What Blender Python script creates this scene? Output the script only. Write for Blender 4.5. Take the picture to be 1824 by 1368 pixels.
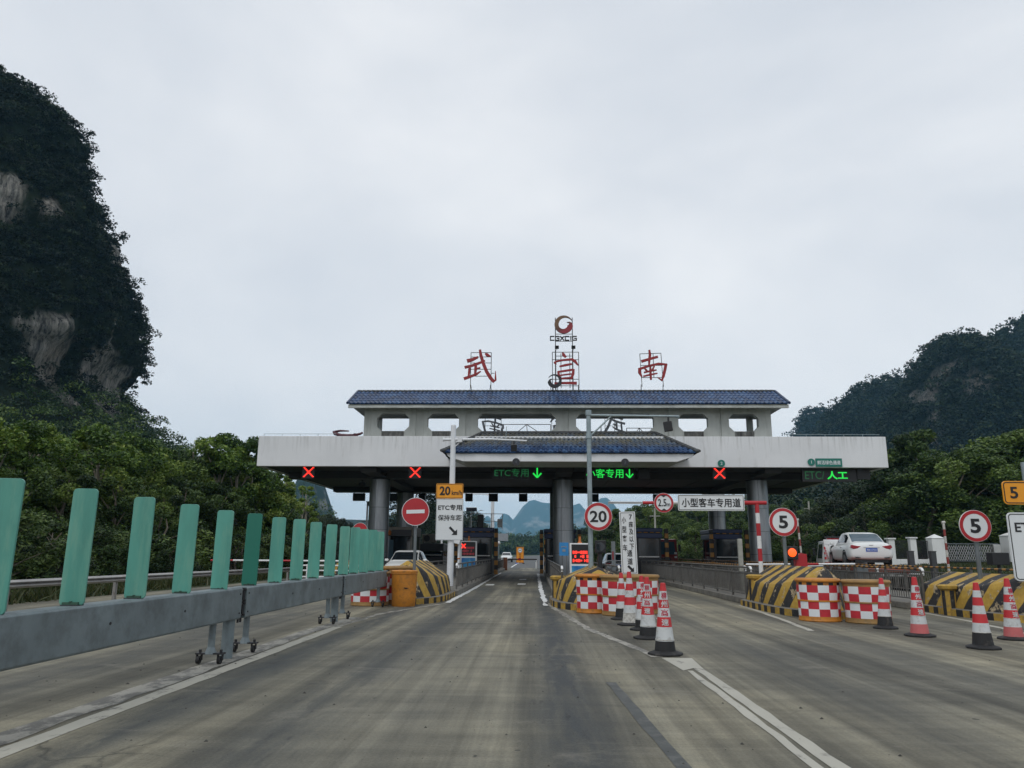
import bpy, math, random
import numpy as np
from mathutils import Vector, Matrix

R = math.radians
scene = bpy.context.scene
COL = scene.collection
for _o in list(bpy.data.objects):
    bpy.data.objects.remove(_o)

# ------------------------------------------------------------------ camera
EYE = 1.35
F_PX, PITCH, YAW, ROLL = 1340.0, R(12.66), R(1.88), R(0.36)
cam_data = bpy.data.cameras.new('camera')
cam = bpy.data.objects.new('camera', cam_data)
COL.objects.link(cam)
cam_data.sensor_width = 36.0
cam_data.lens = F_PX / 1824 * 36.0
cam_data.clip_start = 0.1
cam_data.clip_end = 20000
cam.matrix_world = (Matrix.Translation((0, 0, EYE)) @ Matrix.Rotation(YAW, 4, 'Z')
                    @ Matrix.Rotation(math.pi / 2 + PITCH, 4, 'X') @ Matrix.Rotation(ROLL, 4, 'Z'))
scene.camera = cam

# ------------------------------------------------------------------ exposure
scene.view_settings.view_transform = 'Standard'
scene.view_settings.look = 'None'
scene.view_settings.exposure = 0.0
scene.view_settings.gamma = 1.0
scene.view_settings.use_curve_mapping = False
scene.render.engine = 'CYCLES'
cy = scene.cycles
cy.use_denoising = True
cy.max_bounces = 6
cy.diffuse_bounces = 3
cy.glossy_bounces = 3
cy.transmission_bounces = 3
cy.transparent_max_bounces = 6
cy.volume_bounces = 3
cy.caustics_reflective = False
cy.caustics_refractive = False

# ------------------------------------------------------------------ overcast sky
SUN_EL, SUN_AZ = R(52), R(200)          # azimuth from +Y, clockwise: behind the camera
world = bpy.data.worlds.new('World')
scene.world = world
world.use_nodes = True
wn, wl = world.node_tree.nodes, world.node_tree.links
wn.clear()
w_out = wn.new('ShaderNodeOutputWorld')
w_mix = wn.new('ShaderNodeMixShader')
w_bg1 = wn.new('ShaderNodeBackground')
w_bg2 = wn.new('ShaderNodeBackground')
w_sky = wn.new('ShaderNodeTexSky')
w_sky.sky_type = 'NISHITA'
w_sky.sun_disc = False
w_sky.sun_elevation = SUN_EL
w_sky.sun_rotation = SUN_AZ
w_bg1.inputs['Strength'].default_value = 0.08
wl.new(w_sky.outputs[0], w_bg1.inputs['Color'])
w_tc = wn.new('ShaderNodeTexCoord')
w_map = wn.new('ShaderNodeMapping')
w_map.inputs['Scale'].default_value = (1.0, 1.0, 2.2)
w_map.inputs['Rotation'].default_value = (0.15, 0.1, 0.5)
w_n = wn.new('ShaderNodeTexNoise')
w_n.inputs['Scale'].default_value = 1.7
w_n.inputs['Detail'].default_value = 5.0
w_n.inputs['Roughness'].default_value = 0.5
w_n.inputs['Distortion'].default_value = 0.35
w_r = wn.new('ShaderNodeValToRGB')
w_r.color_ramp.elements[0].position = 0.28
w_r.color_ramp.elements[0].color = (0.66, 0.71, 0.785, 1)
w_r.color_ramp.elements[1].position = 0.70
w_r.color_ramp.elements[1].color = (0.96, 0.975, 1.0, 1)
wl.new(w_tc.outputs['Generated'], w_map.inputs[0])
wl.new(w_map.outputs[0], w_n.inputs['Vector'])
wl.new(w_n.outputs['Fac'], w_r.inputs[0])
wl.new(w_r.outputs[0], w_bg2.inputs['Color'])
w_mix.inputs[0].default_value = 0.93
wl.new(w_bg1.outputs[0], w_mix.inputs[1])
wl.new(w_bg2.outputs[0], w_mix.inputs[2])
wl.new(w_mix.outputs[0], w_out.inputs['Surface'])

sun_data = bpy.data.lights.new('sun', 'SUN')
sun_data.energy = 0.9
sun_data.angle = R(25)
sun_data.color = (1.0, 0.97, 0.93)
sun = bpy.data.objects.new('sun', sun_data)
COL.objects.link(sun)
_sd = Vector((math.sin(SUN_AZ) * math.cos(SUN_EL), math.cos(SUN_AZ) * math.cos(SUN_EL), math.sin(SUN_EL)))
sun.rotation_euler = _sd.to_track_quat('Z', 'Y').to_euler()
sun.location = (0, -30, 60)


# ------------------------------------------------------------------ survey helpers
def ray(px, py):
    """direction of a photograph point, in metres per unit of depth"""
    u, v = (px - 912) / F_PX, (684 - py) / F_PX
    x = u * math.cos(ROLL) - v * math.sin(ROLL)
    y = u * math.sin(ROLL) + v * math.cos(ROLL)
    f = math.cos(PITCH) - y * math.sin(PITCH)
    z = math.sin(PITCH) + y * math.cos(PITCH)
    return (x * math.cos(YAW) - f * math.sin(YAW), x * math.sin(YAW) + f * math.cos(YAW), z)


def at(px, py, Y):
    a, b, c = ray(px, py)
    return Vector((a * Y / b, Y, EYE + c * Y / b))


def on_ground(px, py, z0=0.0):
    a, b, c = ray(px, py)
    t = (z0 - EYE) / c
    return Vector((a * t, b * t, z0))


# ------------------------------------------------------------------ materials
def nt(m):
    return m.node_tree.nodes, m.node_tree.links


def base_mat(name):
    m = bpy.data.materials.new(name)
    m.use_nodes = True
    n, l = nt(m)
    return m, n, l, n['Principled BSDF']


def noise_node(n, l, scale, detail=4, rough=0.55, vec=None, dist=0.0):
    t = n.new('ShaderNodeTexNoise')
    t.inputs['Scale'].default_value = scale
    t.inputs['Detail'].default_value = detail
    t.inputs['Roughness'].default_value = rough
    t.inputs['Distortion'].default_value = dist
    if vec is not None:
        l.new(vec, t.inputs['Vector'])
    return t.outputs['Fac']


def ramp(n, l, fac, stops):
    r = n.new('ShaderNodeValToRGB')
    e = r.color_ramp.elements
    while len(e) < len(stops):
        e.new(0.5)
    for i, (p, c) in enumerate(stops):
        e[i].position = p
        e[i].color = (*c, 1) if not isinstance(c, (int, float)) else (c, c, c, 1)
    l.new(fac, r.inputs[0])
    return r.outputs[0]


def mixc(n, l, fac, a, b, mode='MIX'):
    x = n.new('ShaderNodeMix')
    x.data_type = 'RGBA'
    x.blend_type = mode
    for sock, v in ((x.inputs[0], fac), (x.inputs[6], a), (x.inputs[7], b)):
        if isinstance(v, (int, float)):
            sock.default_value = v
        elif isinstance(v, tuple):
            sock.default_value = (*v, 1)
        else:
            l.new(v, sock)
    return x.outputs[2]


def math_n(n, l, op, a, b=None):
    x = n.new('ShaderNodeMath')
    x.operation = op
    for i, v in enumerate((a, b)):
        if v is None:
            continue
        if isinstance(v, (int, float)):
            x.inputs[i].default_value = v
        else:
            l.new(v, x.inputs[i])
    return x.outputs[0]


def obj_vec(n, l, scale=(1, 1, 1), shift=True):
    tc = n.new('ShaderNodeTexCoord')
    mp = n.new('ShaderNodeMapping')
    mp.inputs['Scale'].default_value = scale
    l.new(tc.outputs['Object'], mp.inputs[0])
    if shift:
        oi = n.new('ShaderNodeObjectInfo')
        k = math_n(n, l, 'MULTIPLY', oi.outputs['Random'], 37.0)
        cx = n.new('ShaderNodeCombineXYZ')
        for i in range(3):
            l.new(k, cx.inputs[i])
        l.new(cx.outputs[0], mp.inputs['Location'])
    return mp.outputs[0]


def bump(n, l, height, strength, dist=0.02):
    b = n.new('ShaderNodeBump')
    b.inputs['Strength'].default_value = strength
    b.inputs['Distance'].default_value = dist
    l.new(height, b.inputs['Height'])
    return b.outputs[0]


def M(name, col, rough=0.55, metal=0.0, var=0.15, scale=3.0, dirt=None, dirt_amt=0.5, bmp=0.0, spec=0.5, streak=False):
    """paint-like material: mottled colour, patches of dirt, fine relief"""
    m, n, l, p = base_mat(name)
    v = obj_vec(n, l, (1, 1, 0.18) if streak else (1, 1, 1))
    f = noise_node(n, l, scale, 5, 0.6, v)
    lo = tuple(c * (1 - var) for c in col)
    hi = tuple(min(1, c * (1 + var)) for c in col)
    c = ramp(n, l, f, [(0.3, lo), (0.7, hi)])
    if dirt is not None:
        f2 = noise_node(n, l, scale * 2.3, 6, 0.7, v)
        k = ramp(n, l, f2, [(0.62 - 0.25 * dirt_amt, 0.0), (0.78, 1.0)])
        c = mixc(n, l, k, c, dirt)
    l.new(c, p.inputs['Base Color'])
    p.inputs['Roughness'].default_value = rough
    p.inputs['Metallic'].default_value = metal
    p.inputs['Specular IOR Level'].default_value = spec
    if bmp:
        f3 = noise_node(n, l, scale * 12, 4, 0.6, v)
        l.new(bump(n, l, f3, bmp, 0.01), p.inputs['Normal'])
    return m


def emit(name, col, strength):
    m, n, l, p = base_mat(name)
    p.inputs['Base Color'].default_value = (0.02, 0.02, 0.02, 1)
    p.inputs['Emission Color'].default_value = (*col, 1)
    p.inputs['Emission Strength'].default_value = strength
    return m


MT = {}
MT['white_paint'] = M('white_paint', (0.74, 0.75, 0.75), 0.5, var=0.04, dirt=(0.4, 0.38, 0.33), dirt_amt=0.1)
MT['sign_white'] = M('sign_white', (0.70, 0.73, 0.74), 0.35, var=0.03, scale=2)
MT['sign_black'] = M('sign_black', (0.012, 0.012, 0.014), 0.5, var=0.1)
MT['sign_red'] = M('sign_red', (0.42, 0.018, 0.025), 0.4, var=0.08)
MT['sign_yellow'] = M('sign_yellow', (0.80, 0.32, 0.012), 0.4, var=0.06)
MT['sign_orange'] = M('sign_orange', (0.75, 0.27, 0.01), 0.4, var=0.06)
MT['sign_green'] = M('sign_green', (0.005, 0.16, 0.12), 0.45, var=0.06)
MT['sign_blue'] = M('sign_blue', (0.03, 0.22, 0.50), 0.4, var=0.12)
MT['sign_back'] = M('sign_back', (0.30, 0.32, 0.34), 0.4, 0.6, var=0.1)
MT['galvanized'] = M('galvanized', (0.27, 0.33, 0.35), 0.45, 0.35, var=0.16, scale=8, dirt=(0.15, 0.13, 0.1), dirt_amt=0.15)
MT['grey_post'] = M('grey_post', (0.15, 0.17, 0.18), 0.5, 0.2, var=0.15)
MT['white_pole'] = M('white_pole', (0.70, 0.72, 0.74), 0.4, var=0.05, dirt=(0.4, 0.38, 0.34), dirt_amt=0.1)
MT['black_plastic'] = M('black_plastic', (0.012, 0.012, 0.014), 0.5, var=0.2)
MT['rubber'] = M('rubber', (0.014, 0.014, 0.015), 0.75, var=0.25, dirt=(0.09, 0.08, 0.07), dirt_amt=0.2)
MT['frame_steel'] = M('frame_steel', (0.03, 0.025, 0.025), 0.6, 0.3, var=0.2)
MT['char_red'] = M('char_red', (0.27, 0.014, 0.016), 0.5, var=0.18, scale=2.5)
MT['char_back'] = M('char_back', (0.09, 0.10, 0.11), 0.6, 0.2, var=0.2)
MT['cone_red'] = M('cone_red', (0.50, 0.022, 0.027), 0.5, var=0.10, scale=6, dirt=(0.35, 0.06, 0.05), dirt_amt=0.2)
MT['cone_white'] = M('cone_white', (0.55, 0.57, 0.57), 0.4, var=0.07, scale=5, dirt=(0.27, 0.25, 0.22), dirt_amt=0.5)
MT['cone_dirty'] = M('cone_dirty', (0.55, 0.54, 0.5), 0.6, var=0.2, scale=10, dirt=(0.12, 0.1, 0.08), dirt_amt=0.7)
MT['cone_faded'] = M('cone_faded', (0.50, 0.12, 0.12), 0.6, var=0.1, scale=6, dirt=(0.35, 0.2, 0.18), dirt_amt=0.3)
MT['drum_yellow'] = M('drum_yellow', (0.50, 0.19, 0.018), 0.55, var=0.14, scale=4, dirt=(0.20, 0.10, 0.03), dirt_amt=0.55)
MT['drum_ochre'] = M('drum_ochre', (0.30, 0.17, 0.05), 0.6, var=0.18, scale=4, dirt=(0.14, 0.10, 0.05), dirt_amt=0.5)
MT['concrete_kerb'] = M('concrete_kerb', (0.17, 0.16, 0.14), 0.85, var=0.25, scale=2.5, dirt=(0.06, 0.055, 0.045), dirt_amt=0.5, bmp=0.3)
MT['kerb_yellow'] = M('kerb_yellow', (0.42, 0.26, 0.04), 0.75, var=0.2, scale=6, dirt=(0.12, 0.10, 0.07), dirt_amt=0.6)
MT['kerb_black'] = M('kerb_black', (0.018, 0.018, 0.02), 0.75, var=0.3, scale=6, dirt=(0.12, 0.11, 0.09), dirt_amt=0.3)
MT['barrier_grey'] = M('barrier_grey', (0.185, 0.225, 0.238), 0.5, 0.2, var=0.18, scale=1.6, dirt=(0.095, 0.11, 0.115), dirt_amt=0.75)
MT['board_green'] = M('board_green', (0.085, 0.30, 0.24), 0.42, var=0.22, scale=3.5, dirt=(0.17, 0.36, 0.27), dirt_amt=0.55, streak=True)
MT['board_dark'] = M('board_dark', (0.012, 0.15, 0.105), 0.45, var=0.1, scale=3.5, streak=True)
MT['board_clip'] = M('board_clip', (0.03, 0.075, 0.05), 0.6, var=0.3)
MT['guard_steel'] = M('guard_steel', (0.33, 0.32, 0.31), 0.4, 0.45, var=0.15, scale=2, dirt=(0.2, 0.17, 0.13), dirt_amt=0.3)
MT['fence_steel'] = M('fence_steel', (0.13, 0.125, 0.115), 0.5, 0.25, var=0.25, scale=5, dirt=(0.06, 0.05, 0.04), dirt_amt=0.4)
MT['booth_blue'] = M('booth_blue', (0.008, 0.025, 0.10), 0.4, var=0.15)
MT['booth_grey'] = M('booth_grey', (0.22, 0.20, 0.17), 0.6, var=0.12, dirt=(0.12, 0.1, 0.08), dirt_amt=0.4)
MT['booth_dark'] = M('booth_dark', (0.035, 0.035, 0.04), 0.5, var=0.2)
MT['glass_dark'] = M('glass_dark', (0.012, 0.016, 0.02), 0.08, var=0.1, spec=0.7)
MT['glass_blue'] = M('glass_blue', (0.05, 0.09, 0.12), 0.08, var=0.1, spec=0.7)
MT['grey_dark'] = M('grey_dark', (0.045, 0.048, 0.052), 0.55, 0.1, var=0.2)
MT['concrete_pale'] = M('concrete_pale', (0.34, 0.34, 0.30), 0.85, var=0.15, scale=5, bmp=.2)
MT['rust_red'] = M('rust_red', (0.22, 0.03, 0.025), 0.7, var=0.25, scale=6, dirt=(0.2, 0.15, 0.1), dirt_amt=.4)
MT['sign_red_bright'] = M('sign_red_bright', (0.48, 0.022, 0.034), 0.45, var=0.12, scale=6, dirt=(0.25, 0.05, 0.05), dirt_amt=0.3)
MT['char_print_red'] = M('char_print_red', (0.42, 0.02, 0.05), 0.5, var=0.08)
MT['rust_brown'] = M('rust_brown', (0.13, 0.05, 0.025), 0.75, var=0.3)
MT['post_orange'] = M('post_orange', (0.36, 0.17, 0.03), 0.6, var=0.15, dirt=(0.2, 0.1, 0.04), dirt_amt=0.3)
MT['post_black'] = M('post_black', (0.02, 0.018, 0.016), 0.6, var=0.2)
MT['car_white'] = M('car_white', (0.72, 0.74, 0.73), 0.22, var=0.02, spec=0.6)
MT['car_silver'] = M('car_silver', (0.34, 0.36, 0.38), 0.25, 0.5, var=0.03)
MT['car_black'] = M('car_black', (0.015, 0.016, 0.018), 0.25, var=0.1)
MT['tyre'] = M('tyre', (0.016, 0.016, 0.017), 0.8, var=0.2)
MT['rim'] = M('rim', (0.32, 0.33, 0.34), 0.3, 0.8, var=0.1)
MT['lamp_red'] = M('lamp_red', (0.28, 0.008, 0.015), 0.15, var=0.15, scale=9)
MT['lamp_clear'] = M('lamp_clear', (0.6, 0.6, 0.6), 0.15, var=0.1)
MT['plate_blue'] = M('plate_blue', (0.012, 0.09, 0.45), 0.35, var=0.05)
MT['truck_red'] = M('truck_red', (0.20, 0.014, 0.016), 0.4, var=0.1)
MT['bed_orange'] = M('bed_orange', (0.20, 0.04, 0.018), 0.5, var=0.15, dirt=(0.15, 0.06, 0.03), dirt_amt=0.4)
MT['led_red'] = emit('led_red', (1.0, 0.035, 0.02), 1.6)
MT['led_green'] = emit('led_green', (0.02, 0.95, 0.10), 0.85)
MT['led_green_dim'] = emit('led_green_dim', (0.03, 0.30, 0.10), 0.30)
MT['led_orange'] = emit('led_orange', (1.0, 0.10, 0.01), 1.7)
MT['led_dim_red'] = emit('led_dim_red', (0.6, 0.03, 0.05), 0.25)
MT['lamp_amber'] = M('lamp_amber', (0.5, 0.14, 0.015), 0.3, var=0.15)
MT['tail_glow'] = emit('tail_glow', (1.0, 0.04, 0.02), 1.2)
MT['pillar_white'] = M('pillar_white', (0.72, 0.73, 0.72), 0.7, var=0.05, dirt=(0.35, 0.36, 0.33), dirt_amt=0.2, streak=True)
MT['iron_dark'] = M('iron_dark', (0.03, 0.03, 0.034), 0.5, 0.3, var=0.2)
MT['steel_bright'] = M('steel_bright', (0.45, 0.45, 0.44), 0.3, 0.7, var=0.1)
MT['pipe_maroon'] = M('pipe_maroon', (0.075, 0.012, 0.02), 0.4, var=0.25)
MT['bark'] = M('bark', (0.13, 0.11, 0.085), 0.9, var=0.3, scale=5, bmp=0.4)
MT['bark_pale'] = M('bark_pale', (0.28, 0.25, 0.20), 0.85, var=0.25, scale=4, bmp=0.2)
MT['panel_blue'] = M('panel_blue', (0.02, 0.03, 0.06), 0.25, var=0.1)


def facade_white():
    m, n, l, p = base_mat('facade_white')
    v = obj_vec(n, l, (1, 1, 1), False)
    f = noise_node(n, l, 0.5, 5, 0.6, v)
    c = ramp(n, l, f, [(0.3, (0.66, 0.67, 0.68)), (0.7, (0.76, 0.77, 0.78))])
    v2 = obj_vec(n, l, (1.6, 1.6, 0.25), False)
    f2 = noise_node(n, l, 1.3, 6, 0.75, v2)
    k = ramp(n, l, f2, [(0.58, 0.0), (0.80, 0.75)])
    c = mixc(n, l, k, c, (0.42, 0.42, 0.40))
    tcs = n.new('ShaderNodeTexCoord')
    sz = n.new('ShaderNodeSeparateXYZ')
    l.new(tcs.outputs['Object'], sz.inputs[0])
    mr = n.new('ShaderNodeMapRange')
    mr.inputs[1].default_value = 6.0
    mr.inputs[2].default_value = 6.93
    l.new(sz.outputs[2], mr.inputs[0])
    v4 = obj_vec(n, l, (4.0, 1.0, 0.12), False)
    f4 = noise_node(n, l, 1.6, 6, 0.75, v4)
    k4 = math_n(n, l, 'MULTIPLY', ramp(n, l, f4, [(0.50, 0.0), (0.70, 0.7)]), mr.outputs[0])
    c = mixc(n, l, k4, c, (0.30, 0.30, 0.28))
    v3 = obj_vec(n, l, (3.0, 3.0, 1.6), False)
    f3 = noise_node(n, l, 2.0, 5, 0.7, v3)
    k3 = ramp(n, l, f3, [(0.70, 0.0), (0.76, 0.9)])
    c = mixc(n, l, k3, c, (0.12, 0.115, 0.11))
    l.new(c, p.inputs['Base Color'])
    p.inputs['Roughness'].default_value = 0.75
    l.new(bump(n, l, f3, 0.15, 0.01), p.inputs['Normal'])
    return m


def upper_white():
    m, n, l, p = base_mat('upper_white')
    v = obj_vec(n, l, (1, 1, 0.4), False)
    f = noise_node(n, l, 0.9, 6, 0.65, v)
    c = ramp(n, l, f, [(0.3, (0.40, 0.42, 0.39)), (0.7, (0.60, 0.62, 0.59))])
    v2 = obj_vec(n, l, (2.2, 2.2, 0.3), False)
    f2 = noise_node(n, l, 1.2, 6, 0.7, v2)
    k = ramp(n, l, f2, [(0.55, 0.0), (0.8, 0.8)])
    c = mixc(n, l, k, c, (0.24, 0.25, 0.21))
    l.new(c, p.inputs['Base Color'])
    p.inputs['Roughness'].default_value = 0.8
    return m


def sill_dark():
    m, n, l, p = base_mat('sill_stained')
    v = obj_vec(n, l, (3, 3, 0.7), False)
    f = noise_node(n, l, 1.4, 6, 0.7, v)
    c = ramp(n, l, f, [(0.35, (0.035, 0.035, 0.035)), (0.55, (0.15, 0.15, 0.14)), (0.75, (0.38, 0.38, 0.36))])
    l.new(c, p.inputs['Base Color'])
    p.inputs['Roughness'].default_value = 0.85
    return m


def tile_mat(name, moss_lo, moss_hi, moss=True):
    m, n, l, p = base_mat(name)
    v = obj_vec(n, l, (1, 1, 1), False)
    at_ = n.new('ShaderNodeAttribute')
    at_.attribute_name = 'tint'
    f = math_n(n, l, 'ADD', math_n(n, l, 'MULTIPLY', at_.outputs['Fac'], 0.55), math_n(n, l, 'MULTIPLY', noise_node(n, l, 1.5, 5, 0.7, v), 0.45))
    c = ramp(n, l, f, [(0.22, (0.009, 0.026, 0.072)), (0.50, (0.014, 0.048, 0.135)), (0.80, (0.034, 0.090, 0.20))])
    if moss:
        sx = n.new('ShaderNodeSeparateXYZ')
        tc = n.new('ShaderNodeTexCoord')
        l.new(tc.outputs['Object'], sx.inputs[0])
        f2 = noise_node(n, l, 1.1, 5, 0.7, v)
        zz = math_n(n, l, 'ADD', sx.outputs[2], math_n(n, l, 'MULTIPLY', f2, 0.7))
        mr = n.new('ShaderNodeMapRange')
        mr.inputs[1].default_value = moss_lo + 0.35
        mr.inputs[2].default_value = moss_hi + 0.35
        l.new(zz, mr.inputs[0])
        f3 = noise_node(n, l, 14, 4, 0.7, v)
        k = math_n(n, l, 'MULTIPLY', mr.outputs[0], ramp(n, l, f3, [(0.35, 0.1), (0.65, 0.95)]))
        mc = ramp(n, l, noise_node(n, l, 2.0, 4, 0.6, v), [(0.35, (0.15, 0.155, 0.12)), (0.65, (0.24, 0.20, 0.075))])
        c = mixc(n, l, k, c, mc)
    l.new(c, p.inputs['Base Color'])
    p.inputs['Roughness'].default_value = 0.42
    return m


def column_mat():
    m, n, l, p = base_mat('column_cladding')
    v = obj_vec(n, l, (1, 1, 0.15))
    f = noise_node(n, l, 5, 4, 0.6, v)
    c = ramp(n, l, f, [(0.3, (0.22, 0.235, 0.25)), (0.7, (0.34, 0.355, 0.37))])
    l.new(c, p.inputs['Base Color'])
    p.inputs['Metallic'].default_value = 0.75
    p.inputs['Roughness'].default_value = 0.38
    return m


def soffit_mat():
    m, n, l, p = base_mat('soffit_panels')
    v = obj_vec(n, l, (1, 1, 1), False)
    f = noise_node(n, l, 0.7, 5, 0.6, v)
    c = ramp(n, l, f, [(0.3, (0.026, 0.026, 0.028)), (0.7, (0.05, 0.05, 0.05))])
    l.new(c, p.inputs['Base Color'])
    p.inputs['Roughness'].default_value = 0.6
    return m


def road_mat():
    m, n, l, p = base_mat('plaza_concrete')
    tc = n.new('ShaderNodeTexCoord')
    sx = n.new('ShaderNodeSeparateXYZ')
    l.new(tc.outputs['Object'], sx.inputs[0])
    X, Y = sx.outputs[0], sx.outputs[1]
    # broad patches
    v0 = obj_vec(n, l, (1, 0.5, 1), False)
    f0 = noise_node(n, l, 0.30, 6, 0.6, v0)
    c = ramp(n, l, f0, [(0.34, (0.082, 0.080, 0.066)), (0.50, (0.160, 0.150, 0.113)), (0.66, (0.265, 0.240, 0.168))])
    # brushed bands across the lane
    v1 = obj_vec(n, l, (0.35, 3.2, 1), False)
    f1 = noise_node(n, l, 1.0, 6, 0.65, v1, 0.4)
    k1 = ramp(n, l, f1, [(0.35, 0.76), (0.65, 1.22)])
    c = mixc(n, l, 0.75, c, k1, 'MULTIPLY')
    # fine streaks drawn out along the lane by tyres
    v9 = obj_vec(n, l, (5.0, 0.09, 1), False)
    f9 = noise_node(n, l, 1.0, 6, 0.65, v9, 0.2)
    c = mixc(n, l, 0.7, c, ramp(n, l, f9, [(0.36, 0.66), (0.62, 1.28)]), 'MULTIPLY')
    # wheel-worn bands along the lane
    v2 = obj_vec(n, l, (1.5, 0.045, 1), False)
    f2 = noise_node(n, l, 1.0, 5, 0.6, v2, 0.3)
    k2 = ramp(n, l, f2, [(0.38, 0.42), (0.58, 1.25)])
    c = mixc(n, l, 0.75, c, k2, 'MULTIPLY')

    def band(x0, w, amt):
        d = math_n(n, l, 'DIVIDE', math_n(n, l, 'SUBTRACT', X, x0), w)
        g = math_n(n, l, 'EXPONENT', math_n(n, l, 'MULTIPLY', math_n(n, l, 'MULTIPLY', d, d), -1.0))
        return math_n(n, l, 'MULTIPLY', g, amt)
    tot = band(0.30, 0.38, 1.0)
    for x0, w, a in ((-1.95, 0.42, 0.75), (-3.22, 0.30, 0.95), (-5.4, 0.6, 0.6), (-7.2, 0.5, 0.45), (-9.6, 0.7, 0.5),
                     (3.1, 0.35, 0.40), (4.9, 0.4, 0.45), (-1.1, 0.2, 0.2)):
        tot = math_n(n, l, 'ADD', tot, band(x0, w, a))
    v3 = obj_vec(n, l, (2.4, 0.55, 1), False)
    f3 = noise_node(n, l, 1.2, 6, 0.7, v3, 0.5)
    tot = math_n(n, l, 'MULTIPLY', tot, ramp(n, l, f3, [(0.30, 0.40), (0.55, 1.0)]))
    c = mixc(n, l, tot, c, (0.048, 0.053, 0.054))
    # rubber scuffs: short dark dashes
    v4 = obj_vec(n, l, (7.0, 1.6, 1), False)
    f4 = noise_node(n, l, 1.3, 3, 0.5, v4)
    k4 = math_n(n, l, 'MULTIPLY', ramp(n, l, f4, [(0.62, 0.0), (0.70, 0.6)]), math_n(n, l, 'ADD', tot, 0.08))
    c = mixc(n, l, k4, c, (0.025, 0.025, 0.027))
    # pale dust
    v5 = obj_vec(n, l, (0.8, 1.6, 1), False)
    f5 = noise_node(n, l, 0.9, 7, 0.7, v5, 0.6)
    c = mixc(n, l, ramp(n, l, f5, [(0.58, 0.0), (0.74, 0.45)]), c, (0.27, 0.25, 0.205))
    # slab joints
    j = math_n(n, l, 'PINGPONG', Y, 2.5)
    kj = ramp(n, l, j, [(0.0, 1.0), (0.012, 0.0)])
    c = mixc(n, l, math_n(n, l, 'MULTIPLY', kj, 0.55), c, (0.05, 0.05, 0.046))
    # cracks
    vc = n.new('ShaderNodeTexVoronoi')
    vc.feature = 'DISTANCE_TO_EDGE'
    vc.inputs['Scale'].default_value = 0.28
    wv = n.new('ShaderNodeVectorMath')
    wv.operation = 'ADD'
    nz_ = n.new('ShaderNodeTexNoise')
    nz_.inputs['Scale'].default_value = 1.3
    nz_.inputs['Detail'].default_value = 6
    l.new(tc.outputs['Object'], nz_.inputs['Vector'])
    l.new(tc.outputs['Object'], wv.inputs[0])
    l.new(nz_.outputs['Color'], wv.inputs[1])
    l.new(wv.outputs[0], vc.inputs['Vector'])
    kc = ramp(n, l, vc.outputs['Distance'], [(0.0, 0.7), (0.006, 0.0)])
    kc = math_n(n, l, 'MULTIPLY', kc, ramp(n, l, f0, [(0.52, 0.0), (0.6, 1.0)]))
    c = mixc(n, l, kc, c, (0.035, 0.035, 0.032))
    # oil drips and small dark spots
    f7 = noise_node(n, l, 5.5, 2, 0.5, tc.outputs['Object'])
    c = mixc(n, l, ramp(n, l, f7, [(0.74, 0.0), (0.77, 0.75)]), c, (0.022, 0.022, 0.022))
    # pale scrapes
    v8 = obj_vec(n, l, (2.0, 9.0, 1), False)
    f8 = noise_node(n, l, 1.4, 5, 0.7, v8)
    c = mixc(n, l, ramp(n, l, f8, [(0.66, 0.0), (0.74, 0.4)]), c, (0.34, 0.32, 0.27))
    # grit
    f6 = noise_node(n, l, 45.0, 6, 0.8, tc.outputs['Object'])
    c = mixc(n, l, 0.8, c, ramp(n, l, f6, [(0.3, 0.62), (0.7, 1.38)]), 'MULTIPLY')
    l.new(c, p.inputs['Base Color'])
    p.inputs['Roughness'].default_value = 0.78
    p.inputs['Specular IOR Level'].default_value = 0.35
    hgt = math_n(n, l, 'ADD', f6, math_n(n, l, 'MULTIPLY', f1, 1.5))
    l.new(bump(n, l, hgt, 0.5, 0.008), p.inputs['Normal'])
    return m


def line_mat(name, col, wear):
    m, n, l, p = base_mat(name)
    v = obj_vec(n, l, (1, 0.6, 1), True)
    f = noise_node(n, l, 5.0, 7, 0.75, v)
    c = ramp(n, l, f, [(wear - 0.06, (0.14, 0.135, 0.12)), (wear + 0.05, col)])
    f2 = noise_node(n, l, 1.2, 4, 0.6, v)
    c = mixc(n, l, 0.6, c, ramp(n, l, f2, [(0.3, 0.75), (0.7, 1.1)]), 'MULTIPLY')
    l.new(c, p.inputs['Base Color'])
    p.inputs['Roughness'].default_value = 0.7
    return m


def asphalt_mat():
    m, n, l, p = base_mat('far_asphalt')
    v = obj_vec(n, l, (1, 0.2, 1), False)
    f = noise_node(n, l, 0.6, 6, 0.6, v)
    c = ramp(n, l, f, [(0.3, (0.075, 0.078, 0.08)), (0.7, (0.115, 0.118, 0.118))])
    l.new(c, p.inputs['Base Color'])
    p.inputs['Roughness'].default_value = 0.85
    return m


def ground_mat():
    m, n, l, p = base_mat('ground_green')
    v = obj_vec(n, l, (1, 1, 1), False)
    f = noise_node(n, l, 0.12, 8, 0.65, v)
    c = ramp(n, l, f, [(0.3, (0.025, 0.045, 0.014)), (0.55, (0.042, 0.062, 0.02)), (0.75, (0.075, 0.075, 0.035))])
    f2 = noise_node(n, l, 3.0, 6, 0.7, v)
    c = mixc(n, l, 0.8, c, ramp(n, l, f2, [(0.3, 0.6), (0.7, 1.25)]), 'MULTIPLY')
    l.new(c, p.inputs['Base Color'])
    p.inputs['Roughness'].default_value = 0.95
    l.new(bump(n, l, f2, 0.6, 0.08), p.inputs['Normal'])
    return m


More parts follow.
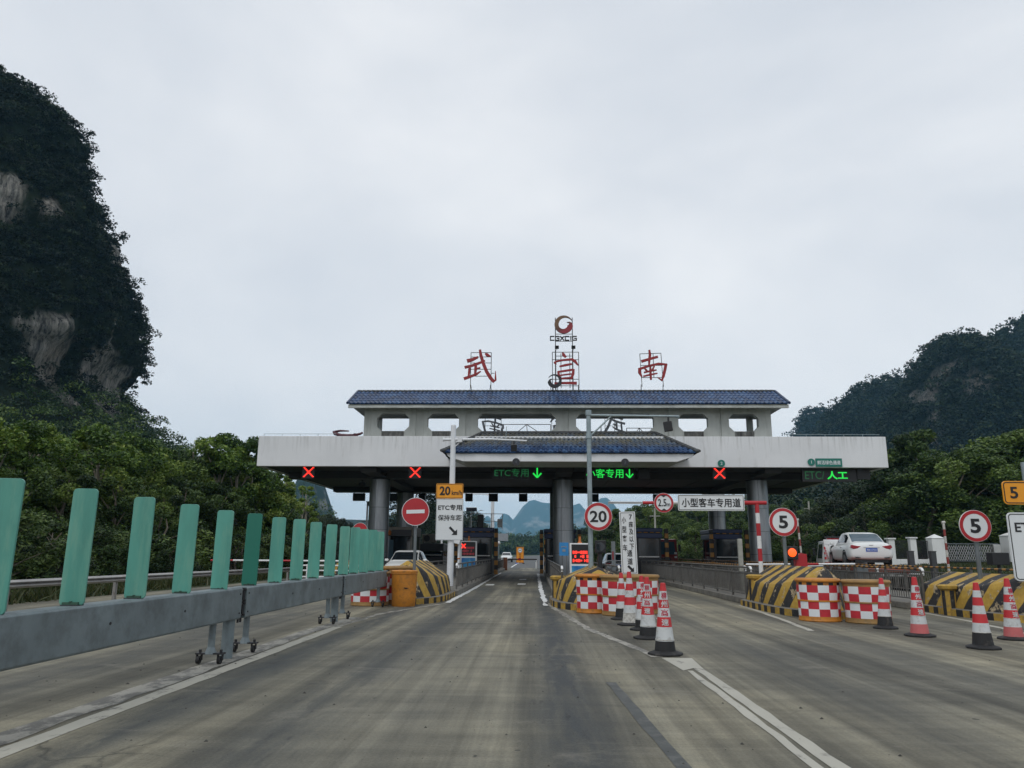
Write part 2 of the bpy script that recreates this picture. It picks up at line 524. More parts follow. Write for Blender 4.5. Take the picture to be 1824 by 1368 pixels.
def leaf_mat(name, dark, mid, light, trans=0.22, rough=0.5, spec=0.35):
    m, n, l, p = base_mat(name)
    a = n.new('ShaderNodeAttribute')
    a.attribute_name = 'tint'
    oi = n.new('ShaderNodeObjectInfo')
    k = math_n(n, l, 'ADD', a.outputs['Fac'], math_n(n, l, 'MULTIPLY', math_n(n, l, 'SUBTRACT', oi.outputs['Random'], 0.5), 0.28))
    c = ramp(n, l, k, [(0.12, dark), (0.5, mid), (0.9, light)])
    l.new(c, p.inputs['Base Color'])
    p.inputs['Roughness'].default_value = rough
    p.inputs['Specular IOR Level'].default_value = spec
    t = n.new('ShaderNodeBsdfTranslucent')
    l.new(c, t.inputs['Color'])
    mx = n.new('ShaderNodeMixShader')
    mx.inputs[0].default_value = trans
    l.new(p.outputs[0], mx.inputs[1])
    l.new(t.outputs[0], mx.inputs[2])
    l.new(mx.outputs[0], n['Material Output'].inputs['Surface'])
    return m


def rock_mat(name, green=(0.016, 0.026, 0.012), bright=1.0):
    m, n, l, p = base_mat(name)
    v = obj_vec(n, l, (1, 1, 0.16), False)
    f = noise_node(n, l, 0.75, 8, 0.74, v, 0.3)
    c = ramp(n, l, f, [(0.30, (0.025, 0.025, 0.026)), (0.41, (0.10, 0.10, 0.097)), (0.50, (0.27, 0.26, 0.235)), (0.64, (0.46, 0.43, 0.38))])
    v2 = obj_vec(n, l, (1, 1, 0.5), False)
    f2 = noise_node(n, l, 0.09, 6, 0.65, v2)
    c = mixc(n, l, ramp(n, l, f2, [(0.5, 0.0), (0.66, 0.35)]), c, (0.26, 0.19, 0.12))
    f3 = noise_node(n, l, 1.5, 8, 0.82, v)
    c = mixc(n, l, ramp(n, l, f3, [(0.38, 0.85), (0.50, 0.0)]), c, (0.030, 0.030, 0.031))
    if bright != 1.0:
        c = mixc(n, l, 1.0, c, (bright, bright, bright), 'MULTIPLY')
    a = n.new('ShaderNodeAttribute')
    a.attribute_name = 'rock'
    c = mixc(n, l, a.outputs['Fac'], green, c)
    l.new(c, p.inputs['Base Color'])
    p.inputs['Roughness'].default_value = 0.95
    p.inputs['Specular IOR Level'].default_value = 0.15
    l.new(bump(n, l, f3, 0.9, 1.2), p.inputs['Normal'])
    return m


def nose_mat():
    """black and yellow chevrons painted on concrete, with chipped patches"""
    m, n, l, p = base_mat('nose_stripes')
    tc = n.new('ShaderNodeTexCoord')
    sx = n.new('ShaderNodeSeparateXYZ')
    l.new(tc.outputs['Object'], sx.inputs[0])
    ax = math_n(n, l, 'ABSOLUTE', sx.outputs[0])
    v = obj_vec(n, l)
    w = noise_node(n, l, 2.2, 3, 0.5, v)
    yb = math_n(n, l, 'MULTIPLY', math_n(n, l, 'ADD', sx.outputs[1], 4.0), 0.62)
    rad = math_n(n, l, 'SQRT', math_n(n, l, 'ADD', math_n(n, l, 'MULTIPLY', ax, ax), math_n(n, l, 'MULTIPLY', yb, yb)))
    s = math_n(n, l, 'ADD', math_n(n, l, 'MULTIPLY', rad, 1.9), sx.outputs[2])
    s = math_n(n, l, 'ADD', s, math_n(n, l, 'MULTIPLY', w, 0.10))
    fr = math_n(n, l, 'FRACT', math_n(n, l, 'DIVIDE', s, 0.84))
    k = ramp(n, l, fr, [(0.0, 0.0), (0.485, 0.0), (0.515, 1.0), (1.0, 1.0)])
    f2 = noise_node(n, l, 9, 5, 0.7, v)
    yel = ramp(n, l, f2, [(0.3, (0.36, 0.21, 0.03)), (0.7, (0.52, 0.34, 0.06))])
    blk = ramp(n, l, f2, [(0.3, (0.012, 0.012, 0.014)), (0.7, (0.035, 0.034, 0.034))])
    c = mixc(n, l, k, blk, yel)
    f3 = noise_node(n, l, 3.4, 7, 0.72, v, 0.3)
    chip = ramp(n, l, f3, [(0.575, 0.0), (0.60, 1.0)])
    oi = n.new('ShaderNodeObjectInfo')
    cc = ramp(n, l, noise_node(n, l, 20, 3, 0.6, v), [(0.35, (0.22, 0.16, 0.09)), (0.6, (0.52, 0.42, 0.26))])
    c = mixc(n, l, chip, c, cc)
    l.new(c, p.inputs['Base Color'])
    p.inputs['Roughness'].default_value = 0.7
    l.new(bump(n, l, math_n(n, l, 'ADD', math_n(n, l, 'MULTIPLY', chip, -0.6), f2), 0.5, 0.015), p.inputs['Normal'])
    return m


def emblem_mat():
    m, n, l, p = base_mat('emblem_paint')
    tc = n.new('ShaderNodeTexCoord')
    sx = n.new('ShaderNodeSeparateXYZ')
    l.new(tc.outputs['Object'], sx.inputs[0])
    s = math_n(n, l, 'SUBTRACT', math_n(n, l, 'MULTIPLY', sx.outputs[0], 0.8), sx.outputs[2])
    mr = n.new('ShaderNodeMapRange')
    mr.inputs[1].default_value = -0.45
    mr.inputs[2].default_value = 0.55
    l.new(s, mr.inputs[0])
    c = ramp(n, l, mr.outputs[0], [(0.1, (0.16, 0.085, 0.04)), (0.5, (0.09, 0.03, 0.02)), (0.8, (0.27, 0.02, 0.03))])
    l.new(c, p.inputs['Base Color'])
    p.inputs['Roughness'].default_value = 0.4
    return m


def poster_mat():
    m, n, l, p = base_mat('poster_print')
    v = obj_vec(n, l, (1, 1, 1.4))
    f = noise_node(n, l, 2.2, 4, 0.6, v)
    c = ramp(n, l, f, [(0.35, (0.01, 0.08, 0.32)), (0.55, (0.03, 0.25, 0.50)), (0.7, (0.15, 0.5, 0.6))])
    l.new(c, p.inputs['Base Color'])
    p.inputs['Roughness'].default_value = 0.3
    return m


MT['facade_white'] = facade_white()
MT['upper_white'] = upper_white()
MT['sill'] = sill_dark()
MT['tile_upper'] = tile_mat('roof_tile_blue', 0, 0, False)
MT['tile_moss'] = tile_mat('roof_tile_mossy', 6.05, 6.60)
MT['ridge'] = M('ridge_grey', (0.06, 0.065, 0.07), 0.8, var=0.3, scale=4, dirt=(0.14, 0.13, 0.1), dirt_amt=0.5)
MT['column'] = column_mat()
MT['soffit'] = soffit_mat()
MT['road'] = road_mat()
MT['line'] = line_mat('line_paint', (0.42, 0.405, 0.345), 0.40)
MT['line_bright'] = line_mat('line_paint_fresh', (0.66, 0.67, 0.66), 0.33)
MT['line_worn'] = line_mat('line_paint_worn', (0.34, 0.325, 0.28), 0.50)
MT['sealant'] = M('joint_sealant', (0.045, 0.05, 0.046), 0.55, var=0.3, scale=4, dirt=(0.12, 0.12, 0.11), dirt_amt=0.5)
MT['asphalt'] = asphalt_mat()
MT['ground'] = ground_mat()
MT['leaf_tree'] = leaf_mat('leaf_tree', (0.013, 0.032, 0.008), (0.052, 0.100, 0.018), (0.145, 0.21, 0.04))
MT['leaf_bright'] = leaf_mat('leaf_bright', (0.026, 0.064, 0.011), (0.125, 0.215, 0.028), (0.28, 0.34, 0.07))
MT['leaf_dark'] = leaf_mat('leaf_dark', (0.007, 0.016, 0.007), (0.017, 0.034, 0.012), (0.045, 0.070, 0.022))
MT['leaf_hill'] = leaf_mat('leaf_hill', (0.003, 0.008, 0.005), (0.010, 0.020, 0.010), (0.028, 0.046, 0.018), 0.15, 0.6, 0.2)
MT['leaf_shrub'] = leaf_mat('leaf_shrub', (0.012, 0.030, 0.007), (0.040, 0.082, 0.016), (0.13, 0.185, 0.045))
MT['grass'] = leaf_mat('grass_blade', (0.020, 0.034, 0.008), (0.040, 0.058, 0.014), (0.085, 0.085, 0.035))
MT['rock'] = rock_mat('karst_rock')
MT['rock_far'] = rock_mat('karst_rock_far', (0.010, 0.020, 0.014), 0.45)
MT['mountain'] = rock_mat('far_mountain', (0.018, 0.034, 0.026), 0.8)
MT['nose'] = nose_mat()
MT['emblem'] = emblem_mat()
MT['poster'] = poster_mat()


# ------------------------------------------------------------------ mesh builder
class MB:
    def __init__(self):
        self.v, self.f, self.m = [], [], []

    def add(self, vs, fs, mi=0):
        o = len(self.v)
        self.v += [tuple(p) for p in vs]
        self.f += [tuple(i + o for i in f) for f in fs]
        self.m += [mi] * len(fs) if isinstance(mi, int) else list(mi)
        return self

    def box(self, c, s, mi=0, rot=None):
        x, y, z = s[0] / 2, s[1] / 2, s[2] / 2
        vs = [Vector((a * x, b * y, d * z)) for d in (-1, 1) for b in (-1, 1) for a in (-1, 1)]
        if rot is not None:
            vs = [rot @ p for p in vs]
        vs = [p + Vector(c) for p in vs]
        return self.add(vs, [(0, 2, 3, 1), (4, 5, 7, 6), (0, 1, 5, 4), (2, 6, 7, 3), (0, 4, 6, 2), (1, 3, 7, 5)], mi)

    def span(self, a, b, mi=0):
        return self.box([(p + q) / 2 for p, q in zip(a, b)], [abs(q - p) for p, q in zip(a, b)], mi)

    def cyl(self, p0, p1, r0, r1=None, n=12, mi=0, cap=True):
        r1 = r0 if r1 is None else r1
        p0, p1 = Vector(p0), Vector(p1)
        q = (p1 - p0).to_track_quat('Z', 'Y')
        vs = []
        for p, r in ((p0, r0), (p1, r1)):
            for i in range(n):
                a = 2 * math.pi * i / n
                vs.append(p + q @ Vector((r * math.cos(a), r * math.sin(a), 0)))
        fs = [(i, (i + 1) % n, n + (i + 1) % n, n + i) for i in range(n)]
        if cap:
            fs += [tuple(range(n - 1, -1, -1)), tuple(range(n, 2 * n))]
        return self.add(vs, fs, mi)

    def tube(self, pts, r, n=8, mi=0):
        pts = [Vector(p) for p in pts]
        rs = r if isinstance(r, (list, tuple)) else [r] * len(pts)
        vs, fs = [], []
        for k, p in enumerate(pts):
            d = pts[min(k + 1, len(pts) - 1)] - pts[max(k - 1, 0)]
            q = d.to_track_quat('Z', 'Y')
            for i in range(n):
                a = 2 * math.pi * i / n
                vs.append(p + q @ Vector((rs[k] * math.cos(a), rs[k] * math.sin(a), 0)))
        for k in range(len(pts) - 1):
            for i in range(n):
                fs.append((k * n + i, k * n + (i + 1) % n, (k + 1) * n + (i + 1) % n, (k + 1) * n + i))
        fs += [tuple(range(n - 1, -1, -1)), tuple(range((len(pts) - 1) * n, len(pts) * n))]
        return self.add(vs, fs, mi)

    def lathe(self, prof, n=24, mi=0, c=(0, 0, 0), sectors=None):
        """prof: (radius, z) from bottom to top; mi a number, a list per ring, or a function (ring, sector)"""
        vs, fs, ms = [], [], []
        for r, z in prof:
            for i in range(n):
                a = 2 * math.pi * i / n
                vs.append((c[0] + r * math.cos(a), c[1] + r * math.sin(a), c[2] + z))
        for k in range(len(prof) - 1):
            for i in range(n):
                fs.append((k * n + i, k * n + (i + 1) % n, (k + 1) * n + (i + 1) % n, (k + 1) * n + i))
                ms.append(mi(k, i) if callable(mi) else (mi[k] if isinstance(mi, list) else mi))
        fs += [tuple(range(n - 1, -1, -1)), tuple(range((len(prof) - 1) * n, len(prof) * n))]
        ms += [ms[0], ms[-1]]
        return self.add(vs, fs, ms)

    def prism(self, pts, y0, y1, mi=0):
        """outline in x,z (counter-clockwise seen from -Y), thickness along Y"""
        n = len(pts)
        area = sum(pts[i][0] * pts[(i + 1) % n][1] - pts[(i + 1) % n][0] * pts[i][1] for i in range(n))
        if area < 0:
            pts = pts[::-1]
        vs = [(x, y0, z) for x, z in pts] + [(x, y1, z) for x, z in pts]
        fs = [tuple(range(n)), tuple(range(2 * n - 1, n - 1, -1))]
        fs += [(i, n + i, n + (i + 1) % n, (i + 1) % n) for i in range(n)]
        return self.add(vs, fs, mi)

    def strip(self, outer, inner, y0, y1, mi=0):
        n = len(outer)
        vs = [(x, y0, z) for x, z in outer] + [(x, y0, z) for x, z in inner] + [(x, y1, z) for x, z in outer] + [(x, y1, z) for x, z in inner]
        fs = []
        for i in range(n):
            j = (i + 1) % n
            fs += [(i, j, n + j, n + i), (2 * n + j, 2 * n + i, 3 * n + i, 3 * n + j),
                   (i, 2 * n + i, 2 * n + j, j), (n + i, n + j, 3 * n + j, 3 * n + i)]
        return self.add(vs, fs, mi)

    def stroke(self, pts, y0, y1, mi=0):
        """brush stroke: pts (x, z, width)"""
        L, Rr = [], []
        for i, (x, z, w) in enumerate(pts):
            a, b = pts[max(i - 1, 0)], pts[min(i + 1, len(pts) - 1)]
            dx, dz = b[0] - a[0], b[1] - a[1]
            d = math.hypot(dx, dz) or 1
            nx, nz = -dz / d * w / 2, dx / d * w / 2
            L.append((x + nx, z + nz))
            Rr.append((x - nx, z - nz))
        n = len(pts)
        vs = [(x, y0, z) for x, z in L] + [(x, y0, z) for x, z in Rr] + [(x, y1, z) for x, z in L] + [(x, y1, z) for x, z in Rr]
        fs = []
        for i in range(n - 1):
            fs += [(i, n + i, n + i + 1, i + 1), (2 * n + i, 2 * n + i + 1, 3 * n + i + 1, 3 * n + i),
                   (i, i + 1, 2 * n + i + 1, 2 * n + i), (n + i, 3 * n + i, 3 * n + i + 1, n + i + 1)]
        fs += [(0, 2 * n, 3 * n, n), (n - 1, 2 * n - 1, 4 * n - 1, 3 * n - 1)]
        return self.add(vs, fs, mi)

    def loft(self, rings, mi=0, cap=True, closed=True):
        n = len(rings[0])
        vs = [p for r in rings for p in r]
        fs = []
        for k in range(len(rings) - 1):
            for i in range(n if closed else n - 1):
                j = (i + 1) % n
                fs.append((k * n + i, k * n + j, (k + 1) * n + j, (k + 1) * n + i))
        if cap:
            fs += [tuple(range(n - 1, -1, -1)), tuple(range((len(rings) - 1) * n, len(rings) * n))]
        return self.add(vs, fs, mi)

    def mesh(self, name, mats, smooth=None):
        me = bpy.data.meshes.new(name)
        me.from_pydata(self.v, [], self.f)
        for k in (mats if isinstance(mats, (list, tuple)) else [mats]):
            me.materials.append(MT[k] if isinstance(k, str) else k)
        if len(me.materials) > 1:
            me.polygons.foreach_set('material_index', self.m)
        if smooth is not None:
            me.polygons.foreach_set('use_smooth', [True] * len(me.polygons))
            me.set_sharp_from_angle(angle=R(smooth))
        me.update()
        return me

    def build(self, name, mats, parent=None, smooth=None, bevel=0.0, subsurf=0, loc=None):
        me = self.mesh(name, mats, smooth)
        o = link(name, me, parent)
        if loc is not None:
            o.location = loc
        if bevel:
            b = o.modifiers.new('bevel', 'BEVEL')
            b.width = bevel
            b.segments = 2
            b.limit_method = 'ANGLE'
        if subsurf:
            s = o.modifiers.new('subsurf', 'SUBSURF')
            s.levels = s.render_levels = subsurf
        return o


def link(name, data, parent=None):
    o = bpy.data.objects.new(name, data)
    COL.objects.link(o)
    if parent is not None:
        o.parent = parent
    return o


def tag(o, label=None, cat=None, group=None, kind=None):
    if label:
        o['label'] = label
    if cat:
        o['category'] = cat
    if group:
        o['group'] = group
    if kind:
        o['kind'] = kind
    return o


def thing(name, label, cat, loc=(0, 0, 0), rz=0.0, group=None):
    o = bpy.data.objects.new(name, None)
    COL.objects.link(o)
    o.empty_display_size = 0.3
    o.location = loc
    o.rotation_euler = (0, 0, rz)
    return tag(o, label, cat, group)


KIDS = {}


def copy_tree(o, loc, rz=None, label=None, parent=None, scale=None):
    c = o.copy()
    COL.objects.link(c)
    if parent is not None:
        c.parent = parent
    else:
        c.location = loc
        if rz is not None:
            c.rotation_euler = (0, 0, rz)
        if label:
            c['label'] = label
        if scale is not None:
            c.scale = scale
    for ch in list(o.children):
        copy_tree(ch, None, parent=c)
    return c


_TXT = {}


def text(s, size, m, parent, loc, bold=0.0, name='lettering', sx=1.0, depth=0.006, rot=None, fit=None):
    """lettering as a mesh standing in the XZ plane and facing -Y"""
    key = (s, bold, depth / size)
    if key not in _TXT:
        cu = bpy.data.curves.new('lettering', 'FONT')
        cu.body = s
        cu.size = 1.0
        cu.align_x = 'CENTER'
        cu.align_y = 'CENTER'
        cu.offset = bold
        cu.resolution_u = 3
        cu.extrude = depth / size / 2
        tmp = bpy.data.objects.new('lettering', cu)
        me = bpy.data.meshes.new_from_object(tmp)
        bpy.data.objects.remove(tmp)
        co = np.empty(len(me.vertices) * 3, np.float32)
        me.vertices.foreach_get('co', co)
        co = co.reshape(-1, 3)
        if len(co):
            mid = (co.max(0) + co.min(0)) / 2
            co[:, :2] -= mid[:2]
        co = np.stack([co[:, 0], -co[:, 2], co[:, 1]], 1)
        _TXT[key] = (co, [tuple(p.vertices) for p in me.polygons])
        bpy.data.meshes.remove(me)
    co, fs = _TXT[key]
    c = co.copy()
    sx_, sz_ = size * sx, size
    if fit is not None and len(c):
        w, h = c[:, 0].max() - c[:, 0].min(), c[:, 2].max() - c[:, 2].min()
        sx_, sz_ = fit[0] / w, fit[1] / h
    c[:, 0] *= sx_
    c[:, 1] *= size
    c[:, 2] *= sz_
    me = bpy.data.meshes.new(name)
    me.from_pydata([tuple(map(float, p)) for p in c], [], fs)
    me.materials.append(MT[m])
    o = link(name, me, parent)
    o.location = loc
    if rot is not None:
        o.rotation_euler = rot
    return o


def rrect(w, h, r, n=5, cx=0.0, cz=0.0):
    pts = []
    for sx, sz, a0 in ((1, -1, -90), (1, 1, 0), (-1, 1, 90), (-1, -1, 180)):
        for i in range(n + 1):
            a = R(a0 + 90 * i / n)
            pts.append((cx + sx * (w / 2 - r) + r * math.cos(a), cz + sz * (h / 2 - r) + r * math.sin(a)))
    return pts


def circ(r, n=40, cx=0.0, cz=0.0):
    return [(cx + r * math.cos(2 * math.pi * i / n), cz + r * math.sin(2 * math.pi * i / n)) for i in range(n)]


def np_mesh(name, verts, quads, mats, tint=None, attr=None, smooth=False):
    me = bpy.data.meshes.new(name)
    nv, nf = len(verts), len(quads)
    k = quads.shape[1]
    me.vertices.add(nv)
    me.vertices.foreach_set('co', np.ascontiguousarray(verts, np.float32).ravel())
    me.loops.add(nf * k)
    me.loops.foreach_set('vertex_index', np.ascontiguousarray(quads, np.int32).ravel())
    me.polygons.add(nf)
    me.polygons.foreach_set('loop_start', np.arange(0, nf * k, k, dtype=np.int32))
    me.polygons.foreach_set('loop_total', np.full(nf, k, np.int32))
    if smooth:
        me.polygons.foreach_set('use_smooth', np.ones(nf, bool))
    me.materials.append(MT[mats])
    me.update(calc_edges=True)
    if tint is not None:
        a = me.attributes.new('tint', 'FLOAT', 'FACE')
        a.data.foreach_set('value', np.ascontiguousarray(tint, np.float32))
    if attr is not None:
        a = me.attributes.new(attr[0], 'FLOAT', 'POINT')
        a.data.foreach_set('value', np.ascontiguousarray(attr[1], np.float32))
    return me


def _hash(ix, iy, iz, seed):
    h = (ix.astype(np.int64) * 374761393 + iy.astype(np.int64) * 668265263 + iz.astype(np.int64) * 2147483647 + seed * 144665) & 0xFFFFFFFF
    h = ((h ^ (h >> 13)) * 1274126177) & 0xFFFFFFFF
    return ((h ^ (h >> 16)) & 0xFFFFFF) / float(0xFFFFFF)


def vnoise(p, seed=0):
    i = np.floor(p)
    f = p - i
    f = f * f * (3 - 2 * f)
    i = i.astype(np.int64)
    r = 0
    for dx in (0, 1):
        for dy in (0, 1):
            for dz in (0, 1):
                w = (f[:, 0] if dx else 1 - f[:, 0]) * (f[:, 1] if dy else 1 - f[:, 1]) * (f[:, 2] if dz else 1 - f[:, 2])
                r = r + w * _hash(i[:, 0] + dx, i[:, 1] + dy, i[:, 2] + dz, seed)
    return r


def fbm(p, seed=0, octs=5, gain=0.5):
    r, a, t = 0, 1.0, 0.0
    for k in range(octs):
        r = r + a * vnoise(p * 2 ** k + k * 17.3, seed + k)
        t += a
        a *= gain
    return r / t


def leaves(pos, size, rng, up=0.35, aspect=0.5, normal=None):
    """one diamond-shaped leaf (or spray of leaves) at every point"""
    N = len(pos)
    d = rng.normal(size=(N, 3))
    d[:, 2] *= 0.7
    d /= np.linalg.norm(d, axis=1, keepdims=True) + 1e-9
    nn = rng.normal(size=(N, 3))
    nn[:, 2] += up * 3
    if normal is not None:
        nn += normal * 1.2
    s = np.cross(d, nn)
    s /= np.linalg.norm(s, axis=1, keepdims=True) + 1e-9
    sz = np.asarray(size) * np.ones(N)
    L = d * sz[:, None] * 0.5
    W = s * (sz * aspect)[:, None] * 0.5
    V = np.stack([pos - L, pos + W * 1.0 - L * 0.1, pos + L, pos - W - L * 0.1], 1).reshape(-1, 3)
    Q = np.arange(4 * N).reshape(N, 4)
    return V, Q

# ================================================================== SETTING: ground, roads, markings
def grid_mesh(name, x0, x1, y0, y1, z, mat_, nx=1, ny=1):
    mb = MB()
    vs, fs = [], []
    for j in range(ny + 1):
        for i in range(nx + 1):
            vs.append((x0 + (x1 - x0) * i / nx, y0 + (y1 - y0) * j / ny, z))
    for j in range(ny):
        for i in range(nx):
            a = j * (nx + 1) + i
            fs.append((a, a + 1, a + nx + 2, a + nx + 1))
    mb.add(vs, fs)
    return mb.build(name, mat_)


tag(grid_mesh('ground', -3400, 3400, -250, 6600, -0.03, 'ground', 20, 20), 'flat green ground stretching to the far mountains', kind='structure')

mb = MB()
mb.add([(-15.5, -12, 0), (19.5, -12, 0), (19.5, 72, 0), (-12.8, 72, 0), (-12.8, 30, 0)], [(0, 1, 2, 3, 4)])
tag(mb.build('plaza_pavement', 'road'), 'worn concrete pavement of the toll plaza', kind='structure')

# the road beyond the plaza narrows and bends slightly right
mb = MB()
pts = [(72, -9.5, 6.5), (95, -9.0, 4.6), (130, -9.0, 4.0), (200, -9.5, 3.6), (300, -8, 5.2), (420, -2, 11), (520, 6, 19)]
vs, fs = [], []
for y, a, b in pts:
    vs += [(a, y, 0.004), (b, y, 0.004)]
for i in range(len(pts) - 1):
    fs.append((2 * i, 2 * i + 1, 2 * i + 3, 2 * i + 2))
mb.add(vs, fs)
tag(mb.build('far_road', 'asphalt'), 'blue grey asphalt road running away beyond the gate', kind='structure')


def ribbon(name, pts, w, mat_, z=0.004, label=None, jitter=0.0, seed=1):
    """painted line following (x, y) points"""
    rr = random.Random(seed)
    dense = []
    for (x0, y0), (x1, y1) in zip(pts[:-1], pts[1:]):
        k = max(1, int(math.hypot(x1 - x0, y1 - y0) / 0.35))
        dense += [(x0 + (x1 - x0) * i / k, y0 + (y1 - y0) * i / k) for i in range(k)]
    dense.append(pts[-1])
    vs, fs = [], []
    for i, (x, y) in enumerate(dense):
        a, b = dense[max(i - 1, 0)], dense[min(i + 1, len(dense) - 1)]
        d = math.hypot(b[0] - a[0], b[1] - a[1])
        nx, ny = (b[1] - a[1]) / d, -(b[0] - a[0]) / d
        wl_, wr_ = w / 2 + rr.uniform(-jitter, jitter), w / 2 + rr.uniform(-jitter, jitter)
        vs += [(x - nx * wl_, y - ny * wl_, z), (x + nx * wr_, y + ny * wr_, z)]
    for i in range(len(dense) - 1):
        fs.append((2 * i, 2 * i + 1, 2 * i + 3, 2 * i + 2))
    o = MB().add(vs, fs).build(name, mat_)
    return tag(o, label, kind='structure')


ribbon('road_line', [(-3.62, 1.5), (-3.66, 14.4)], 0.185, 'line', label='pale left edge line of the middle lane', jitter=0.014)
ribbon('road_line', [(-3.66, 14.4), (-3.5, 17.5), (-2.46, 21.4)], 0.14, 'line_worn', label='worn line bending towards the left island', jitter=0.03, seed=15)
ribbon('road_line', [(-3.90, 1.5), (-3.94, 13.5), (-3.80, 16.5)], 0.26, 'line_worn', label='worn strip under the grey barrier', jitter=0.03, seed=2)
ribbon('road_line', [(-2.44, 21.4), (-2.40, 30), (-2.46, 54)], 0.15, 'line_bright', z=0.008, label='fresh white line beside the left island', jitter=0.02, seed=3)
ribbon('road_line', [(1.99, 1.5), (1.96, 9.9)], 0.115, 'line', label='right strip of the double lane line', jitter=0.012, seed=4)
ribbon('road_line', [(1.84, 1.5), (1.82, 9.5)], 0.08, 'line', label='left strip of the double lane line', jitter=0.012, seed=5)
mb = MB()
mb.add([(1.74, 9.5, 0.005), (2.02, 9.85, 0.005), (2.06, 10.6, 0.005), (1.66, 10.6, 0.005)], [(0, 1, 2, 3)])
tag(mb.build('road_line', 'line'), 'pale painted wedge under the nearest cone', kind='structure')
ribbon('road_line', [(1.62, 10.7), (0.95, 14.5), (0.42, 20.0), (0.30, 22)], 0.13, 'line_worn', label='worn diagonal line along the row of cones', jitter=0.03, seed=6)
ribbon('road_line', [(0.26, 20.6), (0.17, 30), (0.12, 52)], 0.15, 'line_bright', label='fresh white line beside the middle island', jitter=0.03, seed=7)
ribbon('road_line', [(2.58, 15.0), (2.62, 19.0), (2.55, 36)], 0.10, 'line_worn', label='worn line at the left of the small car lane', jitter=0.03, seed=8)
ribbon('road_line', [(5.55, 21.5), (5.25, 17.0), (5.0, 14.5)], 0.12, 'line', label='white line at the foot of the striped nose with two drums', jitter=0.015, seed=9)
ribbon('road_line', [(9.40, 20.0), (9.15, 16.8), (8.7, 14.2)], 0.12, 'line', label='white line at the foot of the far right nose', jitter=0.015, seed=10)
ribbon('road_line', [(-7.5, 20), (-7.45, 40)], 0.13, 'line_worn', label='worn line at the far left island', jitter=0.02, seed=11)
ribbon('road_line', [(-2.4, 74), (-2.45, 92), (-2.6, 140)], 0.16, 'line_bright', z=0.009, label='white centre line on the far asphalt road', seed=12)
ribbon('road_line', [(4.2, 100), (3.7, 135), (3.3, 200)], 0.16, 'line_bright', z=0.009, label='white right edge line on the far asphalt road', seed=13)
ribbon('joint_strip', [(0.985, 1.5), (0.965, 5.0), (0.80, 8.6)], 0.105, 'sealant', label='dark sealed joint in the concrete lane', jitter=0.008, seed=14)
for x, y in ((-2.0, 33), (-0.7, 40), (-0.65, 34)):
    ribbon('road_line', [(x, y), (x, y + 1.2)], 0.35, 'line_bright', z=0.006, label='short white dash in the middle lane', seed=int(y))

# grit lying on the concrete
rng = np.random.default_rng(5)
N = 900
gx, gy = rng.uniform(-6, 9, N), 3.5 + 18 * rng.random(N) ** 1.3
gs = 0.003 + 0.013 * rng.random(N) ** 4
V = []
for dx, dy, dz in ((-1, -1, 0), (1, -.8, 0), (.9, 1, 0), (-1, .9, 0), (0, 0, 1)):
    V.append(np.stack([gx + dx * gs, gy + dy * gs, 0.0005 + dz * gs], 1))
V = np.stack(V, 1).reshape(-1, 3)
b0 = np.arange(N)[:, None] * 5
T = np.concatenate([b0 + np.array([[0, 1, 4]]), b0 + np.array([[1, 2, 4]]), b0 + np.array([[2, 3, 4]]), b0 + np.array([[3, 0, 4]])])
MT['grit'] = M('grit', (0.05, 0.047, 0.04), 0.9, var=0.5, scale=4)
tag(link('road_grit', np_mesh('road_grit', V, T, 'grit')), 'scattered dark grit on the concrete', kind='stuff')

# grass bank on the right, rising to the compound wall
mb = MB()
prof = [(17.4, 0.02), (18.2, 0.18), (22, 0.45), (27, 0.70), (40, 0.95), (90, 1.4)]
ys = [14, 24, 34, 44, 60, 80, 110]
vs, fs = [], []
for y in ys:
    for x, z in prof:
        vs.append((x, y, z))
for j in range(len(ys) - 1):
    for i in range(len(prof) - 1):
        a = j * len(prof) + i
        fs.append((a, a + 1, a + len(prof) + 1, a + len(prof)))
mb.add(vs, fs)
tag(mb.build('grass_bank', 'ground'), 'dark grassy bank at the right of the plaza', kind='structure')


def bank_z(x):
    for (x0, z0), (x1, z1) in zip(prof[:-1], prof[1:]):
        if x0 <= x <= x1:
            return z0 + (z1 - z0) * (x - x0) / (x1 - x0)
    return 0.0 if x < 17.4 else 1.4


def tufts(name, label, xy, zf, h, rng, dens=1):
    n = len(xy)
    z = np.array([zf(x) for x in xy[:, 0]])
    ang = rng.uniform(0, 2 * np.pi, n)
    lean = rng.normal(0, 0.35, (n, 2)) * h
    hh = h * rng.uniform(0.5, 1.3, n)
    w = 0.012 + 0.02 * rng.random(n)
    dx, dy = np.cos(ang) * w, np.sin(ang) * w
    b = np.stack([xy[:, 0], xy[:, 1], z], 1)
    v0 = b + np.stack([dx, dy, 0 * dx], 1)
    v1 = b - np.stack([dx, dy, 0 * dx], 1)
    v2 = b + np.stack([lean[:, 0] * .5 - dx * .6, lean[:, 1] * .5 - dy * .6, hh * .65], 1)
    v3 = b + np.stack([lean[:, 0] + dx * .1, lean[:, 1] + dy * .1, hh], 1)
    V = np.stack([v0, v1, v2, v3], 1).reshape(-1, 3)
    me = np_mesh(name, V, np.arange(4 * n).reshape(n, 4), 'grass', rng.uniform(0.1, 0.9, n))
    return tag(link(name, me), label, kind='stuff')


g1 = np.stack([rng.uniform(17.6, 33, 26000), rng.uniform(18, 58, 26000)], 1)
tufts('bank_grass', 'short grass growing on the right bank', g1, bank_z, 0.16, rng)
g2 = np.stack([rng.uniform(-19, -13.2, 22000), rng.uniform(8, 50, 22000)], 1)
tufts('verge_grass', 'rough grass along the left guardrail', g2, lambda x: 0.0, 0.34, rng)


